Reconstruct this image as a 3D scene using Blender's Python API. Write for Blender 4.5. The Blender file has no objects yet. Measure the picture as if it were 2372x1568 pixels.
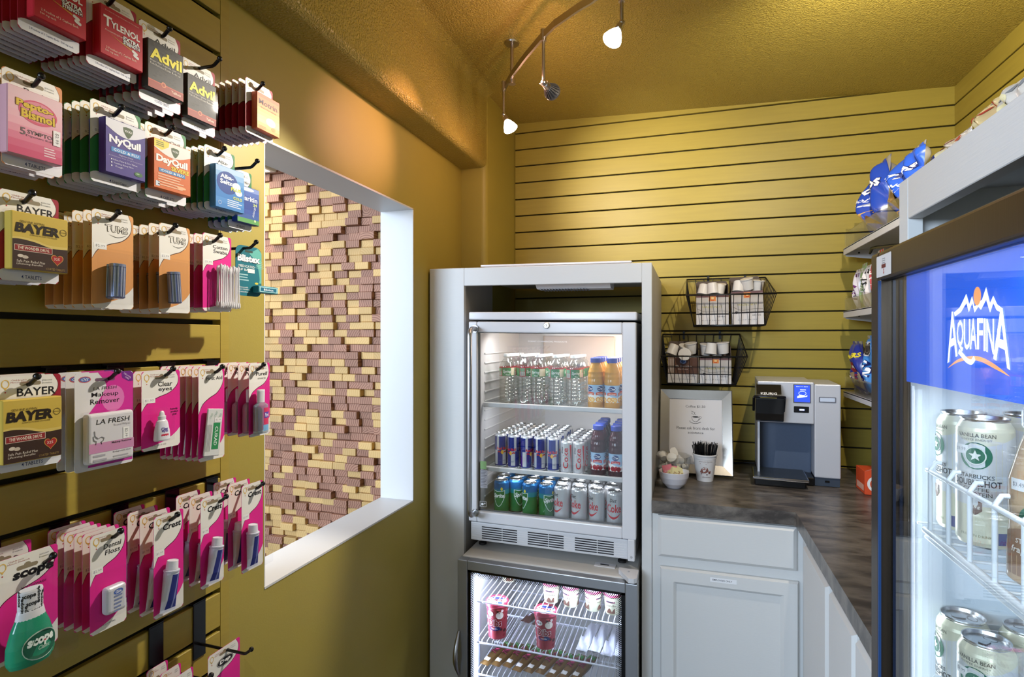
import bpy, bmesh, math, random
from mathutils import Matrix, Vector
random.seed(7)
SC = bpy.context.scene
COL = SC.collection
R = math.radians

# ------------------------------------------------------------------ camera, world, exposure
FPX, CX, CY, YAW, CAMZ = 1310.0, 1186.0, 784.0, R(17.42), 1.42
cam_data = bpy.data.cameras.new('camera')
cam_data.sensor_width = 36.0
cam_data.lens = 36.0 * FPX / 2372.0
cam_data.clip_start = 0.02
cam = bpy.data.objects.new('camera', cam_data)
cam.location = (0, 0, CAMZ)
cam.rotation_euler = (R(90), 0, YAW)
COL.objects.link(cam)
SC.camera = cam
SC.view_settings.view_transform = 'Standard'
SC.view_settings.look = 'None'
SC.view_settings.exposure = 0.12
SC.view_settings.gamma = 1.0
SC.view_settings.use_curve_mapping = False
try:
    SC.cycles.use_denoising = True
    SC.cycles.max_bounces = 10
    SC.cycles.transparent_max_bounces = 24
    SC.cycles.sample_clamp_indirect = 6.0
    SC.cycles.caustics_reflective = False
    SC.cycles.caustics_refractive = False
except Exception:
    pass

world = bpy.data.worlds.new('daylight')
SC.world = world
world.use_nodes = True
_bg = world.node_tree.nodes['Background']
_bg.inputs['Color'].default_value = (0.72, 0.85, 1.0, 1)
_bg.inputs['Strength'].default_value = 0.7


def area_light(name, loc, target, sx, sy, power, color):
    ld = bpy.data.lights.new(name, 'AREA')
    ld.shape = 'RECTANGLE'
    ld.size, ld.size_y = sx, sy
    ld.energy = power
    ld.color = color
    o = bpy.data.objects.new(name, ld)
    o.location = loc
    d = Vector(target) - Vector(loc)
    o.rotation_euler = d.to_track_quat('-Z', 'Y').to_euler()
    COL.objects.link(o)
    return o


def spot_light(name, loc, target, power, color, angle, blend=0.4, radius=0.012):
    ld = bpy.data.lights.new(name, 'SPOT')
    ld.energy = power
    ld.color = color
    ld.spot_size = R(angle)
    ld.spot_blend = blend
    ld.shadow_soft_size = radius
    o = bpy.data.objects.new(name, ld)
    o.location = loc
    d = Vector(target) - Vector(loc)
    o.rotation_euler = d.to_track_quat('-Z', 'Y').to_euler()
    COL.objects.link(o)
    return o


def point_light(name, loc, power, color, radius=0.02):
    ld = bpy.data.lights.new(name, 'POINT')
    ld.energy = power
    ld.color = color
    ld.shadow_soft_size = radius
    o = bpy.data.objects.new(name, ld)
    o.location = loc
    COL.objects.link(o)
    return o


# daylight through the shop front behind the camera
area_light('daylight_shopfront', (-2.3, -2.3, 2.06), (-0.1, 1.9, 0.9), 3.4, 0.9, 255, (0.64, 0.80, 1.0))
area_light('daylight_lobby', (-2.6, 0.2, 1.6), (-1.6, 2.5, 1.3), 1.2, 1.6, 15, (0.97, 0.96, 1.0))

# ------------------------------------------------------------------ pixel helpers (photo pixel + a known plane -> point)
_cs, _sn = math.cos(YAW), math.sin(YAW)


def ray(u, v):
    r, t = (u - CX) / FPX, -(v - CY) / FPX
    return Vector((-_sn + r * _cs, _cs + r * _sn, t))


def onX(u, v, X):
    d = ray(u, v); k = X / d.x
    return Vector((X, d.y * k, CAMZ + d.z * k))


def onY(u, v, Y):
    d = ray(u, v); k = Y / d.y
    return Vector((d.x * k, Y, CAMZ + d.z * k))


def onZ(u, v, Z):
    d = ray(u, v); k = (Z - CAMZ) / d.z
    return Vector((d.x * k, d.y * k, Z))


# ------------------------------------------------------------------ materials
def lin(h):
    if not isinstance(h, str):
        return tuple(h)
    c = [int(h[i:i + 2], 16) / 255.0 for i in (0, 2, 4)]
    return tuple(x / 12.92 if x <= 0.04045 else ((x + 0.055) / 1.055) ** 2.4 for x in c)


_mats = {}


def mat(name, color='808080', rough=0.5, metal=0.0, spec=0.5, emit=None, estr=0.0, bump=0.0, bscale=50.0,
        var=0.0, vscale=8.0, coat=0.0, trans=0.0, ior=1.45, alpha=1.0, stretch=None):
    if name in _mats:
        return _mats[name]
    m = bpy.data.materials.new(name)
    m.use_nodes = True
    nt = m.node_tree
    b = nt.nodes['Principled BSDF']
    c = lin(color)
    b.inputs['Base Color'].default_value = (*c, 1)
    b.inputs['Roughness'].default_value = rough
    b.inputs['Metallic'].default_value = metal
    b.inputs['Specular IOR Level'].default_value = spec
    b.inputs['Coat Weight'].default_value = coat
    b.inputs['Transmission Weight'].default_value = trans
    b.inputs['IOR'].default_value = ior
    b.inputs['Alpha'].default_value = alpha
    if emit is not None:
        b.inputs['Emission Color'].default_value = (*lin(emit), 1)
        b.inputs['Emission Strength'].default_value = estr
    if bump or var:
        tc = nt.nodes.new('ShaderNodeTexCoord')
        src = tc.outputs['Object']
        if stretch:
            mp = nt.nodes.new('ShaderNodeMapping')
            mp.inputs['Scale'].default_value = stretch
            nt.links.new(src, mp.inputs['Vector'])
            src = mp.outputs['Vector']
        if bump:
            n = nt.nodes.new('ShaderNodeTexNoise')
            n.inputs['Scale'].default_value = bscale
            n.inputs['Detail'].default_value = 3
            nt.links.new(src, n.inputs['Vector'])
            bp = nt.nodes.new('ShaderNodeBump')
            bp.inputs['Strength'].default_value = bump
            bp.inputs['Distance'].default_value = 0.004
            nt.links.new(n.outputs['Fac'], bp.inputs['Height'])
            nt.links.new(bp.outputs['Normal'], b.inputs['Normal'])
        if var:
            n = nt.nodes.new('ShaderNodeTexNoise')
            n.inputs['Scale'].default_value = vscale
            n.inputs['Detail'].default_value = 5
            nt.links.new(src, n.inputs['Vector'])
            rp = nt.nodes.new('ShaderNodeValToRGB')
            rp.color_ramp.elements[0].position = 0.3
            rp.color_ramp.elements[1].position = 0.7
            rp.color_ramp.elements[0].color = (*[x * (1 - var) for x in c], 1)
            rp.color_ramp.elements[1].color = (*[min(1, x * (1 + var)) for x in c], 1)
            nt.links.new(n.outputs['Fac'], rp.inputs['Fac'])
            nt.links.new(rp.outputs['Color'], b.inputs['Base Color'])
    _mats[name] = m
    return m


def ink(h, rough=0.38):
    """a printed colour"""
    return mat('ink_' + h + ('' if rough == 0.38 else '_%d' % int(rough * 100)), h, max(rough, 0.5), spec=0.25)


def pane(name, tint=(1, 1, 1), refl=1.0, rough=0.0, base=0.0):
    """thin clear sheet: straight-through transparency plus fresnel reflection"""
    if name in _mats:
        return _mats[name]
    m = bpy.data.materials.new(name)
    m.use_nodes = True
    nt = m.node_tree
    nt.nodes.clear()
    out = nt.nodes.new('ShaderNodeOutputMaterial')
    mx = nt.nodes.new('ShaderNodeMixShader')
    tr = nt.nodes.new('ShaderNodeBsdfTransparent')
    tr.inputs['Color'].default_value = (*tint, 1)
    gl = nt.nodes.new('ShaderNodeBsdfGlossy')
    gl.inputs['Roughness'].default_value = rough
    lw = nt.nodes.new('ShaderNodeLayerWeight')
    lw.inputs['Blend'].default_value = 0.5
    pw = nt.nodes.new('ShaderNodeMath')
    pw.operation = 'POWER'
    pw.inputs[1].default_value = 5.0
    ma = nt.nodes.new('ShaderNodeMath')
    ma.operation = 'MULTIPLY_ADD'
    ma.inputs[1].default_value = 0.95 * min(refl, 1.05)
    ma.inputs[2].default_value = 0.04 * refl + base
    ma.use_clamp = True
    nt.links.new(lw.outputs['Facing'], pw.inputs[0])
    nt.links.new(pw.outputs[0], ma.inputs[0])
    nt.links.new(ma.outputs[0], mx.inputs[0])
    nt.links.new(tr.outputs[0], mx.inputs[1])
    nt.links.new(gl.outputs[0], mx.inputs[2])
    nt.links.new(mx.outputs[0], out.inputs[0])
    _mats[name] = m
    return m


# ------------------------------------------------------------------ lettering
_txt = {}


def glyphs(s, bold=0.0, shear=0.0, res=2):
    key = (s, bold, shear, res)
    if key not in _txt:
        cu = bpy.data.curves.new('t', 'FONT')
        cu.body = s
        cu.size = 1.0
        cu.offset = bold
        cu.shear = shear
        cu.resolution_u = res
        cu.align_x = 'CENTER'
        ob = bpy.data.objects.new('t', cu)
        me = bpy.data.meshes.new_from_object(ob)
        vs = [(v.co.x, v.co.y) for v in me.vertices]
        fs = [tuple(p.vertices) for p in me.polygons]
        bpy.data.objects.remove(ob)
        bpy.data.curves.remove(cu)
        bpy.data.meshes.remove(me)
        xs = [p[0] for p in vs] or [0, 1]
        ys = [p[1] for p in vs] or [0, 1]
        x0, x1, y0, y1 = min(xs), max(xs), min(ys), max(ys)
        _txt[key] = ([((x - (x0 + x1) / 2), (y - (y0 + y1) / 2)) for x, y in vs], fs, x1 - x0, y1 - y0)
    return _txt[key]


PRINT = 0.4      # ink films lie this close to their sheet (scales every offset below)

# ------------------------------------------------------------------ mesh builder
class MB:
    def __init__(s, T=None):
        s.v, s.f, s.mi, s.sm, s.mats = [], [], [], [], []
        s.T = T

    def _m(s, m):
        if m not in s.mats:
            s.mats.append(m)
        return s.mats.index(m)

    def add(s, vs, fs, m, smooth=False):
        b = len(s.v)
        T = s.T
        s.v.extend([tuple(T @ Vector(p)) for p in vs] if T is not None else [tuple(p) for p in vs])
        i = s._m(m)
        for f in fs:
            s.f.append(tuple(b + k for k in f))
            s.mi.append(i)
            s.sm.append(smooth)
        return s

    def box(s, x0, x1, y0, y1, z0, z1, m, bev=0.0, seg=2, xf=None):
        if bev <= 0:
            vs = [(x0, y0, z0), (x1, y0, z0), (x1, y1, z0), (x0, y1, z0), (x0, y0, z1), (x1, y0, z1), (x1, y1, z1), (x0, y1, z1)]
            fs = [(0, 3, 2, 1), (4, 5, 6, 7), (0, 1, 5, 4), (1, 2, 6, 5), (2, 3, 7, 6), (3, 0, 4, 7)]
            sm = False
        else:
            bm = bmesh.new()
            bmesh.ops.create_cube(bm, size=1.0)
            for v in bm.verts:
                v.co = Vector(((x0 + x1) / 2 + v.co.x * (x1 - x0), (y0 + y1) / 2 + v.co.y * (y1 - y0), (z0 + z1) / 2 + v.co.z * (z1 - z0)))
            bev = min(bev, 0.49 * min(abs(x1 - x0), abs(y1 - y0), abs(z1 - z0)))
            bmesh.ops.bevel(bm, geom=list(bm.edges), offset=bev, segments=seg, profile=0.5, affect='EDGES')
            bm.verts.index_update()
            vs = [tuple(v.co) for v in bm.verts]
            fs = [tuple(v.index for v in f.verts) for f in bm.faces]
            bm.free()
            sm = False
        if xf is not None:
            vs = [tuple(xf @ Vector(p)) for p in vs]
        return s.add(vs, fs, m, sm)

    def tube(s, pts, r, m, n=8, closed=False, cap=True):
        P = [Vector(p) for p in pts]
        N = len(P)
        rs = r if isinstance(r, (list, tuple)) else [r] * N
        vs, fs = [], []
        prev = None
        for i, p in enumerate(P):
            if closed:
                t = (P[(i + 1) % N] - P[i - 1])
            else:
                t = P[min(i + 1, N - 1)] - P[max(i - 1, 0)]
            if t.length < 1e-9:
                t = Vector((0, 0, 1))
            t.normalize()
            if prev is None:
                a = Vector((0, 0, 1)) if abs(t.z) < 0.9 else Vector((1, 0, 0))
                nx = t.cross(a).normalized()
            else:
                nx = (prev - t * prev.dot(t))
                nx = nx.normalized() if nx.length > 1e-6 else t.orthogonal().normalized()
            prev = nx
            ny = t.cross(nx)
            for k in range(n):
                a = 2 * math.pi * k / n
                vs.append(tuple(p + (nx * math.cos(a) + ny * math.sin(a)) * rs[i]))
        segs = N if closed else N - 1
        for i in range(segs):
            j = (i + 1) % N
            for k in range(n):
                l = (k + 1) % n
                fs.append((i * n + k, i * n + l, j * n + l, j * n + k))
        s.add(vs, fs, m, True)
        if cap and not closed:
            s.add(vs[:n], [tuple(range(n))[::-1]], m)
            s.add(vs[-n:], [tuple(range(n))], m)
        return s

    def lathe(s, prof, m, n=24, o=(0, 0, 0), xf=None, smooth=True, ms=None, capb=True, capt=True):
        """prof: (r, z) bottom to top; ms: material per band"""
        vs = []
        for r, z in prof:
            for k in range(n):
                a = 2 * math.pi * k / n
                p = Vector((o[0] + r * math.cos(a), o[1] + r * math.sin(a), o[2] + z))
                vs.append(tuple(xf @ p) if xf is not None else tuple(p))
        for i in range(len(prof) - 1):
            fs = [(i * n + k, i * n + (k + 1) % n, (i + 1) * n + (k + 1) % n, (i + 1) * n + k) for k in range(n)]
            band = vs[i * n:(i + 2) * n]
            s.add(band, [tuple(q - i * n for q in f) for f in fs], ms[i] if ms else m, smooth)
        if capb and prof[0][0] > 1e-5:
            s.add(vs[:n], [tuple(range(n))[::-1]], ms[0] if ms else m)
        if capt and prof[-1][0] > 1e-5:
            s.add(vs[-n:], [tuple(range(n))], ms[-1] if ms else m)
        return s

    def ball(s, c, r, m, n=12, k=8):
        return s.lathe([(max(1e-6, r * math.sin(math.pi * i / k)), -r * math.cos(math.pi * i / k)) for i in range(k + 1)], m, n, c)

    def flat(s, poly, m, F, off=0.0):
        """flat polygon on frame F=(origin, right, up)"""
        o, ux, uy = F
        nrm = ux.cross(uy).normalized()
        off *= PRINT
        s.add([tuple(o + ux * x + uy * y + nrm * off) for x, y in poly], [tuple(range(len(poly)))], m)
        return s

    def prism(s, poly, d0, d1, m, F, smooth=False):
        """polygon on frame F extruded along its normal from d0 to d1"""
        o, ux, uy = F
        nrm = ux.cross(uy).normalized()
        n = len(poly)
        a = [tuple(o + ux * x + uy * y + nrm * d0) for x, y in poly]
        b = [tuple(o + ux * x + uy * y + nrm * d1) for x, y in poly]
        s.add(a + b, [tuple(range(n))[::-1], tuple(range(n, 2 * n))], m)
        s.add(a + b, [(i, (i + 1) % n, n + (i + 1) % n, n + i) for i in range(n)], m, smooth)
        return s

    def text(s, t, m, F, x, y, w=None, h=None, off=0.0006, bold=0.0, shear=0.0, rot=0.0, res=2, bend=None):
        """lettering centred at x, y on frame F, fitted to width w and / or height h"""
        vs, fs, gw, gh = glyphs(t, bold, shear, res)
        if not vs or gw <= 0 or gh <= 0:
            return s
        sx = w / gw if w else None
        sy = h / gh if h else None
        sx = sx or sy
        sy = sy or sx
        o, ux, uy = F
        off *= PRINT
        nrm = ux.cross(uy).normalized()
        c, q = math.cos(rot), math.sin(rot)
        out = []
        for a, b in vs:
            a, b = a * sx, b * sy
            if bend:
                a, b = bend(a, b)
            out.append(tuple(o + ux * (x + a * c - b * q) + uy * (y + a * q + b * c) + nrm * off))
        return s.add(out, fs, m)

    def text_cyl(s, t, m, r, ang, z, w, h, bold=0.0, shear=0.0, off=0.0004, o=(0, 0), vert=False, res=2):
        """lettering wrapped on an upright cylinder of radius r; ang: where its centre faces (-90 deg = -Y)"""
        vs, fs, gw, gh = glyphs(t, bold, shear, res)
        sx, sy = w / gw, h / gh
        off *= 0.5
        out = []
        for a, b in vs:
            a, b = a * sx, b * sy
            if vert:
                a, b = -b, a
            th = ang + a / r
            out.append((o[0] + (r + off) * math.cos(th), o[1] + (r + off) * math.sin(th), z + b))
        return s.add(out, fs, m)

    def patch_cyl(s, m, r, a0, a1, z0, z1, off=0.0003, n=8, o=(0, 0), top=None, bot=None):
        vs = []
        off *= 0.5
        for i in range(n + 1):
            t = i / n
            th = a0 + (a1 - a0) * t
            zb = z0 if bot is None else bot(t)
            zt = z1 if top is None else top(t)
            vs.append((o[0] + (r + off) * math.cos(th), o[1] + (r + off) * math.sin(th), zb))
            vs.append((o[0] + (r + off) * math.cos(th), o[1] + (r + off) * math.sin(th), zt))
        return s.add(vs, [(2 * i, 2 * i + 2, 2 * i + 3, 2 * i + 1) for i in range(n)], m, True)

    def build(s, name, parent=None, loc=None, rot=None):
        me = bpy.data.meshes.new(name)
        me.from_pydata(s.v, [], s.f)
        for m in s.mats:
            me.materials.append(m)
        me.polygons.foreach_set('material_index', s.mi)
        me.polygons.foreach_set('use_smooth', s.sm)
        me.update()
        o = bpy.data.objects.new(name, me)
        COL.objects.link(o)
        if parent is not None:
            o.parent = parent
        if loc is not None:
            o.location = loc
        if rot is not None:
            o.rotation_euler = rot
        return o


def tag(o, label, cat, group=None):
    o['label'] = label
    o['category'] = cat
    if group:
        o['group'] = group
    return o


def thing(name, label, cat, loc=(0, 0, 0), rz=0.0, group=None):
    o = bpy.data.objects.new(name, None)
    o.empty_display_size = 0.02
    COL.objects.link(o)
    o.location = loc
    o.rotation_euler = (0, 0, rz)
    return tag(o, label, cat, group)


def part(mb, name, root):
    """link a mesh built in room coordinates as a part of its thing"""
    o = mb.build(name)
    o.parent = root
    o.matrix_parent_inverse = (Matrix.Translation(root.location) @ root.rotation_euler.to_matrix().to_4x4()).inverted()
    return o


def sub(mb, name, parent_part):
    """link a mesh built in room coordinates as a sub-part"""
    o = mb.build(name)
    o.parent = parent_part
    return o


def struct(o):
    o['kind'] = 'structure'
    return o


def copy_tree(o, parent=None):
    c = o.copy()
    COL.objects.link(c)
    if parent is not None:
        c.parent = parent
    for ch in o.children:
        copy_tree(ch, c)
    return c


def FR(o, ux=(1, 0, 0), uy=(0, 0, 1)):
    """frame facing -Y by default"""
    return (Vector(o), Vector(ux).normalized(), Vector(uy).normalized())


def circle(cx, cy, rx, ry=None, n=24, a0=0.0, a1=2 * math.pi):
    ry = rx if ry is None else ry
    full = abs(a1 - a0 - 2 * math.pi) < 1e-6
    k = n if full else n + 1
    return [(cx + rx * math.cos(a0 + (a1 - a0) * i / n), cy + ry * math.sin(a0 + (a1 - a0) * i / n)) for i in range(k)]


def rect(x0, x1, y0, y1):
    return [(x0, y0), (x1, y0), (x1, y1), (x0, y1)]


def rrect(x0, x1, y0, y1, r, n=4):
    out = []
    for cx, cy, a in ((x1 - r, y0 + r, -90), (x1 - r, y1 - r, 0), (x0 + r, y1 - r, 90), (x0 + r, y0 + r, 180)):
        for i in range(n + 1):
            t = R(a + 90 * i / n)
            out.append((cx + r * math.cos(t), cy + r * math.sin(t)))
    return out


def ring(mb, m, F, cx, cy, rx, ry, wd, off=0.0006, n=20):
    off *= PRINT
    o, ux, uy = F
    nrm = ux.cross(uy).normalized()
    a = circle(cx, cy, rx, ry, n)
    b = circle(cx, cy, rx - wd, ry - wd, n)
    vs = [tuple(o + ux * x + uy * y + nrm * off) for x, y in a + b]
    mb.add(vs, [(i, (i + 1) % n, n + (i + 1) % n, n + i) for i in range(n)], m)
# ------------------------------------------------------------------ room shell
XL, YB, XR = -0.893, 2.50, 0.941          # left wall, back wall, right wall (faces)
PITCH = 0.0762
SLOT0 = CAMZ + 0.415 * PITCH              # height of the slot just above eye level


def ceil_z(x):
    return 2.3875 - 0.0314 * x


paint = mat('olive_paint', 'a0903f', 0.5, bump=0.05, bscale=260, var=0.05, vscale=3)
slat_paint = mat('olive_slat_paint', 'a28e38', 0.46, bump=0.05, bscale=60, var=0.05, vscale=6, stretch=(1, 1, 14))
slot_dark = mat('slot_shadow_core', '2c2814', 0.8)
white_paint = mat('white_trim_paint', 'd0d0d0', 0.45, bump=0.03, bscale=150)


def popcorn(name, color, strength, scale):
    m = mat(name, color, 0.34, spec=0.5)
    nt = m.node_tree
    b = nt.nodes['Principled BSDF']
    tc = nt.nodes.new('ShaderNodeTexCoord')
    n1 = nt.nodes.new('ShaderNodeTexNoise'); n1.inputs['Scale'].default_value = scale; n1.inputs['Detail'].default_value = 2.5
    rp = nt.nodes.new('ShaderNodeValToRGB')
    rp.color_ramp.elements[0].position = 0.42; rp.color_ramp.elements[1].position = 0.66
    bp = nt.nodes.new('ShaderNodeBump'); bp.inputs['Strength'].default_value = strength; bp.inputs['Distance'].default_value = 0.006
    nt.links.new(tc.outputs['Object'], n1.inputs['Vector'])
    nt.links.new(n1.outputs['Fac'], rp.inputs['Fac'])
    nt.links.new(rp.outputs['Color'], bp.inputs['Height'])
    nt.links.new(bp.outputs['Normal'], b.inputs['Normal'])
    return m


ceil_mat = popcorn('olive_textured_ceiling', 'ab9643', 0.7, 185)

WY0, WY1, WZ0, WZ1, WT = 1.0242, 1.727, 0.869, 1.859, 0.12     # opening in the left wall
YSLOT, YPAN = 0.9029, 0.9245                                   # where the slots end
YWALL = 0.10                 # the left wall ends here, beside the camera
YBACK = -2.6                                                   # far behind the camera


def slat_rows(z0, z1, gap=0.0060):
    """(bottom, top) of every slat between the slots"""
    zs = []
    k = -40
    while SLOT0 + k * PITCH < z1 + PITCH:
        zs.append(SLOT0 + k * PITCH)
        k += 1
    out = []
    for a, b in zip(zs[:-1], zs[1:]):
        lo, hi = max(z0, a + gap / 2), min(z1, b - gap / 2)
        if hi - lo > 0.002:
            out.append((lo, hi))
    return out


# left wall: plain wall with a window opening, slotted display panel in its near part
w = MB()
zt = 2.46
w.box(XL - WT, XL, WY1, YB + 0.02, 0, zt, paint)
w.box(XL - WT, XL, WY0, WY1, 0, WZ0, paint)
w.box(XL - WT, XL, WY0, WY1, WZ1, zt, paint)
w.box(XL - WT, XL, YPAN, WY0, 0, zt, paint)
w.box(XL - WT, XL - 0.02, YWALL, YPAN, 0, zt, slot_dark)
w.box(XL - 0.02, XL, YSLOT, YPAN, 0, zt, slat_paint)
for a, b in slat_rows(0.0, zt, 0.0095):
    w.box(XL - 0.012, XL, YWALL, YSLOT, a, b, slat_paint, 0.0012, 1)
struct(w.build('wall_left'))

# white lining of the opening
t = MB()
e = 0.004
t.box(XL - WT - 0.002, XL + 0.0015, WY0, WY1, WZ0 - 0.001, WZ0 + e, white_paint)
t.box(XL - WT - 0.002, XL + 0.0015, WY0, WY1, WZ1 - e, WZ1 + 0.001, white_paint)
t.box(XL - WT - 0.002, XL + 0.0015, WY1 - e, WY1 + 0.001, WZ0, WZ1, white_paint)
t.box(XL - WT - 0.002, XL - 0.001, WY0 - 0.001, WY0 + e, WZ0, WZ1, white_paint)
struct(t.build('trim_1'))

# back and right slatted walls
b = MB()
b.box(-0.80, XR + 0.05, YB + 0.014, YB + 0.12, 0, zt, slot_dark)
for lo, hi in slat_rows(0.0, 2.44):
    b.box(-0.770, XR + 0.012, YB, YB + 0.014, lo, hi, slat_paint, 0.0012, 1)
struct(b.build('wall_back'))
b = MB()
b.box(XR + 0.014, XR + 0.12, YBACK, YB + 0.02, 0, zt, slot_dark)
for lo, hi in slat_rows(0.0, 2.44):
    b.box(XR, XR + 0.014, YBACK, YB - 0.0005, lo, hi, slat_paint, 0.0012, 1)
struct(b.build('wall_right'))

# boxed-out corner with a bullnose edge between left wall and slatted back wall
YJ, XC = 2.15, -0.7826
c = MB()
rad = 0.022
pts = [(XL, YJ)] + [(XC - rad + rad * math.cos(R(a)), YJ + rad + rad * math.sin(R(a))) for a in range(-90, 1, 15)] + [(-0.771, YB + 0.014), (XL, YB + 0.014)]
c.prism(pts, 0.0, 2.44, paint, (Vector((0, 0, 0)), Vector((1, 0, 0)), Vector((0, 1, 0))))
struct(c.build('wall_corner'))

# soffit along the left wall: round lower edge, coved into the ceiling
SZ = 2.112
s = MB()
r1, r2 = 0.022, 0.045
cz = ceil_z(XC)
prof = [(XL, SZ), (XC - r1, SZ)] + [(XC - r1 + r1 * math.sin(R(a)), SZ + r1 - r1 * math.cos(R(a))) for a in range(15, 91, 15)]
prof += [(XC + r2 - r2 * math.cos(R(a)), cz - r2 + r2 * math.sin(R(a))) for a in range(0, 91, 18)] + [(XC + r2, cz + 0.03), (XL, cz + 0.03)]
F = (Vector((0, 0, 0)), Vector((1, 0, 0)), Vector((0, 0, 1)))   # normal points to -Y
s.prism(prof, -YJ, -YBACK, ceil_mat, F)
struct(s.build('ceiling_soffit'))

c = MB()
xa, xb = XC - 0.02, XR + 0.1
c.add([(xa, YBACK, ceil_z(xa)), (xb, YBACK, ceil_z(xb)), (xb, YB + 0.1, ceil_z(xb)), (xa, YB + 0.1, ceil_z(xa)),
       (xa, YBACK, 2.5), (xb, YBACK, 2.5), (xb, YB + 0.1, 2.5), (xa, YB + 0.1, 2.5)],
      [(0, 1, 2, 3), (4, 7, 6, 5), (0, 4, 5, 1), (1, 5, 6, 2), (2, 6, 7, 3), (3, 7, 4, 0)], ceil_mat)
struct(c.build('ceiling'))

f = MB()
f.box(-3.4, XR + 0.1, YBACK, YB + 0.1, -0.05, 0.0, mat('brown_floor', '4a443e', 0.5, var=0.15, vscale=3))
struct(f.build('floor'))

# ------------------------------------------------------------------ lobby beyond the opening: end-grain block wall
def wood(name, c1, c2):
    m = mat(name, c1, 0.6)
    nt = m.node_tree
    b = nt.nodes['Principled BSDF']
    tc = nt.nodes.new('ShaderNodeTexCoord')
    geo = nt.nodes.new('ShaderNodeNewGeometry')
    off = nt.nodes.new('ShaderNodeVectorMath'); off.operation = 'MULTIPLY_ADD'
    comb = nt.nodes.new('ShaderNodeCombineXYZ')
    m1 = nt.nodes.new('ShaderNodeMath'); m1.operation = 'MULTIPLY'; m1.inputs[1].default_value = 37.7
    m2 = nt.nodes.new('ShaderNodeMath'); m2.operation = 'FRACT'
    nt.links.new(geo.outputs['Random Per Island'], comb.inputs['X'])
    nt.links.new(geo.outputs['Random Per Island'], m1.inputs[0])
    nt.links.new(m1.outputs[0], m2.inputs[0])
    nt.links.new(m2.outputs[0], comb.inputs['Z'])
    off.inputs[1].default_value = (1.7, 0, 0.9)
    nt.links.new(comb.outputs[0], off.inputs[0])
    nt.links.new(tc.outputs['Object'], off.inputs[2])
    sep = nt.nodes.new('ShaderNodeVectorMath'); sep.operation = 'MULTIPLY'
    sep.inputs[1].default_value = (1, 0.15, 1)
    nt.links.new(off.outputs[0], sep.inputs[0])
    # growth rings: bent wave bands
    wv = nt.nodes.new('ShaderNodeTexWave'); wv.wave_type = 'RINGS'; wv.rings_direction = 'Y'
    wv.inputs['Scale'].default_value = 27.0
    wv.inputs['Distortion'].default_value = 2.6
    wv.inputs['Detail'].default_value = 1.0
    wv.inputs['Detail Scale'].default_value = 0.6
    # ring centre differs per block: fold coordinates
    md = nt.nodes.new('ShaderNodeVectorMath'); md.operation = 'MODULO'
    md.inputs[1].default_value = (0.13, 10, 0.11)
    sb = nt.nodes.new('ShaderNodeVectorMath'); sb.operation = 'SUBTRACT'
    sb.inputs[1].default_value = (0.05, 0, 0.035)
    nt.links.new(sep.outputs[0], md.inputs[0])
    nt.links.new(md.outputs[0], sb.inputs[0])
    nt.links.new(sb.outputs[0], wv.inputs['Vector'])
    rp = nt.nodes.new('ShaderNodeValToRGB')
    rp.color_ramp.elements[0].color = (*lin(c2), 1)
    rp.color_ramp.elements[1].color = (*lin(c1), 1)
    rp.color_ramp.elements[0].position = 0.05
    rp.color_ramp.elements[1].position = 0.55
    nt.links.new(wv.outputs['Fac'], rp.inputs['Fac'])
    hs = nt.nodes.new('ShaderNodeHueSaturation')
    mr = nt.nodes.new('ShaderNodeMapRange')
    mr.inputs['To Min'].default_value = 0.82; mr.inputs['To Max'].default_value = 1.12
    nt.links.new(m2.outputs[0], mr.inputs['Value'])
    nt.links.new(mr.outputs['Result'], hs.inputs['Value'])
    nt.links.new(rp.outputs['Color'], hs.inputs['Color'])
    nt.links.new(hs.outputs['Color'], b.inputs['Base Color'])
    return m


wood_dark = wood('redwood_end_grain', 'a67a64', '805645')
wood_pale = wood('pine_end_grain', 'cfab72', 'c6a065')
rnd = random.Random(21)
bw, bh = 0.0775, 0.0372
blk = MB()
zz = 0.20
row = 0
while zz < 2.30:
    x = -2.42 + (0.012 if row % 3 == 1 else 0.0) - (0.02 if row % 5 == 2 else 0)
    while x < -1.30:
        pr = rnd.choice((0.0, 0.008, 0.016, 0.024, 0.034))
        pale = rnd.random() < 0.40
        blk.box(x + 0.0006, x + bw - 0.0006, YB - 0.02 - pr, YB + 0.03, zz + 0.0005, zz + bh - 0.0005, wood_pale if pale else wood_dark, 0.0035 if pale else 0.0022, 2)
        x += bw
    zz += bh
    row += 1
blk.box(-2.5, -1.2, YB + 0.03, YB + 0.1, 0, 2.31, mat('block_wall_backing', '40302a', 0.8))
struct(blk.build('wall_lobby'))
l = MB()
l.box(-3.4, XL - WT, 0.2, YB + 0.1, 2.297, 2.36, white_paint)
struct(l.build('ceiling_lobby'))
p = MB()
p.box(-2.66, -2.058, 1.80, 2.405, 2.285, 2.2965, mat('lit_ceiling_panel', 'ffffff', 0.5, emit='fff6e6', estr=6.0))
fr = MB()
fr.box(-2.68, -2.04, 1.78, 1.80, 2.28, 2.2965, white_paint); fr.box(-2.68, -2.04, 2.405, 2.425, 2.28, 2.2965, white_paint)
fr.box(-2.68, -2.66, 1.80, 2.405, 2.28, 2.2965, white_paint); fr.box(-2.058, -2.04, 1.80, 2.405, 2.28, 2.2965, white_paint)
lp = thing('ceiling_light', 'bright square ceiling light seen through the wall opening above the wood blocks', 'ceiling light', (-2.36, 2.1, 2.29))
part(p, 'diffuser', lp)
part(fr, 'frame', lp)
# ------------------------------------------------------------------ tall cabinet, coolers, counters
def shear_z(k, x0):
    M = Matrix.Identity(4)
    M[2][0] = -k
    M[2][3] = k * x0
    return M


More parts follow.
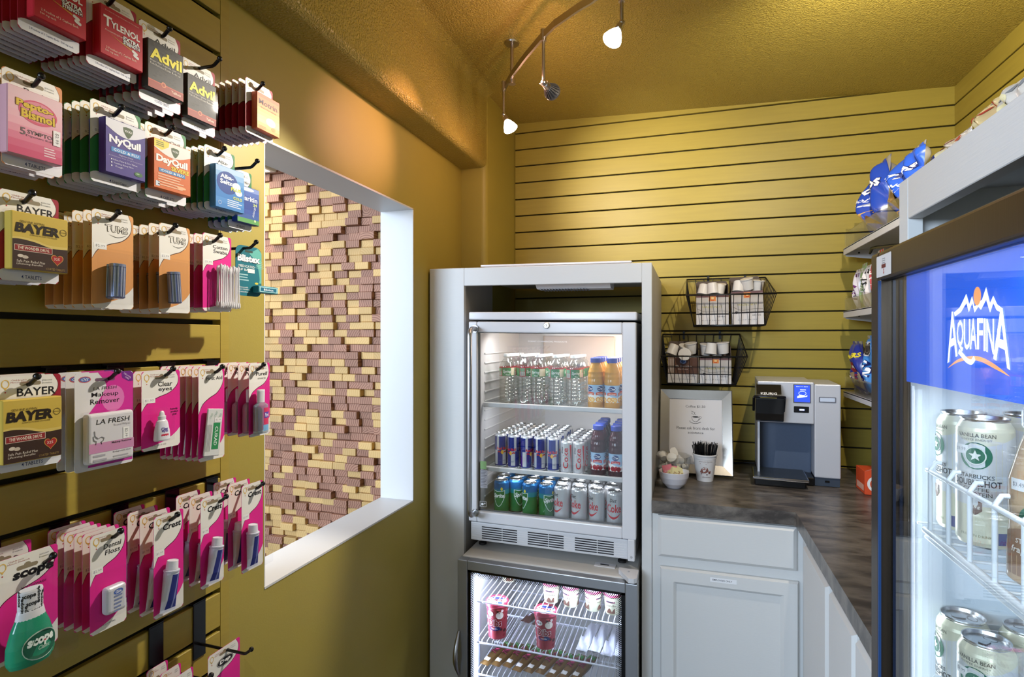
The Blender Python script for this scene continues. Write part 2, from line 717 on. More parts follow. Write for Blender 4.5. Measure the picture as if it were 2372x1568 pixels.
cab_white = mat('cabinet_white', 'd6d6d4', 0.42, bump=0.05, bscale=40, stretch=(1, 1, 12))
cab_side = mat('cabinet_side_veneer', 'a8a39b', 0.5, var=0.06, vscale=10, stretch=(1, 1, 0.1))
white_gloss = mat('white_enamel', 'dedee2', 0.18)
white_plastic = mat('white_plastic', 'd9d9dc', 0.35)
liner = mat('cooler_liner', 'dfdfe2', 0.35)
black_rub = mat('black_rubber', '121214', 0.55)
black_pl = mat('black_plastic', '0c0c0e', 0.28)
steel = mat('brushed_steel', 'b9b9bb', 0.32, metal=1.0, bump=0.03, bscale=30, stretch=(1, 1, 30))
steel_flat = mat('stainless_door', 'aeb0b4', 0.38, metal=0.85, bump=0.02, bscale=40, stretch=(1, 1, 30))
chrome = mat('chrome', 'd8d8da', 0.10, metal=1.0)
glass_door = pane('door_glass', (0.97, 0.985, 0.98), 1.25, 0.0, 0.02)

CXL, CXR, CYF, CYB, CZT = -0.886, -0.1135, 1.84, 2.485, 1.6645
T1 = shear_z(0.0105, -0.5)
tc_ = thing('tall_cabinet', 'tall white open-fronted cabinet holding two glass-door coolers against the left corner', 'cabinet', (-0.5, 2.15, 0))
OXL, OXR, OZT = -0.7533, -0.1448, 1.602
m = MB(T1)
m.box(CXL, OXL, CYF, CYF + 0.02, 0, CZT, cab_white, 0.0015, 1)
m.box(OXR, CXR, CYF, CYF + 0.02, 0, CZT, cab_white, 0.0015, 1)
m.box(OXL, OXR, CYF, CYF + 0.02, OZT, CZT, cab_white, 0.0015, 1)
part(m, 'face_frame', tc_)
m = MB(T1)
m.box(CXR - 0.018, CXR - 0.0005, CYF + 0.02, CYB, 0, CZT - 0.002, cab_side)
part(m, 'side_panel', tc_)
m = MB(T1)
m.box(CXL, CXL + 0.018, CYF + 0.02, 2.14, 0, CZT - 0.002, cab_side)
m.box(OXL - 0.02, OXL, CYF + 0.02, 2.14, 0, CZT - 0.022, cab_side)
part(m, 'side_panel', tc_)
m = MB(T1)
m.box(OXL - 0.02, CXR - 0.018, CYF + 0.02, CYB, CZT - 0.02, CZT - 0.002, cab_white)
part(m, 'top_panel', tc_)

T = T1
sb = MB(T)
a, b = onY(1113, 612, 1.875), onY(1463, 601, 1.875)
sb.box(a.x, b.x, 1.875, 2.30, CZT + 0.0065, CZT + 0.0135, white_gloss, 0.002, 2)
sb.box(a.x + 0.012, b.x - 0.006, 1.885, 2.28, CZT - 0.0015, CZT + 0.0065, white_plastic)
tag(sb.build('shelf_board'), 'thin white board lying on top of the tall cabinet', 'board')

# little louvred lamp under the cabinet top
lm = thing('cabinet_light', 'white louvred lamp fixed under the top of the tall cabinet', 'lamp', (-0.35, 1.93, 1.59))
a, b = onY(1242, 663, 1.90), onY(1414, 668, 1.90)
m = MB(T1)
m.box(a.x, b.x, 1.89, 2.00, OZT + 0.004, OZT + 0.0405, white_plastic, 0.004, 2)
m.prism([(0, 0), (0.11, 0), (0.09, -0.014), (0.02, -0.014)], 0, b.x - a.x, white_plastic, (Vector((a.x, 1.89, OZT + 0.004)), Vector((0, 1, 0)), Vector((0, 0, 1))))
part(m, 'housing', lm)
m = MB(T1)
for i in range(16):
    x = a.x + 0.012 + i * 0.0105
    m.box(x, x + 0.004, 1.905, 1.985, OZT - 0.0125, OZT - 0.0095, mat('louvre_shadow', '8d8d90', 0.6))
part(m, 'louvre', lm)

# ------------------------------------------------------------------ upper glass-door cooler
T2 = shear_z(0.0132, -0.445)
UX0, UX1 = -0.7285, -0.161
FY = 1.82
up = thing('glass_door_cooler', 'white glass-door drinks cooler with steel bar handle, upper of the two in the tall cabinet', 'refrigerator', (-0.445, 2.1, 0.69))
m = MB(T2)
bx0, bx1, by0, by1 = UX0 + 0.006, UX1 - 0.004, 1.862, 2.40
ix0, ix1, iyb = -0.700, -0.190, 2.33
m.box(bx0, ix0, by0, by1, 0.722, 1.475, white_gloss)
m.box(ix1, bx1, by0, by1, 0.722, 1.475, white_gloss)
m.box(ix0, ix1, iyb, by1, 0.722, 1.475, white_gloss)
m.box(ix0, ix1, by0, iyb, 1.445, 1.475, white_gloss)
m.box(ix0, ix1, by0, iyb, 0.722, 0.803, white_gloss)
part(m, 'body', up)
m = MB(T2)
for k in range(16):
    z = 0.85 + k * 0.034
    m.box(ix0 + 0.0005, ix0 + 0.004, 1.90, 2.30, z, z + 0.006, liner, 0.0015, 1)
    m.box(ix1 - 0.004, ix1 - 0.0005, 1.90, 2.30, z, z + 0.006, liner, 0.0015, 1)
m.box(ix0 + 0.11, ix1 - 0.10, iyb - 0.012, iyb - 0.0005, 1.20, 1.43, mat('liner_back_panel', 'cfc3bd', 0.4), 0.004, 2)
part(m, 'liner_ribs', up)
m = MB(T2)
m.box(UX0, UX1 + 0.002, FY + 0.002, by1, 1.4815, 1.508, white_gloss, 0.004, 3)
part(m, 'top_panel', up)
# door
GX0, GX1, GZ0, GZ1 = -0.6977, -0.2043, 0.8225, 1.438
m = MB(T2)
for q in ((UX0, GX0, 0.786, 1.475), (GX1, UX1, 0.786, 1.475), (GX0, GX1, GZ1, 1.475), (GX0, GX1, 0.786, GZ0)):
    m.box(q[0], q[1], FY, FY + 0.038, q[2], q[3], white_gloss, 0.004, 3)
door = part(m, 'door', up)
m = MB(T2)
m.box(GX0, GX1, FY + 0.010, FY + 0.014, GZ0, GZ1, glass_door)
sub(m, 'glass_pane', door)
m = MB(T2)
g = 0.006
for q in ((GX0, GX0 + g, GZ0, GZ1), (GX1 - 0.002, GX1, GZ0, GZ1), (GX0, GX1, GZ0, GZ0 + 0.004), (GX0, GX1, GZ1 - 0.002, GZ1)):
    m.box(q[0], q[1], FY + 0.016, FY + 0.022, q[2], q[3], mat('gasket_grey', '55555a', 0.5))
sub(m, 'gasket', door)
# printing on the glass
m = MB(T2)
Fg = FR((0, FY + 0.0098, 0))
a, b = onY(1221, 791, FY), onY(1312, 791, FY)
m.text('SUMMIT COMMERCIAL PRODUCTS', mat('etched_white', 'f4f4f4', 0.4), Fg, (a.x + b.x) / 2, a.z, w=b.x - a.x, h=0.0052, off=0.0002, bold=0.02)
a = onY(1117, 1171, FY)
c0 = mat('etched_white', 'f4f4f4', 0.4)
for q in ((-.012, .012, -.009, -.0082), (-.012, .012, .0082, .009), (-.012, -.0112, -.009, .009), (.0112, .012, -.009, .009)):
    m.flat([(a.x + q[0], a.z + q[2]), (a.x + q[1], a.z + q[2]), (a.x + q[1], a.z + q[3]), (a.x + q[0], a.z + q[3])], c0, Fg, 0.0002)
m.flat(circle(a.x - 0.003, a.z - 0.001, 0.0045, 0.004, 14), c0, Fg, 0.0002)
m.flat(rect(a.x + 0.004, a.x + 0.008, a.z, a.z + 0.004), c0, Fg, 0.0002)
st = onY(1118, 1100, FY)
m.flat(rect(st.x - 0.012, st.x + 0.010, st.z + 0.015, st.z + 0.042), mat('sticker_green', '7fa36a', 0.5), Fg, 0.0002)
m.flat(rect(st.x - 0.012, st.x + 0.014, st.z - 0.05, st.z + 0.012), mat('sticker_grey', 'a2a2a8', 0.5), Fg, 0.0002)
for k in range(11):
    z = st.z + 0.008 - k * 0.0052
    m.flat(rect(st.x - 0.010, st.x + 0.011 - (k % 3) * 0.003, z, z + 0.0018), mat('ink_5a5a60', '5a5a60', 0.5), Fg, 0.0004)
sub(m, 'printing', door)
# steel bar handle
a, b = onY(1085, 757, FY - 0.055), onY(1085, 1202, FY - 0.055)
hx = a.x
pts = []
zt_, zb_ = a.z - 0.006, b.z + 0.006
rr = 0.028
for k in range(7):
    t = R(90 * k / 6)
    pts.append((hx + 0.004, FY - 0.055 + rr - rr * math.sin(t), zt_ - rr + rr * math.cos(t)))
pts = [(hx + 0.004, FY + 0.002, zt_)] + pts
lo = []
for k in range(7):
    t = R(90 * k / 6)
    lo.append((hx + 0.004, FY - 0.055 + rr - rr * math.cos(t), zb_ + rr - rr * math.sin(t)))
pts = pts + lo + [(hx + 0.004, FY + 0.002, zb_)]
m = MB()
m.tube(pts, 0.0085, steel, 12)
m.lathe([(0.013, 0), (0.013, 0.006)], steel, 14, xf=Matrix.Translation((hx + 0.004, FY - 0.0005, zt_)) @ Matrix.Rotation(R(90), 4, 'X'))
m.lathe([(0.013, 0), (0.013, 0.006)], steel, 14, xf=Matrix.Translation((hx + 0.004, FY - 0.0005, zb_)) @ Matrix.Rotation(R(90), 4, 'X'))
sub(m, 'handle', door)
a = onY(1266, 754, FY)
m = MB()
X9 = Matrix.Translation((a.x, FY, a.z)) @ Matrix.Rotation(R(90), 4, 'X')
m.lathe([(0.0105, -0.001), (0.0105, 0.003), (0.0085, 0.0045), (0.006, 0.0045), (0.005, 0.003), (0.001, 0.003)], mat('lock_nickel', 'c9c7be', 0.25, metal=0.8), 20, xf=X9)
m.box(-0.0008, 0.0008, -0.003, 0.003, 0.003, 0.0034, black_pl, xf=X9)
sub(m, 'lock', door)
# grille
m = MB(T2)
gz0, gz1 = 0.7205, 0.783
m.box(UX0 + 0.006, UX1 - 0.026, FY + 0.006, FY + 0.03, gz0, gz1, white_plastic, 0.003, 2)
for (xa_, xb_) in ((-.6813, -.555), (-.5172, -.395), (-.3573, -.2315)):
    xm = xa_ + (xb_ - xa_) * 0.58
    for k in range(6):
        z = gz0 + 0.0085 + k * 0.0077
        for p0, p1 in ((xa_, xm - 0.0012), (xm + 0.0012, xb_)):
            m.box(p0, p1, FY + 0.0052, FY + 0.0075, z, z + 0.0036, mat('vent_dark', '2e2c30', 0.7))
for k in range(7):
    z = gz0 + 0.006 + k * 0.0077
    m.box(UX0 + 0.01, UX1 - 0.03, FY + 0.0048, FY + 0.0065, z, z + 0.0012, white_plastic)
part(m, 'grille', up)
m = MB(T2)
m.box(UX1 - 0.026, UX1 - 0.004, FY - 0.002, FY + 0.03, gz0 - 0.002, gz1 + 0.004, white_plastic, 0.003, 2)
m.lathe([(0.004, 0), (0.004, 0.002), (0.002, 0.003)], mat('screw_grey', 'b0b0b4', 0.3), 12, xf=Matrix.Translation((UX1 - 0.0145, FY - 0.0015, gz0 + 0.012)) @ Matrix.Rotation(R(90), 4, 'X'))
part(m, 'hinge_cover', up)
for x in (UX0 + 0.03, UX1 - 0.05):
    for y in (FY + 0.06, by1 - 0.06):
        m = MB(T2)
        m.lathe([(0.014, 0.6905), (0.014, 0.697), (0.005, 0.701), (0.005, 0.7225)], black_rub, 14, (x, y, 0))
        part(m, 'foot', up)
# shelves of the upper cooler
SH1, SH2, SHB = 1.188, 0.9625, 0.8045
for z in (SH1, SH2):
    m = MB(T2)
    m.box(ix0 + 0.004, ix1 - 0.004, 1.885, 2.28, z - 0.006, z - 0.0022, pane('shelf_glass', (0.92, 0.95, 0.94), 1.0))
    m.box(ix0 + 0.004, ix1 - 0.004, 1.872, 1.886, z - 0.012, z + 0.004, white_plastic, 0.003, 2)
    m.box(ix0 + 0.004, ix1 - 0.004, 2.28, 2.292, z - 0.010, z + 0.002, white_plastic, 0.003, 2)
    part(m, 'shelf', up)
# interior lamp on the right rear
m = MB(T2)
m.box(ix1 - 0.022, ix1 - 0.0045, 2.225, 2.30, 1.30, 1.40, mat('cooler_lamp', 'ffd9a8', 0.4, emit='ffc98a', estr=4.0), 0.006, 2)
part(m, 'interior_light', up)
point_light('cooler_lamp_light', (-0.24, 2.10, 1.36), 1.7, (1.0, 0.80, 0.62), 0.04)
area_light('cooler_top_strip', (-0.445, 1.93, 1.435), (-0.445, 2.10, 0.9), 0.4, 0.03, 1.5, (1.0, 0.93, 0.88))
area_light('cooler_low_strip', (-0.445, 1.89, 0.948), (-0.445, 2.1, 0.80), 0.4, 0.02, 0.35, (0.95, 0.95, 1.0))
area_light('cooler_mid_strip', (-0.445, 1.89, 1.17), (-0.445, 2.1, 0.96), 0.4, 0.02, 0.55, (0.95, 0.95, 1.0))

# ------------------------------------------------------------------ lower freezer
T3 = shear_z(0.0165, -0.445)
LX0, LX1, LY = -0.735, -0.150, 1.738
LZT = 0.686
fz = thing('glass_door_freezer', 'steel-framed glass-door freezer full of ice cream, lower of the two in the tall cabinet', 'freezer', (-0.445, 2.05, 0))
m = MB(T3)
jx0, jx1, jyb = -0.705, -0.180, 2.30
wt = mat('freezer_white', 'cfcdc8', 0.4, var=0.05, vscale=6)
m.box(LX0 + 0.004, jx0, LY + 0.042, 2.38, 0.06, LZT - 0.02, wt)
m.box(jx1, LX1 - 0.004, LY + 0.042, 2.38, 0.06, LZT - 0.02, wt)
m.box(jx0, jx1, jyb, 2.38, 0.06, LZT - 0.02, wt)
m.box(jx0, jx1, LY + 0.042, jyb, 0.06, 0.18, wt)
m.box(LX0 + 0.004, LX1 - 0.004, LY + 0.03, 2.38, LZT - 0.03, LZT, wt, 0.006, 2)
part(m, 'body', fz)
m = MB(T3)
m.box(LX0 + 0.02, LX1 - 0.02, LY + 0.07, 2.36, 0.0, 0.06, black_pl)
part(m, 'plinth', fz)
HX0, HX1, HZ1, HZ0 = -0.7008, -0.1861, 0.6515, 0.12
m = MB(T3)
for q in ((LX0, HX0, 0.075, 0.682), (HX1, LX1, 0.075, 0.682), (HX0, HX1, HZ1, 0.682), (HX0, HX1, 0.075, HZ0)):
    m.box(q[0], q[1], LY, LY + 0.04, q[2], q[3], steel_flat, 0.002, 2)
door = part(m, 'door', fz)
m = MB(T3)
m.box(HX0, HX1, LY + 0.008, LY + 0.012, HZ0, HZ1, glass_door)
sub(m, 'glass_pane', door)
m = MB(T3)
Fl = FR((0, LY + 0.0078, 0))
bl = mat('black_glass_border', '050506', 0.15)
bd = 0.010
for q in ((HX0, HX1, HZ1 - bd, HZ1), (HX0, HX0 + bd, HZ0, HZ1), (HX1 - bd * 1.2, HX1, HZ0, HZ1)):
    m.flat(rect(*q), bl, Fl, 0.0001)
st = 0.0058
for rr_, sc_ in ((0, 0.0024), (1, 0.0021), (2, 0.0017), (3, 0.0012)):
    n = int((HX1 - HX0 - 2 * bd) / st)
    for i in range(n):
        x = HX0 + bd + (i + 0.5 * (rr_ % 2)) * st + 0.002
        z = HZ1 - bd - 0.0022 - rr_ * 0.0040
        m.flat(circle(x, z, sc_, None, 6), bl, Fl, 0.0001)
    n = int((HZ1 - HZ0) / st)
    for i in range(n):
        z = HZ1 - bd - (i + 0.5 * (rr_ % 2)) * st
        for x in (HX0 + bd + 0.002 + rr_ * 0.0040, HX1 - bd * 1.2 - 0.002 - rr_ * 0.0040):
            m.flat(circle(x, z, sc_, None, 6), bl, Fl, 0.0001)
sub(m, 'glass_border', door)
m = MB()
a0, a1 = onY(1064, 1460, LY), onY(1068, 1562, LY)
hp = []
for k in range(11):
    t = k / 10
    hp.append((LX0 + 0.006, LY - 0.004 - 0.030 * math.sin(math.pi * t), a0.z + (a1.z - a0.z) * t))
m.tube(hp, [0.004 + 0.004 * math.sin(math.pi * k / 10) for k in range(11)], steel, 10)
sub(m, 'handle', door)
m = MB(T3)
a = onZ(1402, 1308, LZT)
m.box(a.x - 0.034, a.x + 0.034, a.y - 0.016, a.y + 0.016, LZT, LZT + 0.0025, white_plastic, 0.001, 1)
m.box(a.x - 0.016, a.x + 0.012, a.y - 0.002, a.y + 0.004, LZT + 0.0025, LZT + 0.0032, black_pl)
part(m, 'lock_plate', fz)
m = MB(T3)
Fh = (Vector((LX1 - 0.062, LY - 0.005, LZT + 0.0005)), Vector((1, 0, 0)), Vector((0, 1, 0)))
m.prism([(0, 0.075), (0.060, 0.075), (0.060, 0.01), (0.052, 0.0), (0.036, 0.0), (0.026, 0.018), (0.010, 0.045), (0.0, 0.06)], 0, 0.014, white_plastic, Fh)
m.lathe([(0.003, 0), (0.003, 0.0015), (0.0015, 0.0015)], mat('screw_grey'), 10, (LX1 - 0.03, LY + 0.045, LZT + 0.0145))
part(m, 'hinge_cover', fz)
# wire shelves
FS1, FS2, FS3 = 0.532, 0.393, 0.285
wire_w = mat('white_coated_wire', 'e4e4ea', 0.35)
for z in (FS1, FS2, FS3):
    m = MB(T3)
    for i in range(28):
        x = -0.690 + 0.500 * i / 27
        m.tube([(x, 1.800, z - 0.008), (x, 1.801, z), (x, 2.20, z)], 0.0016, wire_w, 6)
    for y, zz_ in ((1.800, z - 0.009), (2.20, z - 0.003), (2.0, z - 0.003)):
        m.tube([(-0.697, y, zz_), (-0.186, y, zz_)], 0.003, wire_w, 8)
    part(m, 'wire_shelf', fz)
m = MB(T3)
for x in (-0.7035, -0.1895):
    m.box(x, x + 0.008, 1.83, 1.845, 0.2, 0.64, mat('freezer_strip', 'b9c2d8', 0.4))
part(m, 'shelf_track', fz)
em = mat('freezer_led', 'ffffff', 0.4, emit='cfdcff', estr=2.5)
m = MB(T3)
m.box(-0.699, -0.690, 1.795, 1.81, 0.2, 0.63, em)
part(m, 'interior_light', fz)
area_light('freezer_led_left', (-0.68, 1.80, 0.42), (-0.40, 2.1, 0.40), 0.02, 0.40, 1.1, (0.60, 0.70, 1.0))
area_light('freezer_led_top', (-0.445, 1.80, 0.635), (-0.445, 2.05, 0.35), 0.45, 0.02, 2.7, (0.60, 0.69, 1.0))

# ------------------------------------------------------------------ counters
CT = 0.913
lam = mat('dark_laminate', '57504b', 0.30)


def mottled():
    nt = lam.node_tree
    b = nt.nodes['Principled BSDF']
    tc = nt.nodes.new('ShaderNodeTexCoord')
    mp = nt.nodes.new('ShaderNodeMapping'); mp.inputs['Scale'].default_value = (1.0, 2.2, 1.5)
    n = nt.nodes.new('ShaderNodeTexNoise'); n.inputs['Scale'].default_value = 11; n.inputs['Detail'].default_value = 7; n.inputs['Roughness'].default_value = 0.62
    n.inputs['Distortion'].default_value = 0.6
    rp = nt.nodes.new('ShaderNodeValToRGB')
    rp.color_ramp.elements[0].position = 0.36; rp.color_ramp.elements[0].color = (*lin('3f3a37'), 1)
    rp.color_ramp.elements[1].position = 0.68; rp.color_ramp.elements[1].color = (*lin('7d756d'), 1)
    nt.links.new(tc.outputs['Object'], mp.inputs['Vector'])
    nt.links.new(mp.outputs['Vector'], n.inputs['Vector'])
    nt.links.new(n.outputs['Fac'], rp.inputs['Fac'])
    nt.links.new(rp.outputs['Color'], b.inputs['Base Color'])


mottled()
EX, EY = 0.2957, 1.8225
m = MB()
ct0 = -0.1128
pts = [(ct0, EY), (EX - 0.004, EY), (EX, EY - 0.004), (EX, 1.017), (XR - 0.001, 1.017), (XR - 0.001, YB - 0.001), (ct0, YB - 0.001)]
m.prism(pts, CT - 0.040, CT, lam, (Vector((0, 0, 0)), Vector((1, 0, 0)), Vector((0, 1, 0))))
tag(m.build('countertop'), 'dark mottled L-shaped laminate countertop running along back and right walls', 'countertop')

bc = thing('base_cabinet', 'white base cabinet with one drawer over a panelled door left under the counter', 'cabinet', (0.1, 2.1, 0))
BZ = CT - 0.041
BF = 1.842
m = MB()
m.box(-0.112, 0.318, BF, BF + 0.02, 0.09, BZ, cab_white)
m.box(-0.112, -0.094, BF + 0.02, YB - 0.01, 0.09, BZ, cab_white)
m.box(-0.094, 0.318, BF + 0.06, YB - 0.01, 0.0, 0.09, cab_white)
part(m, 'body', bc)


def raised(mb, P, z0, z1, x0, x1, d, ch, mm):
    """front with chamfered rim on the plane described by P(x, z, depth)"""
    o = [P(x0, z0, 0), P(x1, z0, 0), P(x1, z1, 0), P(x0, z1, 0)]
    k = [P(x0, z0, d * .55), P(x1, z0, d * .55), P(x1, z1, d * .55), P(x0, z1, d * .55)]
    i = [P(x0 + ch, z0 + ch, d), P(x1 - ch, z0 + ch, d), P(x1 - ch, z1 - ch, d), P(x0 + ch, z1 - ch, d)]
    fs = [(0, 1, 5, 4), (1, 2, 6, 5), (2, 3, 7, 6), (3, 0, 4, 7), (4, 5, 9, 8), (5, 6, 10, 9), (6, 7, 11, 10), (7, 4, 8, 11)]
    mb.add(o + k + i, fs, mm)
    return i


Pb = lambda x, z, d: (x, BF - d, z)
dl = onY(1524, 1192, BF - .02); dr = onY(1847, 1226, BF - .02)
dlb = onY(1524, 1290, BF - .02); drb = onY(1847, 1325.6, BF - .02)
m = MB()
z0, z1 = (dlb.z + drb.z) / 2, (dl.z + dr.z) / 2
i = raised(m, Pb, z0, z1, dl.x, dr.x, 0.02, 0.010, cab_white)
m.add(i, [(0, 1, 2, 3)], cab_white)
part(m, 'drawer', bc)
l_, r_ = onY(1529, 1314.7, BF - .02), onY(1851, 1350, BF - .02)
zt2 = (l_.z + r_.z) / 2
m = MB()
x0, x1 = l_.x, r_.x
i = raised(m, Pb, 0.12, zt2, x0, x1, 0.02, 0.004, cab_white)
fw = 0.040
inn = [(x0 + fw, 0.12 + fw), (x1 - fw, 0.12 + fw), (x1 - fw, zt2 - fw), (x0 + fw, zt2 - fw)]
ii = [(x, BF - 0.02, z) for x, z in inn]
jj = [(x + (0.009 if k in (0, 3) else -0.009), BF - 0.011, z + (0.009 if k < 2 else -0.009)) for k, (x, z) in enumerate(inn)]
m.add(i + ii + jj, [(0, 1, 5, 4), (1, 2, 6, 5), (2, 3, 7, 6), (3, 0, 4, 7), (4, 5, 9, 8), (5, 6, 10, 9), (6, 7, 11, 10), (7, 4, 8, 11), (8, 9, 10, 11)], cab_white)
dd = part(m, 'door', bc)
m = MB()
a, b2 = onY(1645, 1342, BF - .0205), onY(1706.5, 1349, BF - .0205)
zc = (a.z + b2.z) / 2
Fd = FR((0, BF - 0.0203, 0))
m.flat(rect(a.x, b2.x, zc - 0.0068, zc + 0.0068), mat('label_white', 'eeeef0', 0.4), Fd, 0.0002)
m.text('EMPLOYEES ONLY', ink('30343c'), Fd, (a.x + b2.x) / 2 - 0.003, zc, w=(b2.x - a.x) * 0.74, h=0.0052, off=0.0005, bold=0.005)
sub(m, 'label_strip', dd)

RF = 0.312
rc = thing('base_cabinet', 'white base cabinet under the right-hand counter, partly behind the drinks cooler', 'cabinet', (0.62, 1.3, 0))
m = MB()
m.box(RF + 0.006, RF + 0.026, 1.744, BF + 0.0195, 0.09, BZ, cab_white)
m.box(RF, RF + 0.02, 1.017, 1.744, 0.09, BZ, cab_white)
m.box(RF + 0.07, RF + 0.09, 1.017, BF + 0.019, 0.0, 0.09, cab_white)
m.box(RF + 0.026, XR - 0.005, 1.017, 1.035, 0.0, BZ, cab_white)
part(m, 'body', rc)
for (y0, y1) in ((1.435, 1.700), (1.215, 1.408), (1.03, 1.198)):
    m = MB()
    Pr = lambda y, z, d: (RF - d, -y, z)
    i = raised(m, Pr, 0.12, BZ - 0.012, -y1, -y0, 0.018, 0.006, cab_white)
    m.add(i, [(0, 1, 2, 3)], cab_white)
    part(m, 'door', rc)
# ------------------------------------------------------------------ track lamps
nickel = mat('satin_nickel', 'b4aca4', 0.28, metal=1.0)
TZ = 2.289
rail_px = [(1169, 202), (1188, 169), (1218, 129), (1256, 84), (1285, 55), (1340, 17), (1369, 0)]
rp = [onZ(u, v, TZ) for u, v in rail_px]
tail = (rp[-1] - rp[-3]).normalized()
rp += [Vector((-0.159, 1.381, TZ)), Vector((-0.03, 1.295, TZ)), Vector((0.16, 1.265, TZ)), Vector((0.36, 1.30, TZ)), Vector((0.46, 1.34, TZ))]
tr = thing('lighting_track', 'curved nickel lighting track hung below the textured ceiling', 'lighting track', (rp[3].x, rp[3].y, TZ))
m = MB()
for i in range(len(rp) - 1):
    p, q = rp[i], rp[i + 1]
    d = (q - p).normalized(); n = Vector((-d.y, d.x, 0)) * 0.0035
    if i == 0:
        p = p - d * 0.004
    q2 = q + d * 0.001
    h = Vector((0, 0, 0.010))
    vs = [p - n - h, p + n - h, q2 + n - h, q2 - n - h, p - n + h, p + n + h, q2 + n + h, q2 - n + h]
    m.add([tuple(x) for x in vs], [(0, 3, 2, 1), (4, 5, 6, 7), (0, 1, 5, 4), (1, 2, 6, 5), (2, 3, 7, 6), (3, 0, 4, 7)], nickel)
part(m, 'rail', tr)
pp = onZ(1186, 180, TZ)
m = MB()
m.tube([(pp.x, pp.y, TZ - 0.016), (pp.x, pp.y, ceil_z(pp.x) - 0.0005)], 0.0065, nickel, 12)
m.lathe([(0.012, -0.022), (0.012, -0.008), (0.008, 0.002)], nickel, 14, (pp.x, pp.y, TZ))
m.lathe([(0.024, -0.006), (0.026, 0.0)], nickel, 20, (pp.x, pp.y, ceil_z(pp.x) + 0.0005))
part(m, 'ceiling_post', tr)

lamp_glow = mat('halogen_face', 'ffffff', 0.4, emit='fff0e0', estr=55.0)
lamp_glass = mat('lamp_glass', 'f4efe8', 0.25, emit='ffe3cc', estr=9.0)
fin_grey = mat('lamp_fins', '6e6a68', 0.35, metal=0.6)


def track_head(label, top, pole_len, aim, lit, power=0, color=(1, .9, .8), ang=90, blend=0.5):
    base = Vector(top)
    h = thing('track_spotlight', label, 'spotlight', tuple(base))
    m = MB()
    jt = base + Vector((0, 0, -pole_len))
    m.tube([base + Vector((0, 0, 0.014)), jt], 0.0048, nickel, 10)
    m.tube([base + Vector((0, 0, 0.016)), base + Vector((0, 0, -0.016))], 0.0085, nickel, 12)
    part(m, 'stem', h)
    d = (Vector(aim) - jt).normalized()
    q = d.to_track_quat('Z', 'Y').to_matrix().to_4x4()
    M0 = Matrix.Translation(jt) @ q
    m = MB()
    m.ball(tuple(jt), 0.0085, nickel)
    side = (q @ Vector((1, 0, 0)))
    m.tube([jt + side * 0.012, jt + side * 0.013 + d * 0.010, jt + side * 0.006 + d * 0.018], 0.0012, nickel, 6)
    m.tube([jt - side * 0.012, jt - side * 0.013 + d * 0.010, jt - side * 0.006 + d * 0.018], 0.0012, nickel, 6)
    part(m, 'swivel', h)
    m = MB()
    m.lathe([(0.007, 0.006), (0.010, 0.008), (0.0105, 0.024), (0.009, 0.026)], nickel, 16, xf=M0)
    part(m, 'socket', h)
    m = MB()
    if lit:
        m.lathe([(0.008, 0.024), (0.013, 0.032), (0.020, 0.046), (0.0245, 0.060)], lamp_glass, 24, xf=M0, capb=True, capt=False)
        m.lathe([(0.0238, 0.0585), (0.001, 0.0595)], lamp_glow, 24, xf=M0, capb=False)
    else:
        m.lathe([(0.010, 0.024), (0.012, 0.030), (0.019, 0.048), (0.024, 0.056), (0.0245, 0.060), (0.0225, 0.0605)], fin_grey, 24, xf=M0)
        for k in range(18):
            a = 2 * math.pi * k / 18
            c, s_ = math.cos(a), math.sin(a)
            p = [(0.0115, 0.026), (0.0135, 0.027), (0.0245, 0.050), (0.023, 0.056), (0.012, 0.032)]
            tn = Vector((-s_, c, 0)) * 0.0007
            vs = [tuple(M0 @ (Vector((r * c, r * s_, z)) + sg * tn)) for sg in (-1, 1) for r, z in p]
            n = len(p)
            m.add(vs, [tuple(range(n))[::-1], tuple(range(n, 2 * n))] + [(i, (i + 1) % n, n + (i + 1) % n, n + i) for i in range(n)], fin_grey)
        m.lathe([(0.0222, 0.0607), (0.001, 0.0609)], lamp_glow, 24, xf=M0, capb=False)
    part(m, 'bulb', h)
    if power:
        spot_light('track_lamp_beam', tuple(jt + d * 0.066), aim, power, color, ang, blend)
    return jt + d * 0.04


h1 = onZ(1167, 200, TZ)
a1 = h1 + Vector((0.16, -0.03, -0.42))
j1 = track_head('lit spotlight on a short stem at the far end of the ceiling track', h1, 0.098, a1, True, 1.2, (1.0, 0.90, 0.80), 100, 0.6)
point_light('track_bulb_glow', tuple(Vector(j1) + (a1 - Vector(j1)).normalized() * 0.05), 1.7, (1.0, 0.52, 0.36), 0.015)
h2 = onZ(1259, 82, TZ)
tgt2 = onY(1500, 452, YB)
j2 = track_head('spotlight with grey ribbed bulb seen from behind, middle of the ceiling track', h2, 0.135, tgt2, False, 28, (1.0, 0.93, 0.80), 62, 0.85)
h3 = onZ(1440, 30, 2.245)
h3 = Vector((h3.x, h3.y, TZ))
a3 = h3 + Vector((-0.20, -0.22, -0.55))
j3 = track_head('brightest lit spotlight, nearest on the track at the top of the ceiling', h3, 0.070, a3, True)
b3 = Vector(j3) + (a3 - Vector(j3)).normalized() * 0.05
point_light('track_bulb_glow', tuple(b3), 2.5, (1.0, 0.92, 0.80), 0.013)
spot_light('track_lamp_beam', tuple(b3), (-0.88, 0.78, 1.27), 68, (1.0, 0.93, 0.82), 62, 0.4, 0.013)
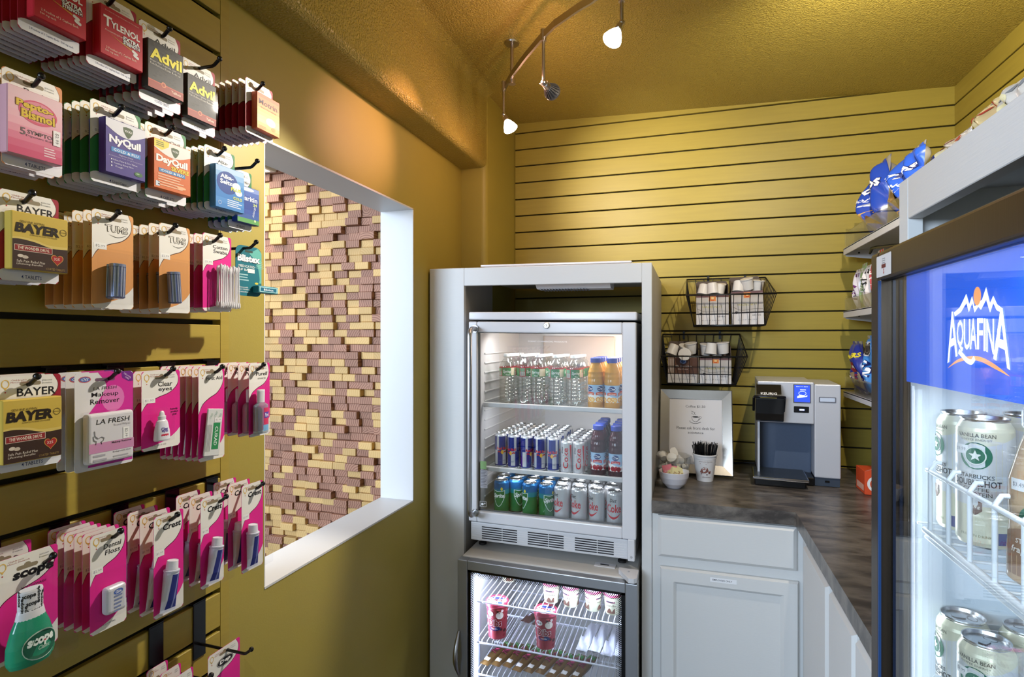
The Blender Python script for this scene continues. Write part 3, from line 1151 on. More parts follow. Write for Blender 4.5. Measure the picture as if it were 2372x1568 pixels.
# pinkish light leaking through the rear of the dichroic bulb
point_light('bulb_back_leak', tuple(Vector(j2) + Vector((-0.03, -0.05, 0.012))), 1.6, (1.0, 0.50, 0.38), 0.012)
spot_light('bulb_back_beam', tuple(Vector(j2) + Vector((-0.045, -0.03, 0.0))), (XL, 1.43, 2.00), 14, (1.0, 0.50, 0.46), 50, 1.0, 0.012)
h4 = Vector((0.36, 1.30, TZ))
a4 = h4 + Vector((0.30, 0.62, -0.30))
j4 = track_head('lit spotlight on the ceiling track just above the picture, toward the counter', h4, 0.070, a4, True)
spot_light('track_lamp_beam', tuple(Vector(j4) + (a4 - Vector(j4)).normalized() * 0.066), a4, 26, (1.0, 0.93, 0.80), 168, 0.6, 0.013)
# ------------------------------------------------------------------ packaged goods
alu = mat('aluminium', 'c9cacc', 0.25, metal=1.0)
ORD = ['first', 'second', 'third', 'fourth', 'fifth', 'sixth', 'seventh', 'eighth', 'ninth', 'tenth', 'eleventh', 'twelfth']


def pillow(mb, w, h, d, m, nx=10, nz=12, wr=0.0, seed=0, power=0.55, crimp=0.06, back=None, lean=0.0):
    """filled bag standing on z=0, front towards -Y; returns the front surface function"""
    rn = random.Random(seed)
    ph = [(rn.uniform(3, 9), rn.uniform(3, 9), rn.uniform(0, 6), rn.uniform(0.4, 1)) for _ in range(5)]

    def depth(x, z):
        fx = max(0.0, 1 - abs(2 * x / w) ** 2.2)
        t = z / h
        e = min(t, 1 - t)
        fz = 0.0 if e < crimp else min(1.0, (e - crimp) / 0.30) ** power
        q = 0
        for a, b, c, k in ph:
            q += k * math.sin(a * x / w * 2 + b * t * 2 + c)
        return d * 0.5 * fx ** 0.6 * fz * (1 + wr * q * 0.3) + wr * 0.0016 * q * (1 if 0.02 < t < 0.98 else 0.3)

    def pos(x, z, off=0.0, sgn=-1):
        wv = 1 - 0.08 * math.sin(math.pi * z / h)
        return (x * wv, sgn * (depth(x, z) + off) + lean * z, z)
    for sgn, mm in ((-1, m), (1, back or m)):
        vs, fs = [], []
        for j in range(nz + 1):
            for i in range(nx + 1):
                x, z = -w / 2 + w * i / nx, h * j / nz
                p = pos(x, z, 0.0, sgn)
                if i in (0, nx):
                    p = (p[0], lean * z, z)
                vs.append(p)
        for j in range(nz):
            for i in range(nx):
                a = j * (nx + 1) + i
                q = (a, a + 1, a + nx + 2, a + nx + 1)
                fs.append(q if sgn < 0 else q[::-1])
        mb.add(vs, fs, mm, True)
    return pos


def text_on(mb, t, m, pos, x, z, w, h, off=0.0012, bold=0.01, shear=0.0, rot=0.0, res=1):
    vs, fs, gw, gh = glyphs(t, bold, shear, res)
    sx, sz = w / gw, h / gh
    c, s = math.cos(rot), math.sin(rot)
    off += .0006
    mb.add([pos(x + a * sx * c - b * sz * s, z + a * sx * s + b * sz * c, off) for a, b in vs], fs, m)


def poly_on(mb, poly, m, pos, off=0.0008, n=5):
    """polygon laid on a curved bag front, as a triangle fan cut into small pieces"""
    cx = sum(p[0] for p in poly) / len(poly)
    cz = sum(p[1] for p in poly) / len(poly)
    rings_ = [[(cx + (x - cx) * k / n, cz + (z - cz) * k / n) for x, z in poly] for k in range(1, n + 1)]
    off += .0005
    vs = [pos(cx, cz, off)]
    for r_ in rings_:
        vs += [pos(x, z, off) for x, z in r_]
    N = len(poly)
    fs = [(0, 1 + i, 1 + (i + 1) % N) for i in range(N)]
    for k in range(n - 1):
        a, b = 1 + k * N, 1 + (k + 1) * N
        fs += [(a + i, b + i, b + (i + 1) % N, a + (i + 1) % N) for i in range(N)]
    mb.add(vs, fs, m, True)


def can_parts(root, r, h, body_m, art=None, top_m=None, bands=None):
    rb = r * 0.80
    mb = MB()
    prof = [(rb * 0.9, 0.002), (rb, 0.0), (r * 0.93, h * 0.018), (r, h * 0.05), (r, h * 0.90), (r * 0.97, h * 0.925), (r * 0.83, h * 0.972), (r * 0.82, h * 0.978)]
    ms = [alu, alu, body_m, body_m, top_m or body_m, top_m or body_m, alu]
    mb.lathe(prof, body_m, 28, ms=ms, capt=False)
    if art:
        art(mb, r, h)
    mb.build('can_body', root)
    l = MB()
    l.lathe([(r * 0.82, h * 0.976), (r * 0.86, h * 0.99), (r * 0.85, h), (r * 0.81, h * 0.998), (r * 0.77, h * 0.972), (r * 0.40, h * 0.975), (0.0005, h * 0.975)], alu, 28, capb=False)
    l.prism(rrect(-r * 0.16, r * 0.16, -r * 0.42, r * 0.1, r * 0.1), h * 0.977, h * 0.984, alu, (Vector((0, 0, 0)), Vector((1, 0, 0)), Vector((0, 1, 0))))
    ring(l, mat('can_score', '77787a', 0.4, metal=0.8), (Vector((0, 0, h * 0.976)), Vector((1, 0, 0)), Vector((0, 1, 0))), 0, r * 0.36, r * 0.26, r * 0.2, r * 0.03, 0.0002, 14)
    l.build('can_lid', root)


A0 = -math.pi / 2
rb_blue = mat('can_blue', '1b2f8a', 0.25, metal=0.4)
rb_silver = mat('can_silver', 'd2d4d9', 0.25, metal=0.4)


def art_energy(mb, r, h):
    for k in range(4):
        a = A0 + k * math.pi / 2
        sl = 0.33
        mb.patch_cyl(rb_blue, r, a - 0.55, a + 0.62, h * 0.50, h * 0.895, n=8)
        mb.patch_cyl(rb_blue, r, a + math.pi / 4 - 0.0, a + math.pi / 4 + 0.85, h * 0.06, h * 0.50, n=8)
        mb.patch_cyl(rb_blue, r, a - 0.80, a + 0.80, h * 0.055, h * 0.085, n=8)
    for k in (0, 2):
        a = A0 + k * math.pi / 2
        mb.patch_cyl(ink('e8b23a'), r, a - 0.26, a + 0.26, h * 0.42, h * 0.50, 0.0005, 8, top=lambda t: h * (0.44 + 0.065 * math.sin(math.pi * t)), bot=lambda t: h * (0.44 - 0.06 * math.sin(math.pi * t)))
        mb.text_cyl('Red Bull', ink('d0202c'), r, a, h * 0.55, r * 1.75, h * 0.075, 0.03, off=0.0007)
        for sg in (-1, 1):
            mb.patch_cyl(ink('b81f2a'), r, a + sg * 0.2, a + sg * 0.75, h * 0.40, h * 0.45, 0.0006, 6, top=lambda t: h * (0.43 + 0.05 * math.sin(2.6 * t)), bot=lambda t: h * (0.41 + 0.03 * math.sin(2.6 * t)))
        mb.text_cyl('ENERGY DRINK', ink('2d3f8f'), r, a, h * 0.20, r * 1.2, h * 0.028, off=0.0006)


green_can = mat('can_green', '2c7d44', 0.25, metal=0.4)
blue_can = mat('can_top_blue', '1f6fb0', 0.25, metal=0.4)
teal_can = mat('can_teal', '2590a0', 0.25, metal=0.4)


def art_lime(turn):
    def art(mb, r, h):
        mb.patch_cyl(teal_can, r, 0, 2 * math.pi, h * 0.58, h * 0.72, 0.0002, 28)
        mb.patch_cyl(blue_can, r, 0, 2 * math.pi, h * 0.72, h * 0.905, 0.0002, 28)
        for k in (0, 2):
            a = A0 + turn + k * math.pi / 2
            mb.patch_cyl(ink('e9eef2'), r, a - 0.86, a + 0.86, 0, 0, 0.0004, 12, top=lambda t: h * (0.70 - 0.03 * math.sin(math.pi * t)), bot=lambda t: h * (0.50 - 0.30 * math.sin(math.pi * t)))
            mb.patch_cyl(green_can, r, a - 0.80, a + 0.80, 0, 0, 0.0007, 12, top=lambda t: h * (0.685 - 0.03 * math.sin(math.pi * t)), bot=lambda t: h * (0.515 - 0.30 * math.sin(math.pi * t)))
            mb.text_cyl('Sprite', ink('f4f6f8'), r, a, h * 0.52, r * 1.5, h * 0.17, 0.03, 0.25, off=0.0010)
            mb.patch_cyl(ink('e3d34a'), r, a + 0.25, a + 0.60, 0, 0, 0.0011, 6, top=lambda t: h * (0.74 + 0.06 * math.sin(math.pi * t)), bot=lambda t: h * (0.74 - 0.05 * math.sin(math.pi * t)))
    return art


def art_cola(turn, vert=False):
    def art(mb, r, h):
        for k in (0, 2):
            a = A0 + turn + k * math.pi / 2
            if vert:
                mb.text_cyl('Coke', ink('c4202c'), r, a - 0.15, h * 0.46, h * 0.62, r * 0.85, 0.02, off=0.0006, vert=True)
                mb.text_cyl('Diet', ink('2a2a2e'), r, a - 0.75, h * 0.70, h * 0.2, r * 0.34, 0.01, 0.2, off=0.0006, vert=True)
                mb.patch_cyl(ink('c4202c'), r, a + 0.52, a + 0.85, 0, 0, 0.0005, 6, top=lambda t: h * 0.86, bot=lambda t: h * (0.80 - 0.72 * t))
            else:
                mb.text_cyl('Diet', ink('2a2a2e'), r, a - 0.1, h * 0.745, r * 0.85, h * 0.11, 0.01, 0.25, off=0.0006)
                mb.text_cyl('Coke', ink('c0303a'), r, a, h * 0.52, r * 1.9, h * 0.24, 0.02, off=0.0006)
                mb.patch_cyl(ink('c0303a'), r, a - 0.9, a + 0.9, 0, 0, 0.0005, 12, top=lambda t: h * (0.36 - 0.10 * math.sin(math.pi * t) + 0.03 * t), bot=lambda t: h * (0.345 - 0.155 * math.sin(math.pi * t) + 0.04 * t))
    return art


def new_can(name, r, h, m, art, label, cat='can', top=None):
    o = thing(name, label, cat)
    can_parts(o, r, h, m, art, top)
    return o


class Pool:
    """first call hands out the prototype, later calls copies of it"""
    def __init__(s, proto):
        s.p, s.used = proto, False

    def put(s, loc, rz, label, group=None):
        o = copy_tree(s.p) if s.used else s.p
        s.used = True
        o.location = loc
        o.rotation_euler = (0, 0, rz)
        o['label'] = label
        if group:
            o['group'] = group
        return o


def sz2(z, x):
    return z - 0.0132 * (x + 0.445) + 0.0007


# middle shelf: slim energy cans five across, six deep
rnd = random.Random(5)
pe = Pool(new_can('energy_drink_can', 0.0214, 0.122, rb_silver, art_energy, ''))
us = [1159, 1190, 1220, 1251, 1281.5]
xs = [onY(u, 1040, 1.915).x for u in us]
for r_ in range(6):
    for c_ in range(5):
        y = 1.915 + r_ * 0.0465 + (0.006 if c_ in (0,) else 0)
        x = xs[c_] + (rnd.uniform(-.0008, .0008) if r_ else 0) + (0.002 * r_ if c_ == 0 else 0)
        lab = 'slim blue and silver can, middle cooler shelf, %s row from front, %s from left' % (ORD[r_], ORD[c_])
        pe.put((x, y, sz2(SH2 - 0.0022, x)), [0.5, -0.35, 0.9, 0.25, -0.1][c_] + rnd.uniform(-.2, .2) if r_ == 0 else rnd.uniform(0, 6), lab, 'energy cans on the middle cooler shelf')
pc = Pool(new_can('cola_can', 0.0215, 0.113, rb_silver, art_cola(0.15, True), ''))
for r_ in range(6):
    for c_ in range(2):
        u = (1313, 1341)[c_]
        y = 1.912 + r_ * 0.0455
        x = onY(u, 1040, 1.912).x + 0.0015 * r_
        pc.put((x, y, sz2(SH2 - 0.0022, x)), 0.1 * c_ if r_ == 0 else rnd.uniform(0, 6), 'silver and red slim can, middle cooler shelf, %s row from front, %s column' % (ORD[r_], ('left', 'right')[c_]), 'silver cola cans on the middle cooler shelf')

# bottom: green cans and silver cola cans
pl1 = Pool(new_can('lemon_soda_can', 0.0268, 0.114, green_can, art_lime(-0.15), '', top=blue_can))
spots = [(1162, 1.905, 0.05), (1196, 1.935, 1.0), (1228, 1.905, -0.75), (1266, 1.905, 0.9)]
gx = []
for k, (u, y, rz) in enumerate(spots):
    x = onY(u, 1120, y).x
    gx.append(x)
    pl1.put((x, y, sz2(SHB, x)), rz, 'green and blue soda can on the cooler floor, front row, %s from left' % ORD[k], 'green soda cans on the cooler floor')
pk = Pool(new_can('cola_can', 0.0268, 0.114, rb_silver, art_cola(-0.55), ''))
for k, (u, y, rz) in enumerate([(1302, 1.902, -0.10), (1342, 1.900, -0.05), (1383, 1.898, -0.12), (1424, 1.896, 0.55)]):
    x = onY(u, 1120, y).x
    gx.append(x)
    pk.put((x, y, sz2(SHB, x)), rz, 'silver cola can with red lettering on the cooler floor, front row, %s of four' % ORD[k], 'silver cola cans on the cooler floor')
for r_ in range(1, 4):
    for c_ in range(8):
        x = [-0.668, -0.612, -0.556, -0.500, -0.4445, -0.389, -0.333, -0.277][c_] + 0.022
        y = 1.905 + r_ * 0.0585 + (0.028 if c_ == 1 else 0)
        if c_ < 4:
            pl1.put((x, y, sz2(SHB, x)), rnd.uniform(0, 6), 'green soda can on the cooler floor, %s row from front, %s from left' % (ORD[r_], ORD[c_]), 'green soda cans on the cooler floor')
        else:
            pk.put((x, y, sz2(SHB, x)), rnd.uniform(0, 6), 'silver cola can on the cooler floor, %s row from front, %s from left' % (ORD[r_], ORD[c_]), 'silver cola cans on the cooler floor')

# top shelf: water bottles and orange juice
clear_pet = pane('clear_bottle', (0.93, 0.95, 0.95), 2.6, 0.03, 0.05)
water_pet = clear_pet


def water_bottle():
    o = thing('water_bottle', '', 'bottle')
    r, h = 0.0265, 0.176
    mb = MB()
    prof = [(r * 0.75, 0.0), (r * 0.96, 0.004)]
    for k in range(7):
        z = 0.010 + k * 0.0125
        prof += [(r, z), (r, z + 0.007), (r * 0.93, z + 0.0095), (r * 0.93, z + 0.0105)]
    prof += [(r, 0.100), (r, 0.125), (r * 0.97, 0.132), (r * 0.80, 0.146), (r * 0.5, 0.156), (0.0105, 0.160), (0.0105, 0.164), (0.0125, 0.1645), (0.0125, 0.1655), (0.0102, 0.166), (0.0102, 0.167)]
    mb.lathe(prof, water_pet, 28, capt=False)
    mb.build('bottle_body', o)
    mb = MB()
    mb.lathe([(0.0112, 0.1662), (0.0115, 0.167), (0.0112, 0.1758), (0.0005, 0.1765)], mat('bottle_cap_white', 'dfe3e4', 0.4), 20)
    mb.build('bottle_cap', o)
    mb = MB()
    mb.patch_cyl(mat('label_green', '4d8a5e', 0.45), r, 0, 2 * math.pi, 0.098, 0.127, 0.0005, 28)
    mb.patch_cyl(ink('b8474f'), r, 0, 2 * math.pi, 0.127, 0.130, 0.0005, 28)
    mb.patch_cyl(ink('b8474f'), r, A0 - 1.2, A0 - 0.35, 0.097, 0.128, 0.0008, 10)
    mb.patch_cyl(ink('d5dbd0'), r, A0 - 1.1, A0 - 0.45, 0.099, 0.113, 0.0010, 8)
    for k in range(7):
        mb.patch_cyl(ink('40404a'), r, A0 - 1.05 + k * 0.08, A0 - 1.02 + k * 0.08, 0.100, 0.112, 0.0012, 2)
    mb.patch_cyl(ink('7fae8c'), r, A0 - 1.1, A0 - 0.45, 0.114, 0.126, 0.0010, 8)
    mb.text_cyl('Spring', ink('e9f0ea'), r, A0 + 0.35, 0.113, r * 1.1, 0.013, 0.02, 0.2, off=0.0010)
    mb.text_cyl('Water', ink('e9f0ea'), r, A0 + 0.45, 0.1025, r * 0.6, 0.006, 0.01, off=0.0010)
    mb.patch_cyl(ink('e4d9c0'), r, A0 + 0.9, A0 + 1.9, 0.100, 0.126, 0.0008, 8)
    mb.build('bottle_label', o)
    return o


pw = Pool(water_bottle())
SH1T = SH1 - 0.0022
for r_ in range(4):
    for c_, u in enumerate((1174, 1211, 1247, 1288, 1329)):
        y = 1.938 + r_ * 0.056 + (0.02 if c_ == 1 else 0)
        x = onY(u, 880, 1.938).x + 0.001 * r_
        pw.put((x, y, sz2(SH1T, x)), [0.0, 0.8, -0.5, -0.2, 0.15][c_] + (r_ * 1.3), 'clear water bottle with green label, top cooler shelf, %s row, %s from left' % (ORD[r_], ORD[c_]), 'water bottles on the top cooler shelf')


def juice_bottle(name, liquid, dark):
    o = thing(name, '', 'bottle')
    r, h = 0.0268, 0.170
    mb = MB()
    prof = [(r * 0.85, 0.0), (r, 0.004), (r, 0.018), (r * 0.95, 0.021), (r * 0.95, 0.078), (r, 0.081), (r, 0.09), (r * 0.97, 0.098), (r * 0.99, 0.106), (r * 0.93, 0.114), (r * 0.95, 0.122), (r * 0.85, 0.130), (r * 0.80, 0.136), (0.0175, 0.146), (0.0160, 0.150), (0.0160, 0.154)]
    mb.lathe(prof, liquid, 28)
    mb.build('bottle_body', o)
    mb = MB()
    mb.lathe([(0.0182, 0.1535), (0.0182, 0.168), (0.0165, 0.170), (0.0005, 0.170)], mat('cap_blue', '2a3f96', 0.4), 24)
    mb.build('bottle_cap', o)
    mb = MB()
    rr = r * 0.95
    mb.patch_cyl(ink('9fc2e2'), rr, 0, 2 * math.pi, 0.021, 0.079, 0.0006, 28)
    mb.patch_cyl(ink('eef0ee'), rr, 0, 2 * math.pi, 0.021, 0.045, 0.0008, 28, top=lambda t: 0.043 + 0.005 * math.sin(t * 12.6))
    for a in (A0 - 1.25, A0 + 0.25, A0 + 1.75):
        mb.patch_cyl(ink('20407e'), rr, a - 0.5, a + 0.5, 0, 0, 0.0011, 10, top=lambda t: 0.066 + 0.0095 * math.sin(math.pi * t) ** 0.6, bot=lambda t: 0.066 - 0.0095 * math.sin(math.pi * t) ** 0.6)
        mb.patch_cyl(ink('f2f4f6'), rr, a - 0.45, a + 0.45, 0, 0, 0.0013, 8, top=lambda t: 0.069 + 0.0025 * math.sin(6.3 * t), bot=lambda t: 0.0672 + 0.003 * math.sin(6.3 * t))
        mb.text_cyl('Ocean Spray', ink('f2f4f6'), rr, a, 0.0635, 0.020, 0.004, 0.01, 0.15, off=0.0014)
        mb.patch_cyl(ink('d3532f' if not dark else 'c22f3c'), rr, a - 0.62, a + 0.62, 0, 0, 0.0011, 8, top=lambda t: 0.053 + 0.003 * math.sin(3.1 * t), bot=lambda t: 0.044 + 0.003 * math.sin(3.1 * t))
        mb.text_cyl('100% Orange' if not dark else 'Cranberry', ink('f6ece0'), rr, a, 0.0492, 0.024, 0.0055, 0.01, 0.1, off=0.0014)
        fr_ = ['e89a2c', 'eba53c', 'f0b95a'] if not dark else ['a01c2c', 'b62a38', '8c1626']
        for k, (da, dz, s_) in enumerate(((-0.35, 0.030, 0.0085), (0.1, 0.033, 0.006), (0.42, 0.029, 0.0085), (-0.05, 0.026, 0.005))):
            aa = a + da
            mb.patch_cyl(ink(fr_[k % 3]), rr, aa - s_ / rr, aa + s_ / rr, 0, 0, 0.0012 + k * 0.0001, 8, top=lambda t, dz=dz, s_=s_: dz + s_ * math.sin(math.pi * t) ** 0.6, bot=lambda t, dz=dz, s_=s_: dz - s_ * math.sin(math.pi * t) ** 0.6)
            if not dark:
                mb.patch_cyl(ink('f6d89a'), rr, aa - s_ * .6 / rr, aa + s_ * .6 / rr, 0, 0, 0.0017 + k * 0.0001, 6, top=lambda t, dz=dz, s_=s_: dz + s_ * .6 * math.sin(math.pi * t) ** 0.6, bot=lambda t, dz=dz, s_=s_: dz - s_ * .6 * math.sin(math.pi * t) ** 0.6)
    mb.build('bottle_label', o)
    return o


pj = Pool(juice_bottle('juice_bottle', mat('orange_juice', 'c9923a', 0.2, spec=0.5), False))
pr_ = Pool(juice_bottle('juice_bottle', mat('cranberry_juice', '3d1420', 0.12, spec=0.5), True))
for r_ in range(4):
    for c_, u in enumerate((1380, 1418)):
        y = 1.925 + r_ * 0.0565
        x = onY(u, 880, 1.925).x
        pj.put((x, y, sz2(SH1T, x)), (0.55, -0.15)[c_] + r_, 'orange juice bottle with blue cap on top cooler shelf, %s row, %s column' % (ORD[r_], ('left', 'right')[c_]), 'orange juice bottles on the top cooler shelf')
    for c_, u in enumerate((1386, 1428)):
        y = 1.915 - 0.004 * c_ + r_ * 0.0565
        x = onY(u, 1050, 1.915).x
        pr_.put((x, y, sz2(SH2 - 0.0022, x)), -0.25 + r_, 'dark red juice bottle with blue cap on middle cooler shelf, %s row, %s column' % (ORD[r_], ('left', 'right')[c_]), 'cranberry juice bottles on the middle cooler shelf')

# ------------------------------------------------------------------ freezer goods
def sz3(z, x):
    return z - 0.0165 * (x + 0.445) + 0.0008


def tub(name, r, h, side, lid, kind):
    o = thing(name, '', 'ice cream tub')
    mb = MB()
    mb.lathe([(r * 0.72, 0.002), (r * 0.76, 0.0), (r * 0.93, h * 0.90), (r * 0.93, h * 0.93)], side, 28)
    rm = r * 0.85
    if kind == 'dibs':
        sl = (r * 0.93 - r * 0.76) / (h * 0.9)
        rad = lambda z: r * 0.76 + sl * z
        def wrap(t, m, z, w, hh, bold=0.02, shear=0.0, off=0.0006, a=A0):
            vs, fs, gw, gh = glyphs(t, bold, shear, 2)
            out = []
            for p, q in vs:
                x_, z_ = p * w / gw, z + q * hh / gh
                R_ = rad(z_) + off
                out.append((R_ * math.cos(a + x_ / R_), R_ * math.sin(a + x_ / R_), z_))
            mb.add(out, fs, m)
        def blob(a, z, ra, rz_, m, off):
            pts = circle(0, 0, ra, rz_, 14)
            vs = []
            for p, q in pts:
                R_ = rad(z + q) + off
                vs.append((R_ * math.cos(a + p / R_), R_ * math.sin(a + p / R_), z + q))
            mb.add(vs, [tuple(range(len(vs)))], m)
        rn = random.Random(3)
        for k in range(40):
            blob(A0 + rn.uniform(-3.1, 3.1), rn.uniform(0.06, 0.95) * h * 0.9, rn.uniform(.003, .007), rn.uniform(.003, .006), ink(rn.choice(['4a2220', 'e9dcd2', '8e2730', 'd65a60'])), 0.0003 + k * 0.00001)
        for a in (A0, A0 + math.pi):
            blob(a + 0.5, h * 0.68, 0.014, 0.012, ink('eadfce'), 0.0009)
            blob(a - 0.45, h * 0.72, 0.0125, 0.009, ink('ece6e2'), 0.0010)
            wrap('Nestle', ink('4a3c3c'), h * 0.72, 0.018, 0.005, off=0.0013, a=a - 0.45)
            wrap('Dibs', ink('f2ecec'), h * 0.47, r * 1.28, h * 0.21, 0.07, off=0.0011, a=a)
            wrap('Dibs', ink('8e1c28'), h * 0.47, r * 1.22, h * 0.19, 0.035, off=0.0015, a=a)
            blob(a, h * 0.31, 0.021, 0.0075, ink('27326a'), 0.0012)
            wrap('vanilla', ink('dfe2ee'), h * 0.31, 0.020, 0.005, off=0.0016, a=a)
    else:
        for k in range(3):
            a = A0 + k * 2.1
            mb.patch_cyl(ink('6d4b3c'), rm, a - 0.5, a + 0.5, h * 0.10, h * 0.34, 0.001, 8, top=lambda t: h * (0.16 + 0.18 * abs(math.sin(5 * t))))
            mb.patch_cyl(ink('8a5a62'), rm, a - 0.7, a + 0.5, h * 0.60, h * 0.72, 0.0022, 8)
            mb.patch_cyl(ink('3a3440'), rm, a - 0.55, a + 0.2, h * 0.63, h * 0.68, 0.003, 6)
            mb.text_cyl('vanilla', ink('4a3a30'), rm, a, h * 0.48, r, h * 0.10, off=0.0024)
    mb.build('tub', o)
    mb = MB()
    mb.lathe([(r * 0.94, h * 0.88), (r, h * 0.90), (r, h * 0.985), (r * 0.96, h), (r * 0.9, h), (r * 0.88, h * 0.975), (0.0005, h * 0.975)], lid, 28, capb=False)
    Ft = (Vector((0, 0, h * 0.976)), Vector((1, 0, 0)), Vector((0, 1, 0)))
    if kind == 'dibs':
        mb.flat(circle(0, 0, r * 0.80, None, 20), ink('e7dfe0'), Ft, 0.0004)
        rn = random.Random(9)
        for k in range(14):
            t, q = rn.uniform(0, 6.28), r * rn.uniform(0.45, 0.78)
            mb.flat(circle(q * math.cos(t), q * math.sin(t), 0.004, 0.003, 8), ink(rn.choice(['4a2220', 'a3343c', '3a4a8a'])), Ft, 0.0006 + k * 1e-5)
        mb.flat(circle(-0.002, 0.016, 0.020, 0.008, 18), ink('3a4a9a'), Ft, 0.0009)
        mb.flat(circle(0.012, -0.017, 0.012, 0.007, 18), ink('3a5aa8'), Ft, 0.0009)
        mb.text('Dibs', ink('7e1a28'), Ft, 0, 0, w=r * 0.85, h=r * 0.36, off=0.0012, bold=0.05, rot=math.pi)
    else:
        mb.flat(circle(0, 0, r * 0.84, None, 20), ink('d9c2c6'), Ft, 0.0004)
    mb.build('tub_lid', o)
    return o


pd = Pool(tub('ice_cream_tub', 0.0400, 0.122, mat('tub_red', '9c2e3a', 0.4), mat('lid_pink', 'c4405a', 0.35), 'dibs'))
for u, v, y, lab in ((1152, 1481, 1.845, 'red ice cream tub with pink lid, at the left end of the middle freezer shelf'), (1264, 1497, 1.838, 'red ice cream tub with pink lid, in the centre of the middle freezer shelf')):
    x = onY(u, v, y).x
    pd.put((x, y, sz3(FS2 + 0.0016, x)), 0.06, lab, 'red ice cream tubs on the middle freezer shelf')
pi_ = Pool(tub('ice_cream_cup', 0.0305, 0.066, mat('tub_cream', 'd8d6b4', 0.4), mat('lid_rose', 'b8566c', 0.35), 'cup'))
for k, (u, y) in enumerate(((1277, 1.862), (1322.5, 1.858), (1374, 1.855), (1419, 1.852))):
    x = onY(u, 1410, y).x
    pi_.put((x, y, sz3(FS1 + 0.0016, x)), [0.1, -0.5, 1.2, 2.0][k], 'small cream ice cream cup with rose lid, top freezer shelf, %s from left' % ORD[k], 'small ice cream cups on the top freezer shelf')
x = onY(1171, 1360, 1.90).x
pi_.put((x - 0.01, 1.97, sz3(FS1 + 0.0016, x)), 0.4, 'small cream ice cream cup with rose lid, alone at the left of top freezer shelf')

film = pane('clear_film', (0.93, 0.94, 0.97), 1.6, 0.12, 0.06)
paper_w = mat('white_wrapper', 'd9dae0', 0.35, bump=0.15, bscale=60)


def lay(mb_pos_h):
    return Matrix.Rotation(R(-90), 4, 'X')


def bar_wrap(name, w, h, d, m, art=None, seed=0, wr=0.35):
    """a wrapped bar lying on its back: length along +Y, printed side up"""
    o = thing(name, '', 'wrapped bar')
    mb = MB(Matrix.Translation((0, 0, d * 0.5 + 0.0005)) @ Matrix.Rotation(R(-90), 4, 'X'))
    pos = pillow(mb, w, h, d, m, 8, 14, wr, seed, 0.35, 0.05)
    if art:
        art(mb, pos, w, h)
    mb.build('wrapper', o)
    return o


def art_twix(mb, pos, w, h):
    text_on(mb, 'TWIX', ink('6a1a3c'), pos, 0.0, h * 0.52, h * 0.38, w * 0.62, 0.0022, 0.03, 0.1, R(90))
    text_on(mb, 'TWIX', ink('b23a5e'), pos, 0.0, h * 0.52, h * 0.36, w * 0.5, 0.0030, 0.0, 0.1, R(90))
    poly_on(mb, rect(-w * .4, w * .4, h * 0.76, h * 0.92), ink('4f8f4a'), pos, 0.0016, 3)
    for k in range(4):
        poly_on(mb, rect(-w * .3 + k * w * .16, -w * .24 + k * w * .16, h * 0.78, h * 0.90), ink('a9cf9a'), pos, 0.0024, 1)
    poly_on(mb, rect(-w * .3, w * .25, h * 0.10, h * 0.2), ink('d8d2c6'), pos, 0.0016, 2)


gold = mat('gold_brown_wrapper', '77592f', 0.28, metal=0.35, bump=0.2, bscale=50)
ptw = Pool(bar_wrap('ice_cream_bar', 0.0355, 0.168, 0.026, gold, art_twix, 4))
tw = [(-0.672 + k * .0385, 1.806 + .006 * (k % 3), .30, -.27 + .012 * (k % 2)) for k in range(9)]
for k, (x, y, z, rz) in enumerate(tw):
    ptw.put((x, y + 0.01, sz3(FS3 + 0.0024, x)), rz, 'gold-brown ice cream bar on the lowest freezer shelf, %s from left' % ORD[k], 'gold ice cream bars on the lowest freezer shelf')
dk = mat('dark_brown_wrapper', '4a3026', 0.3, bump=0.2, bscale=50)


def art_snick(mb, pos, w, h):
    text_on(mb, 'SNICKERS', ink('c8c2d6'), pos, 0.0, h * 0.5, h * 0.5, w * 0.36, 0.0022, 0.02, 0.15, R(90))


psn = Pool(bar_wrap('ice_cream_bar', 0.036, 0.105, 0.024, dk, art_snick, 8))
for k, (x, y, rz) in enumerate(((-0.560, 1.935, -.30), (-0.515, 1.925, -.22), (-0.545, 2.06, -.3), (-0.497, 2.045, -.2))):
    psn.put((x, y, sz3(FS2 + 0.0024, x)), rz, 'dark brown ice cream bar behind the tubs on middle freezer shelf, %s %s' % (('front', 'front', 'rear', 'rear')[k], ('left', 'right', 'left', 'right')[k]), 'dark ice cream bars on the middle freezer shelf')
pwh = Pool(bar_wrap('ice_cream_sandwich', 0.0385, 0.185, 0.034, paper_w, None, 12, 1.0))
for k, (u, dy, rz) in enumerate(((1345, 0.0, -.10), (1374, 0.010, -.11), (1403, -0.002, -.12), (1432, 0.006, -.10))):
    x = onY(u, 1530, 1.80).x
    pwh.put((x, 1.803 + dy, sz3(FS2 + 0.0055, x)), rz, 'white-wrapped ice cream sandwich on right of middle freezer shelf, %s from left' % ORD[k], 'white-wrapped ice creams on the middle freezer shelf')
# ------------------------------------------------------------------ hanging blister cards on the left wall
hook_black = mat('hook_black', '0d0c0d', 0.25)
blister = pane('blister_plastic', (0.975, 0.975, 0.98), 0.20, 0.03, 0.0)
card_white = ink('e6e3dd')
TIPX = -0.770
MAG, RED, GRN, ORA = 'df2a8e', '9a1f33', '2f7a45', 'd9995c'


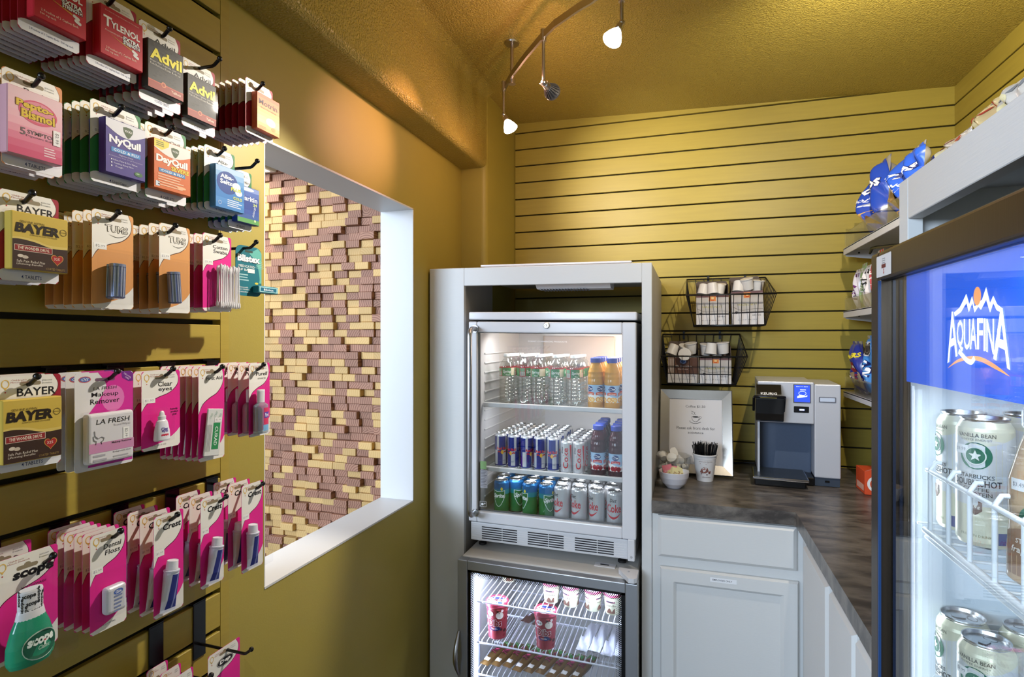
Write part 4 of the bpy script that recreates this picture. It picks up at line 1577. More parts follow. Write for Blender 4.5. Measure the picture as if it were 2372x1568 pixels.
def bez(pts, n=8):
    """smooth curve through points (Catmull-Rom)"""
    out = []
    P = [pts[0]] + list(pts) + [pts[-1]]
    for i in range(1, len(P) - 2):
        for k in range(n):
            t = k / n
            a, b, c, d = P[i - 1], P[i], P[i + 1], P[i + 2]
            out.append(tuple(0.5 * ((2 * b[j]) + (-a[j] + c[j]) * t + (2 * a[j] - 5 * b[j] + 4 * c[j] - d[j]) * t * t + (-a[j] + 3 * b[j] - 3 * c[j] + d[j]) * t ** 3) for j in (0, 1)))
    out.append(pts[-1])
    return out


def backing(mb, w, h, col, title, holez, bottom='swoosh', foot=None, price=None, tscale=1.0, plain=False):
    base = ink(col) if col else card_white
    F0 = FR((0, 0, 0))
    mb.prism(rrect(-w / 2, w / 2, 0, h, 0.004), 0.0, 0.0006, base, F0)
    F = FR((0, -0.0006, 0))
    if not plain:
        cv = [(0.36, 1.0), (0.445, 0.90), (0.40, 0.80), (0.20, 0.715), (-0.10, 0.665), (-0.36, 0.60), (-0.5, 0.50)]
        for grow, mm, off in ((0.012, ink('5e1236' if col == MAG else '5a3a2a'), 0.00012), (0.0, card_white, 0.00024)):
            c2 = bez([(x * w + (grow * w if i < 6 else 0), y * h - grow * h * 0.6 * (0 if i == 0 else 1)) for i, (x, y) in enumerate(cv)], 5)
            mb.flat([(-w / 2, h - 0.004), (-w / 2 + 0.001, h - 0.001), (-w / 2 + 0.004, h)][::-1][:0] + [(-w / 2 + 0.004, h)][:1] + [(-w / 2, h - 0.004)] + c2[::-1], mm, F, off)
    if bottom == 'swoosh':
        c3 = bez([(-0.5 * w, 0.035 * h), (-0.2 * w, 0.055 * h), (0.12 * w, 0.10 * h), (0.36 * w, 0.17 * h), (0.5 * w, 0.24 * h)], 4)
        mb.flat([(-0.5 * w, 0.004), (-0.5 * w + 0.004, 0), (0.5 * w - 0.004, 0), (0.5 * w, 0.004)] + c3[::-1], card_white, F, 0.0003)
    elif bottom == 'band':
        c3 = bez([(-0.5 * w, 0.10 * h), (-0.3 * w, 0.14 * h), (0.5 * w, 0.14 * h)], 4)
        mb.flat([(-0.5 * w, 0.004), (-0.5 * w + 0.004, 0), (0.5 * w - 0.004, 0), (0.5 * w, 0.004)] + c3[::-1], ink('dcdce2'), F, 0.0003)
    if foot:
        mb.text(foot, ink('3a4470'), F, 0.03 * w, 0.052 * h, w=w * 0.72 if len(foot) > 20 else w * 0.34, h=0.0046 if len(foot) < 20 else 0.0036, off=0.0005, bold=0.01, res=1)
    if plain:
        return F
    # hang hole painted as a shadow-toned patch, balloon mark and small print
    mb.flat(rrect(-0.012, 0.012, holez - 0.0025, holez + 0.0025, 0.0024, 3), ink('8b7f68'), F, 0.0005)
    mb.flat(circle(0, holez + 0.0018, 0.0042, 0.0036, 10), ink('8b7f68'), F, 0.00055)
    ring(mb, ink('d9b25e'), F, -w / 2 + 0.0085, h - 0.0095, 0.0045, 0.0055, 0.0012, 0.0006, 14)
    mb.flat([(-w / 2 + 0.0065, h - 0.0142), (-w / 2 + 0.0085, h - 0.0172), (-w / 2 + 0.0105, h - 0.0142)], ink('d9b25e'), F, 0.0006)
    mb.flat(circle(-w / 2 + 0.0085, h - 0.0195, 0.0009, None, 6), ink('b5302c'), F, 0.0006)
    mb.text("Children's", ink('b06a62'), F, -w * 0.18, h - 0.0052, w=w * 0.24, h=0.0019, off=0.0006, res=0)
    mb.text('Miracle Network', ink('b06a62'), F, -w * 0.13, h - 0.0080, w=w * 0.34, h=0.0019, off=0.0006, res=0)
    mb.text('$250,000', ink('6a6a6a'), F, w * 0.27, h - 0.0075, w=w * 0.16, h=0.0020, off=0.0006, res=0)
    mb.text('Donation', ink('6a6a6a'), F, w * 0.27, h - 0.0105, w=w * 0.16, h=0.0020, off=0.0006, res=0)
    z = holez - 0.0105
    for ln, lw, lh, bd, sh in title:
        lh *= tscale
        mb.text(ln, ink('1d1b1c'), F, 0.10 * w, z, w=w * lw, h=lh, off=0.0006, bold=bd, shear=sh)
        z -= lh * 1.28
    if price:
        mb.flat(rect(-w * 0.46, -w * 0.16, 0.60 * h, 0.665 * h), ink('ecebe8'), F, 0.0007)
        mb.text(price, ink('8a8a92'), F, -w * 0.31, 0.632 * h, w=w * 0.22, h=0.0038, off=0.0009, res=1)
    return F


def clear_shell(w0, w1, z0, z1, d, slope=0.012, y0=-0.0008, flange=0.003):
    mb = MB()
    zt = z1 - slope
    vs = [(w0, y0, z0), (w1, y0, z0), (w1, y0, z1), (w0, y0, z1),
          (w0 + .002, y0 - d, z0 + .002), (w1 - .002, y0 - d, z0 + .002), (w1 - .002, y0 - d, zt), (w0 + .002, y0 - d, zt)]
    mb.add(vs, [(4, 5, 6, 7), (0, 1, 5, 4), (1, 2, 6, 5), (2, 3, 7, 6), (3, 0, 4, 7)], blister)
    return mb


def art_bar(mb, F, x, y, w, h, bg, t, fg, th=None, rim=None):
    if rim:
        mb.flat(rect(x - w / 2 - rim, x + w / 2 + rim, y - h / 2 - rim, y + h / 2 + rim), ink(fg), F, 0.00045)
    mb.flat(rect(x - w / 2, x + w / 2, y - h / 2, y + h / 2), ink(bg), F, 0.0006)
    mb.text(t, ink(fg), F, x, y, w=w * 0.86, h=(th or h * 0.6), off=0.0009, bold=0.02, res=1)


def lines(mb, F, x, y, w, n, lh, col, seed=1):
    rn = random.Random(seed)
    for k in range(n):
        ww = w * rn.uniform(0.7, 1.0)
        mb.flat(rect(x, x + ww, y - k * lh - lh * 0.22, y - k * lh + lh * 0.22), ink(col), F, 0.0006)


def grad(mb, F, bw, bh, cols):
    n = len(cols)
    for i, c in enumerate(cols):
        mb.flat(rect(-bw / 2, bw / 2, bh / 2 - bh * (i + 1) / n, bh / 2 - bh * i / n), ink(c), F, 0.0001)


def mixh(a, b, t):
    return ''.join('%02x' % int(round(int(a[i:i + 2], 16) * (1 - t) + int(b[i:i + 2], 16) * t)) for i in (0, 2, 4))


def box_tylenol(mb, F, w, h):
    mb.text('For New Dosing Information & Directions', ink('e8c9b8'), F, 0, h * 0.42, w=w * 0.8, h=0.0022, res=1)
    mb.text('T', ink('f1eeea'), F, -w * 0.345, h * 0.205, h=h * 0.21, off=0.0007, bold=0.03)
    mb.text('YLENOL', ink('f1eeea'), F, w * 0.075, h * 0.185, w=w * 0.70, h=h * 0.145, off=0.0007, bold=0.03)
    mb.text('Acetaminophen', ink('efd9cc'), F, -w * 0.20, h * 0.015, w=w * 0.42, h=0.0032, res=1)
    mb.text('EXTRA', ink('1c1416'), F, w * 0.22, h * 0.025, w=w * 0.42, h=h * 0.095, off=0.0006, bold=0.09)
    mb.text('EXTRA', ink('f4f2f0'), F, w * 0.22, h * 0.025, w=w * 0.40, h=h * 0.085, off=0.0009, bold=0.03)
    mb.text('STRENGTH', ink('1c1416'), F, w * 0.22, -h * 0.06, w=w * 0.42, h=h * 0.085, off=0.0006, bold=0.09)
    mb.text('STRENGTH', ink('f4f2f0'), F, w * 0.22, -h * 0.06, w=w * 0.40, h=h * 0.072, off=0.0009, bold=0.03)
    mb.flat([(-w * .3, -h * .03), (w * .22, -h * .14), (w * .22, -h * .165), (-w * .1, -h * .085)], ink('cf9a3c'), F, 0.0005)
    for k in (0, 1):
        o = Vector((w * (0.30 + 0.03 * k), -h * (0.17 + 0.075 * k)))
        pl = [(o.x + x * math.cos(-.35) - y * math.sin(-.35), o.y + x * math.sin(-.35) + y * math.cos(-.35)) for x, y in rrect(-w * .075, w * .075, -h * .03, h * .03, h * .028)]
        mb.flat(pl, ink('d9d6d4'), F, 0.0006 + k * 0.0002)
    mb.text('2 Pouches of 2 Caplets Each', ink('e6c8b6'), F, -w * 0.02, -h * 0.34, w=w * 0.72, h=0.0040, bold=0.01, res=1)
    mb.text('500 mg each', ink('e6c8b6'), F, -w * 0.25, -h * 0.405, w=w * 0.3, h=0.0034, bold=0.01, res=1)


def box_advil(mb, F, w, h):
    mb.flat(rect(-w / 2, w / 2, -h / 2, -h * 0.33), ink('8f3a2c'), F, 0.0003)
    mb.flat(rect(-w / 2, w / 2, -h * 0.345, -h * 0.325), ink('b5533c'), F, 0.0004)
    rn = random.Random(4)
    for k in range(60):
        x, y = rn.uniform(-.46, .36) * w, rn.uniform(-.28, .46) * h
        mb.flat(rect(x, x + w * rn.uniform(.03, .1), y, y + 0.0007), ink(rn.choice(['57514a', '4a463f', '2a2824'])), F, 0.0002 + k * 2e-6)
    mb.text('Advil', ink('e5d63c'), F, 0.0, h * 0.24, w=w * 0.90, h=h * 0.24, off=0.0008, bold=0.035)
    mb.text('Ibuprofen Tablets, 200 mg', ink('cfcabf'), F, -w * 0.02, h * 0.075, w=w * 0.86, h=0.0034, res=1)
    mb.text('Pain Reliever/Fever Reducer', ink('cfcabf'), F, -w * 0.02, h * 0.015, w=w * 0.86, h=0.0034, res=1)
    mb.flat(circle(-w * 0.08, -h * 0.34, 0.0042, None, 14), ink('c47a55'), F, 0.0006)
    mb.flat(circle(-w * 0.08, -h * 0.34, 0.0026, None, 12), ink('8f3a2c'), F, 0.0007)
    mb.text('Tablets', ink('e8c9b4'), F, w * 0.28, -h * 0.40, w=w * 0.28, h=0.0042, bold=0.02, res=1)


def box_motrin(mb, F, w, h):
    grad(mb, F, w, h, [mixh('c8613a', 'd9723f', 0), mixh('c8613a', 'd97a44', .6), 'd67a42', 'd98a4c', 'dd9c58', 'e2b168', 'e6c37c', 'e5c884', 'd9ae62', 'cf9650'])
    mb.text('Motrin', ink('3a1c24'), F, -w * 0.02, h * 0.27, w=w * 0.82, h=h * 0.15, off=0.0007, bold=0.01)
    mb.text('ibuprofen tablets', ink('8a4a34'), F, 0, h * 0.12, w=w * 0.7, h=0.0034, res=1)
    mb.flat(circle(w * 0.10, -h * 0.20, w * 0.22, h * 0.12, 20), ink('f3e6b4'), F, 0.0004)
    mb.flat(circle(w * 0.12, -h * 0.20, w * 0.13, h * 0.07, 20), ink('fbf5dc'), F, 0.0005)
    mb.flat(circle(w * 0.22, -h * 0.36, w * 0.10, h * 0.05, 16), ink('c98442'), F, 0.0006)
    lines(mb, F, -w * .42, -h * .40, w * .3, 3, 0.0028, 'b5763e', 2)


def box_pepto(mb, F, w, h):
    grad(mb, F, w, h, ['e3bfc6', 'e3bcc4', 'e4b6c0', 'e4b0bc', 'e3a8b6', 'dd93a6', 'd67a94', 'cf6282', 'c94f74'])
    mb.flat(circle(w * 0.04, h * 0.20, w * 0.36, h * 0.185, 28), ink('cf5a74'), F, 0.0004)
    mb.flat(circle(w * 0.04, h * 0.21, w * 0.31, h * 0.155, 28), ink('d98a98'), F, 0.0005)
    for t, y, dx, ww in (('Pepto-', 0.27, -0.02, .68), ('Bismol', 0.145, 0.04, .62)):
        mb.text(t, ink('7e4a36'), F, w * dx, h * y, w=w * (ww + .03), h=h * 0.145, off=0.0007, bold=0.09)
        mb.text(t, ink('d9b738'), F, w * dx, h * y, w=w * ww, h=h * 0.135, off=0.0011, bold=0.04)
    mb.text('5', ink('6c5a5e'), F, -w * 0.24, -h * 0.135, w=w * 0.10, h=h * 0.11, off=0.0007, bold=0.02)
    mb.text('SYMPTOM', ink('6c5a5e'), F, w * 0.12, -h * 0.12, w=w * 0.56, h=h * 0.06, off=0.0007, bold=0.02)
    mb.text('Digestive Relief', ink('7c6a6e'), F, w * 0.10, -h * 0.185, w=w * 0.56, h=h * 0.04, off=0.0007, res=1)
    lines(mb, F, w * .15, -h * .30, w * .25, 4, 0.0032, 'e9cdd4', 3)
    mb.flat(rect(w * .32, w * .46, -h * .22, h * .02), ink('ece9ea'), F, 0.0016)
    mb.text('$2.99', ink('77777c'), F, w * .39, -h * .10, w=h * 0.17, h=w * 0.07, off=0.0019, rot=R(-90), res=1)


def vicks(mb, F, x, y, s):
    pl = [(x - s, y + s * .8), (x - s * .4, y + s * 1.0), (x + s * .4, y + s * 1.0), (x + s, y + s * .8), (x + s * .9, y), (x + s * .4, y - s * .8), (x, y - s * 1.1), (x - s * .4, y - s * .8), (x - s * .9, y)]
    mb.flat(pl, ink('4a5a3c'), F, 0.0007)
    mb.text('VICKS', ink('e8e8e4'), F, x, y + s * .25, w=s * 1.5, h=s * .45, off=0.001, bold=0.02, res=1)


def box_nyquil(mb, F, w, h):
    mb.flat([(-w / 2, h / 2), (-w / 2, h * .36)] + [(-w / 2 + w * k / 10, h * (.36 - .14 * math.sin(math.pi * k / 10))) for k in range(1, 10)] + [(w / 2, h * .36), (w / 2, h / 2)], ink('d9d9e0'), F, 0.0004)
    vicks(mb, F, w * 0.05, h * 0.34, 0.0075)
    mb.text('NyQuil', ink('efeff4'), F, -w * 0.02, h * 0.115, w=w * 0.80, h=h * 0.19, off=0.0007, bold=0.045)
    art_bar(mb, F, w * 0.0, -h * 0.055, w * 0.74, h * 0.085, '4a8ac8', 'COLD & FLU', 'eaf0f6')
    mb.text('Nighttime Relief', ink('c9c6e0'), F, 0.0, -h * 0.135, w=w * 0.36, h=0.0030, res=1)
    for k, t in enumerate(('Aches, Fever & Sore Throat', 'Sneezing, Runny Nose', 'Cough')):
        mb.text(t, ink('cfcce6'), F, -w * 0.02 - (0.16 if k == 2 else 0.04 * k) * w, -h * (0.245 + 0.06 * k), w=w * (0.62, .50, .2)[k], h=0.0030, bold=0.01, res=1)
        mb.flat(circle(-w * 0.36, -h * (0.245 + 0.06 * k), 0.0011, None, 6), ink('e6e6f0'), F, 0.0007)
    mb.text('Antihistamine, Sinus, Cough Suppressant', ink('b9b4dc'), F, 0, -h * 0.18, w=w * .86, h=0.0022, res=0)
    mb.flat(circle(w * 0.32, -h * 0.40, w * 0.11, h * 0.045, 16), ink('3f6a42'), F, 0.0007)
    mb.flat(circle(w * 0.30, -h * 0.39, w * 0.05, h * 0.014, 10), ink('9ab98e'), F, 0.0009)


def box_dayquil(mb, F, w, h):
    mb.flat([(-w / 2, h / 2), (-w / 2, h * .33)] + [(-w / 2 + w * k / 10, h * (.33 - .13 * math.sin(math.pi * k / 10))) for k in range(1, 10)] + [(w / 2, h * .33), (w / 2, h / 2)], ink('e4ddd6'), F, 0.0003)
    mb.flat([(-w / 2, h / 2), (-w / 2, h * .34), (-w * .3, h * .30), (-w * .12, h * .40), (-w * .10, h / 2)], ink('e0cc4c'), F, 0.0004)
    lines(mb, F, -w * .45, h * .455, w * .22, 3, 0.0028, '6a6a3a', 5)
    vicks(mb, F, w * 0.06, h * 0.33, 0.0072)
    mb.text('DayQuil', ink('f2ede8'), F, -w * 0.02, h * 0.105, w=w * 0.86, h=h * 0.19, off=0.0007, bold=0.045)
    mb.text('SEVERE', ink('e8d44a'), F, w * 0.20, -h * 0.02, w=w * 0.50, h=h * 0.09, off=0.0007, bold=0.03)
    art_bar(mb, F, -w * 0.02, -h * 0.115, w * 0.72, h * 0.08, '4a86b8', 'COLD & FLU', 'eaf0f6')
    lines(mb, F, -w * .40, -h * .20, w * .78, 5, 0.0040, 'e6b494', 7)
    mb.flat(circle(w * 0.24, -h * 0.38, w * 0.13, h * 0.03, 14), ink('eab48c'), F, 0.0007)
    mb.flat(rect(-w * .46, -w * .36, -h * .46, -h * .36), ink('c9d4e0'), F, 0.0006)


def box_alka(mb, F, w, h):
    grad(mb, F, w, h, ['a9c4e0', '86afd8', '5f97cc', '4586c4', '3a7cc0', '3a7cc0', '4a8aca', '3f80c2'])
    mb.flat(circle(-w * 0.10, h * 0.13, w * 0.37, h * 0.27, 26), ink('2c4a92'), F, 0.0004)
    mb.flat(circle(w * 0.22, h * 0.10, w * 0.15, h * 0.10, 18), ink('dfe9f2'), F, 0.0005)
    mb.flat(circle(w * 0.30, -h * 0.04, w * 0.13, h * 0.08, 18), ink('cfdff0'), F, 0.0006)
    mb.text('Alka-', ink('f2f4f8'), F, -w * 0.12, h * 0.27, w=w * 0.46, h=h * 0.10, off=0.0009, bold=0.035)
    mb.text('Seltzer', ink('f2f4f8'), F, -w * 0.05, h * 0.14, w=w * 0.62, h=h * 0.11, off=0.0010, bold=0.035)
    mb.text('PLUS', ink('d6dc4c'), F, w * 0.20, h * 0.02, w=w * 0.36, h=h * 0.085, off=0.0011, bold=0.035)
    mb.text('COLD', ink('d6dc6c'), F, w * 0.26, -h * 0.19, w=w * 0.32, h=h * 0.075, off=0.0009, bold=0.035)
    lines(mb, F, -w * .10, -h * .27, w * .52, 4, 0.0034, 'd9e4f0', 8)
    ring(mb, ink('dbe6f2'), F, -w * .36, -h * .38, 0.0034, 0.0034, 0.0006, 0.0007, 14)


def box_claritin(mb, F, w, h):
    grad(mb, F, w, h, ['7a8fc4', '4a66aa', '34509a', '2c468e', '2c468e', '34509a', '3a5a9a', '5f9a5a'])
    mb.flat(circle(-w * .1, h * .44, w * .36, h * .05, 14), ink('dfe8ee'), F, 0.0004)
    mb.text('Claritin', ink('e9eef4'), F, -w * 0.02, h * 0.19, w=w * 0.86, h=h * 0.14, off=0.0007, bold=0.02)
    mb.text('24', ink('cfe07c'), F, w * 0.30, h * 0.05, w=w * 0.18, h=h * 0.08, off=0.0007, bold=0.02)
    mb.text('Allergy', ink('d9e2f0'), F, w * 0.26, -h * 0.15, w=h * 0.34, h=w * 0.11, off=0.0007, shear=0.2, rot=R(80))
    mb.flat(circle(w * .30, -h * .40, 0.0026, None, 10), ink('c9dca0'), F, 0.0006)


def box_bayer(mb, F, w, h):
    mb.flat([(-w / 2, -h / 2), (w / 2, -h / 2), (w / 2, -h * .06)] + bez([(w / 2, -h * .06), (w * .2, -h * .07), (-w * .1, 0.0), (-w * .35, h * .03), (-w / 2, h * .02)], 4), ink('3d2a22'), F, 0.0003)
    mb.flat([(w / 2, -h * .06), (w / 2, -h * .015)] + bez([(w / 2, -h * .015), (w * .15, -h * .02), (-w * .1, h * .04), (-w * .35, h * .065), (-w / 2, h * .05)], 4) + bez([(-w / 2, h * .02), (-w * .35, h * .03), (-w * .1, 0.0), (w * .2, -h * .07), (w / 2, -h * .06)], 4), ink('d8c06a'), F, 0.0004)
    mb.text('GENUINE ASPIRIN', ink('5a4a20'), F, -w * .16, h * .345, w=w * .44, h=0.0028, res=1)
    mb.text('BAYER', ink('2a2018'), F, -w * 0.06, h * 0.235, w=w * 0.80, h=h * 0.17, off=0.0007, bold=0.05, shear=0.12)
    mb.text('ASPIRIN 325 MG NSAID PAIN RELIEVER', ink('6a5a30'), F, w * .05, h * .125, w=w * .5, h=0.0019, res=0)
    ring(mb, ink('4a3a20'), F, w * .415, h * .255, 0.0043, 0.0043, 0.0006, 0.0007, 16)
    mb.text('BAYER', ink('4a3a20'), F, w * .415, h * .255, w=0.007, h=0.0012, res=0)
    art_bar(mb, F, -w * 0.13, -h * 0.125, w * 0.66, h * 0.095, '8f2a2c', 'THE WONDER DRUG.', 'e9dcc8', rim=0.0005)
    mb.flat(circle(-w * .36, -h * .27, w * .055, h * .03, 12), ink('d6cabc'), F, 0.0006)
    mb.flat(circle(-w * .28, -h * .285, w * .055, h * .03, 12), ink('c6b8a8'), F, 0.0007)
    mb.text('Safe Pain Relief Plus', ink('cfc4b6'), F, -w * 0.18, -h * 0.36, w=w * 0.50, h=0.0031, shear=0.1, bold=0.01, res=1)
    mb.text('Lifesaving Benefits', ink('cfc4b6'), F, -w * 0.20, -h * 0.415, w=w * 0.46, h=0.0031, shear=0.1, bold=0.01, res=1)
    hx, hy, s = w * 0.30, -h * 0.27, w * 0.105

    def heart(s):
        return [(hx + s * 16 * math.sin(t) ** 3 / 16, hy + s * (13 * math.cos(t) - 5 * math.cos(2 * t) - 2 * math.cos(3 * t) - math.cos(4 * t)) / 15) for t in [2 * math.pi * k / 26 for k in range(26)]]
    mb.flat(heart(s * 1.12), ink('cfa04a'), F, 0.0006)
    mb.flat(heart(s), ink('a62a2a'), F, 0.0008)
    mb.text('325', ink('f0e0d4'), F, hx - 0.0006, hy + s * .12, w=s * 1.05, h=s * 0.5, off=0.0011, bold=0.01, res=1)
    mb.text('COATED TABLETS', ink('a88a4a'), F, w * .27, -h * .455, w=w * .36, h=0.0026, shear=.15, res=1)


def new_box(root, w, h, bw, bh, x, z, d, col, art, side=None):
    mb = MB()
    mb.box(x - bw / 2, x + bw / 2, -0.0012 - d, -0.0012, z - bh / 2, z + bh / 2, ink(col), 0.0012, 1)
    F = (Vector((x, -0.0012 - d - 0.00008, z)), Vector((1, 0, 0)), Vector((0, 0, 1)))
    art(mb, F, bw - 0.002, bh - 0.002)
    mb.build('carton', root)
    mb = MB()
    e = 0.0022
    mb.box(x - bw / 2 - e, x + bw / 2 + e, -0.0012 - d - 0.0022, -0.0009, z - bh / 2 - e, z + bh / 2 + e, blister, 0.0015, 1)
    mb.build('blister', root)


# every maker: (root, w, h, holez)
def pill(col, boxcol, art, title, foot, bw=0.88, z0=0.15, z1=0.80, dx=0.06, d=0.013, price=None):
    def make(root, w, h, hz):
        mb = MB()
        backing(mb, w, h, col, title, hz, 'band', foot, price)
        mb.build('backing_card', root)
        new_box(root, w, h, w * bw, h * (z1 - z0), w * dx, h * (z0 + z1) / 2, d, boxcol, art)
    return make


def tums(tilt, rx):
    def make(root, w, h, hz):
        mb = MB()
        F = backing(mb, w, h, ORA, [], hz, 'swoosh', None, '$2.99')
        mb.text('TUMS', ink('4e4844'), F, 0.08 * w, hz - 0.0135, w=w * 0.57, h=0.0108, off=0.0007, bold=0.045)
        mb.text('TUMS', ink('ebe6dc'), F, 0.08 * w, hz - 0.0135, w=w * 0.53, h=0.0092, off=0.0011, bold=0.0)
        mb.flat(bez([(-.12 * w, hz - .022), (.1 * w, hz - .0245), (.33 * w, hz - .020)], 5) + bez([(.33 * w, hz - .0205), (.1 * w, hz - .0255), (-.12 * w, hz - .022)], 5)[1:-1], ink('4e4844'), F, 0.0008)
        mb.build('backing_card', root)
        r = w * 0.165
        mb = MB()
        M0 = Matrix.Translation((w * rx, -0.0022 - r, h * 0.10)) @ Matrix.Rotation(tilt, 4, 'Y')
        foil = mat('foil_blue', '8d97b4', 0.3, metal=0.6)
        mb.lathe([(r * .8, 0), (r, 0.0015), (r, h * .355), (r * .8, h * .36)], foil, 22, xf=M0)
        T0 = mb.T
        mb.T = M0
        for k in range(13):
            a = -math.pi / 2 - 1.4 + k * 0.21
            mb.patch_cyl(ink('3d4664') if k % 2 else ink('b9c0d4'), r, a, a + 0.07, h * 0.02, h * 0.33, 0.0003, 2)
        mb.patch_cyl(ink('4a5478'), r, 0, 6.283, h * 0.322, h * 0.328, 0.0005, 20)
        mb.patch_cyl(ink('4a5478'), r, 0, 6.283, h * 0.012, h * 0.018, 0.0005, 20)
        mb.T = T0
        mb.build('tablet_roll', root)
        clear_shell(-w * .42, w * .44, h * .04, h * .62, 2 * r + 0.004, 0.006).build('blister', root)
    return make


def swabs(root, w, h, hz):
    mb = MB()
    backing(mb, w, h, MAG, [('Cotton', .52, .0062, .012, 0), ('Swabs', .48, .0064, .012, 0)], hz, 'swoosh', None, '$1.99')
    mb.build('backing_card', root)
    mb = MB()
    rn = random.Random(6)
    wht = mat('cotton_white', 'e8e6ea', 0.8)
    for k in range(20):
        x = w * (-.10 + .68 * (k % 10) / 9)
        y = -0.006 - 0.008 * (k // 10)
        dx = rn.uniform(-.003, .003)
        z0, z1 = h * 0.04 + rn.uniform(0, .003), h * 0.60 + rn.uniform(-.004, .003)
        mb.tube([(x, y, z0), (x + dx * .1, y, z0 + .003), (x + dx * .15, y, z0 + .008), (x + dx * .2, y, z0 + .011), (x + dx * .8, y, z1 - .011), (x + dx * .85, y, z1 - .008), (x + dx * .95, y, z1 - .003), (x + dx, y, z1)],
                [.0010, .0023, .0022, .0012, .0012, .0022, .0023, .0010], wht, 7)
    mb.build('swabs', root)
    clear_shell(-w * .34, w * .66, h * .02, h * .64, 0.020, 0.006).build('blister', root)


def blistex(root, w, h, hz):
    mb = MB()
    F0 = FR((0, 0, 0))
    mb.prism(rrect(-w / 2, w / 2, 0, h, 0.014, 5), 0, 0.0006, ink('1d6f7e'), F0)
    F = FR((0, -0.0006, 0))
    mb.flat(bez([(w * .02, h * .86), (w * .3, h * .68), (w * .42, h * .40), (w * .40, h * .28)], 5) + [(w * .5, h * .28), (w * .5, h * .9), (w * .35, h * .985)], ink('63b0a6'), F, 0.0003)
    for k in range(4):
        ring(mb, ink('8fc8bc'), F, w * .42, h * .72 - k * h * .04, w * .10 + k * .0015, h * .02, 0.0006, 0.00045 + k * 1e-5)
    mb.flat(rrect(-0.010, 0.010, hz - 0.002, hz + 0.002, 0.0018, 3), ink('3a4a44'), F, 0.0005)  # hang hole, its dark inside painted on the card
    mb.text('Blistex', ink('0f3a48'), F, 0.0, h * .745, w=w * .90, h=h * .15, off=0.0007, bold=0.09)
    mb.text('Blistex', ink('eff2f0'), F, 0.0, h * .75, w=w * .86, h=h * .14, off=0.0011, bold=0.045)
    mb.text('MEDICATED', ink('e4ecea'), F, -w * .08, h * .59, w=w * .62, h=h * .05, bold=0.01, res=1)
    mb.text('LIP BALM', ink('e4ecea'), F, -w * .12, h * .52, w=w * .5, h=h * .045, bold=0.01, res=1)
    mb.flat(rect(-w * .05, w * .22, h * .47, h * .55), ink('e8e8e6'), F, 0.0012)
    lines(mb, F, -w * .42, h * .42, w * .5, 3, .005, '9cc8cc', 4)
    mb.flat(circle(w * .30, h * .27, w * .07, h * .022, 12), ink('d9c84a'), F, 0.0006)
    for k, t in enumerate(('Smooth', 'Easy-Gliding', 'Protection')):
        mb.text(t, ink('e4ecea'), F, -w * .20, h * (.17 - .045 * k), w=w * (.34, .5, .42)[k], h=h * .03, bold=0.01, res=1)
    mb.build('backing_card', root)
    mb = MB()
    mb.box(w * .12, w * .12 + w * .82, -0.016, -0.0012, h * .075, h * .22, ink('2a7f90'), 0.002, 2)
    F2 = FR((0, -0.0161, 0))
    mb.flat(rect(w * .16, w * .90, h * .095, h * .20), ink('a7d6da'), F2, 0.0002)
    mb.flat(rect(w * .20, w * .86, h * .11, h * .185), ink('1f6a86'), F2, 0.0004)
    mb.text('Blistex', ink('e4f0f2'), F2, w * .53, h * .148, w=w * .4, h=h * .045, bold=0.02, res=1)
    mb.build('balm_tube', root)


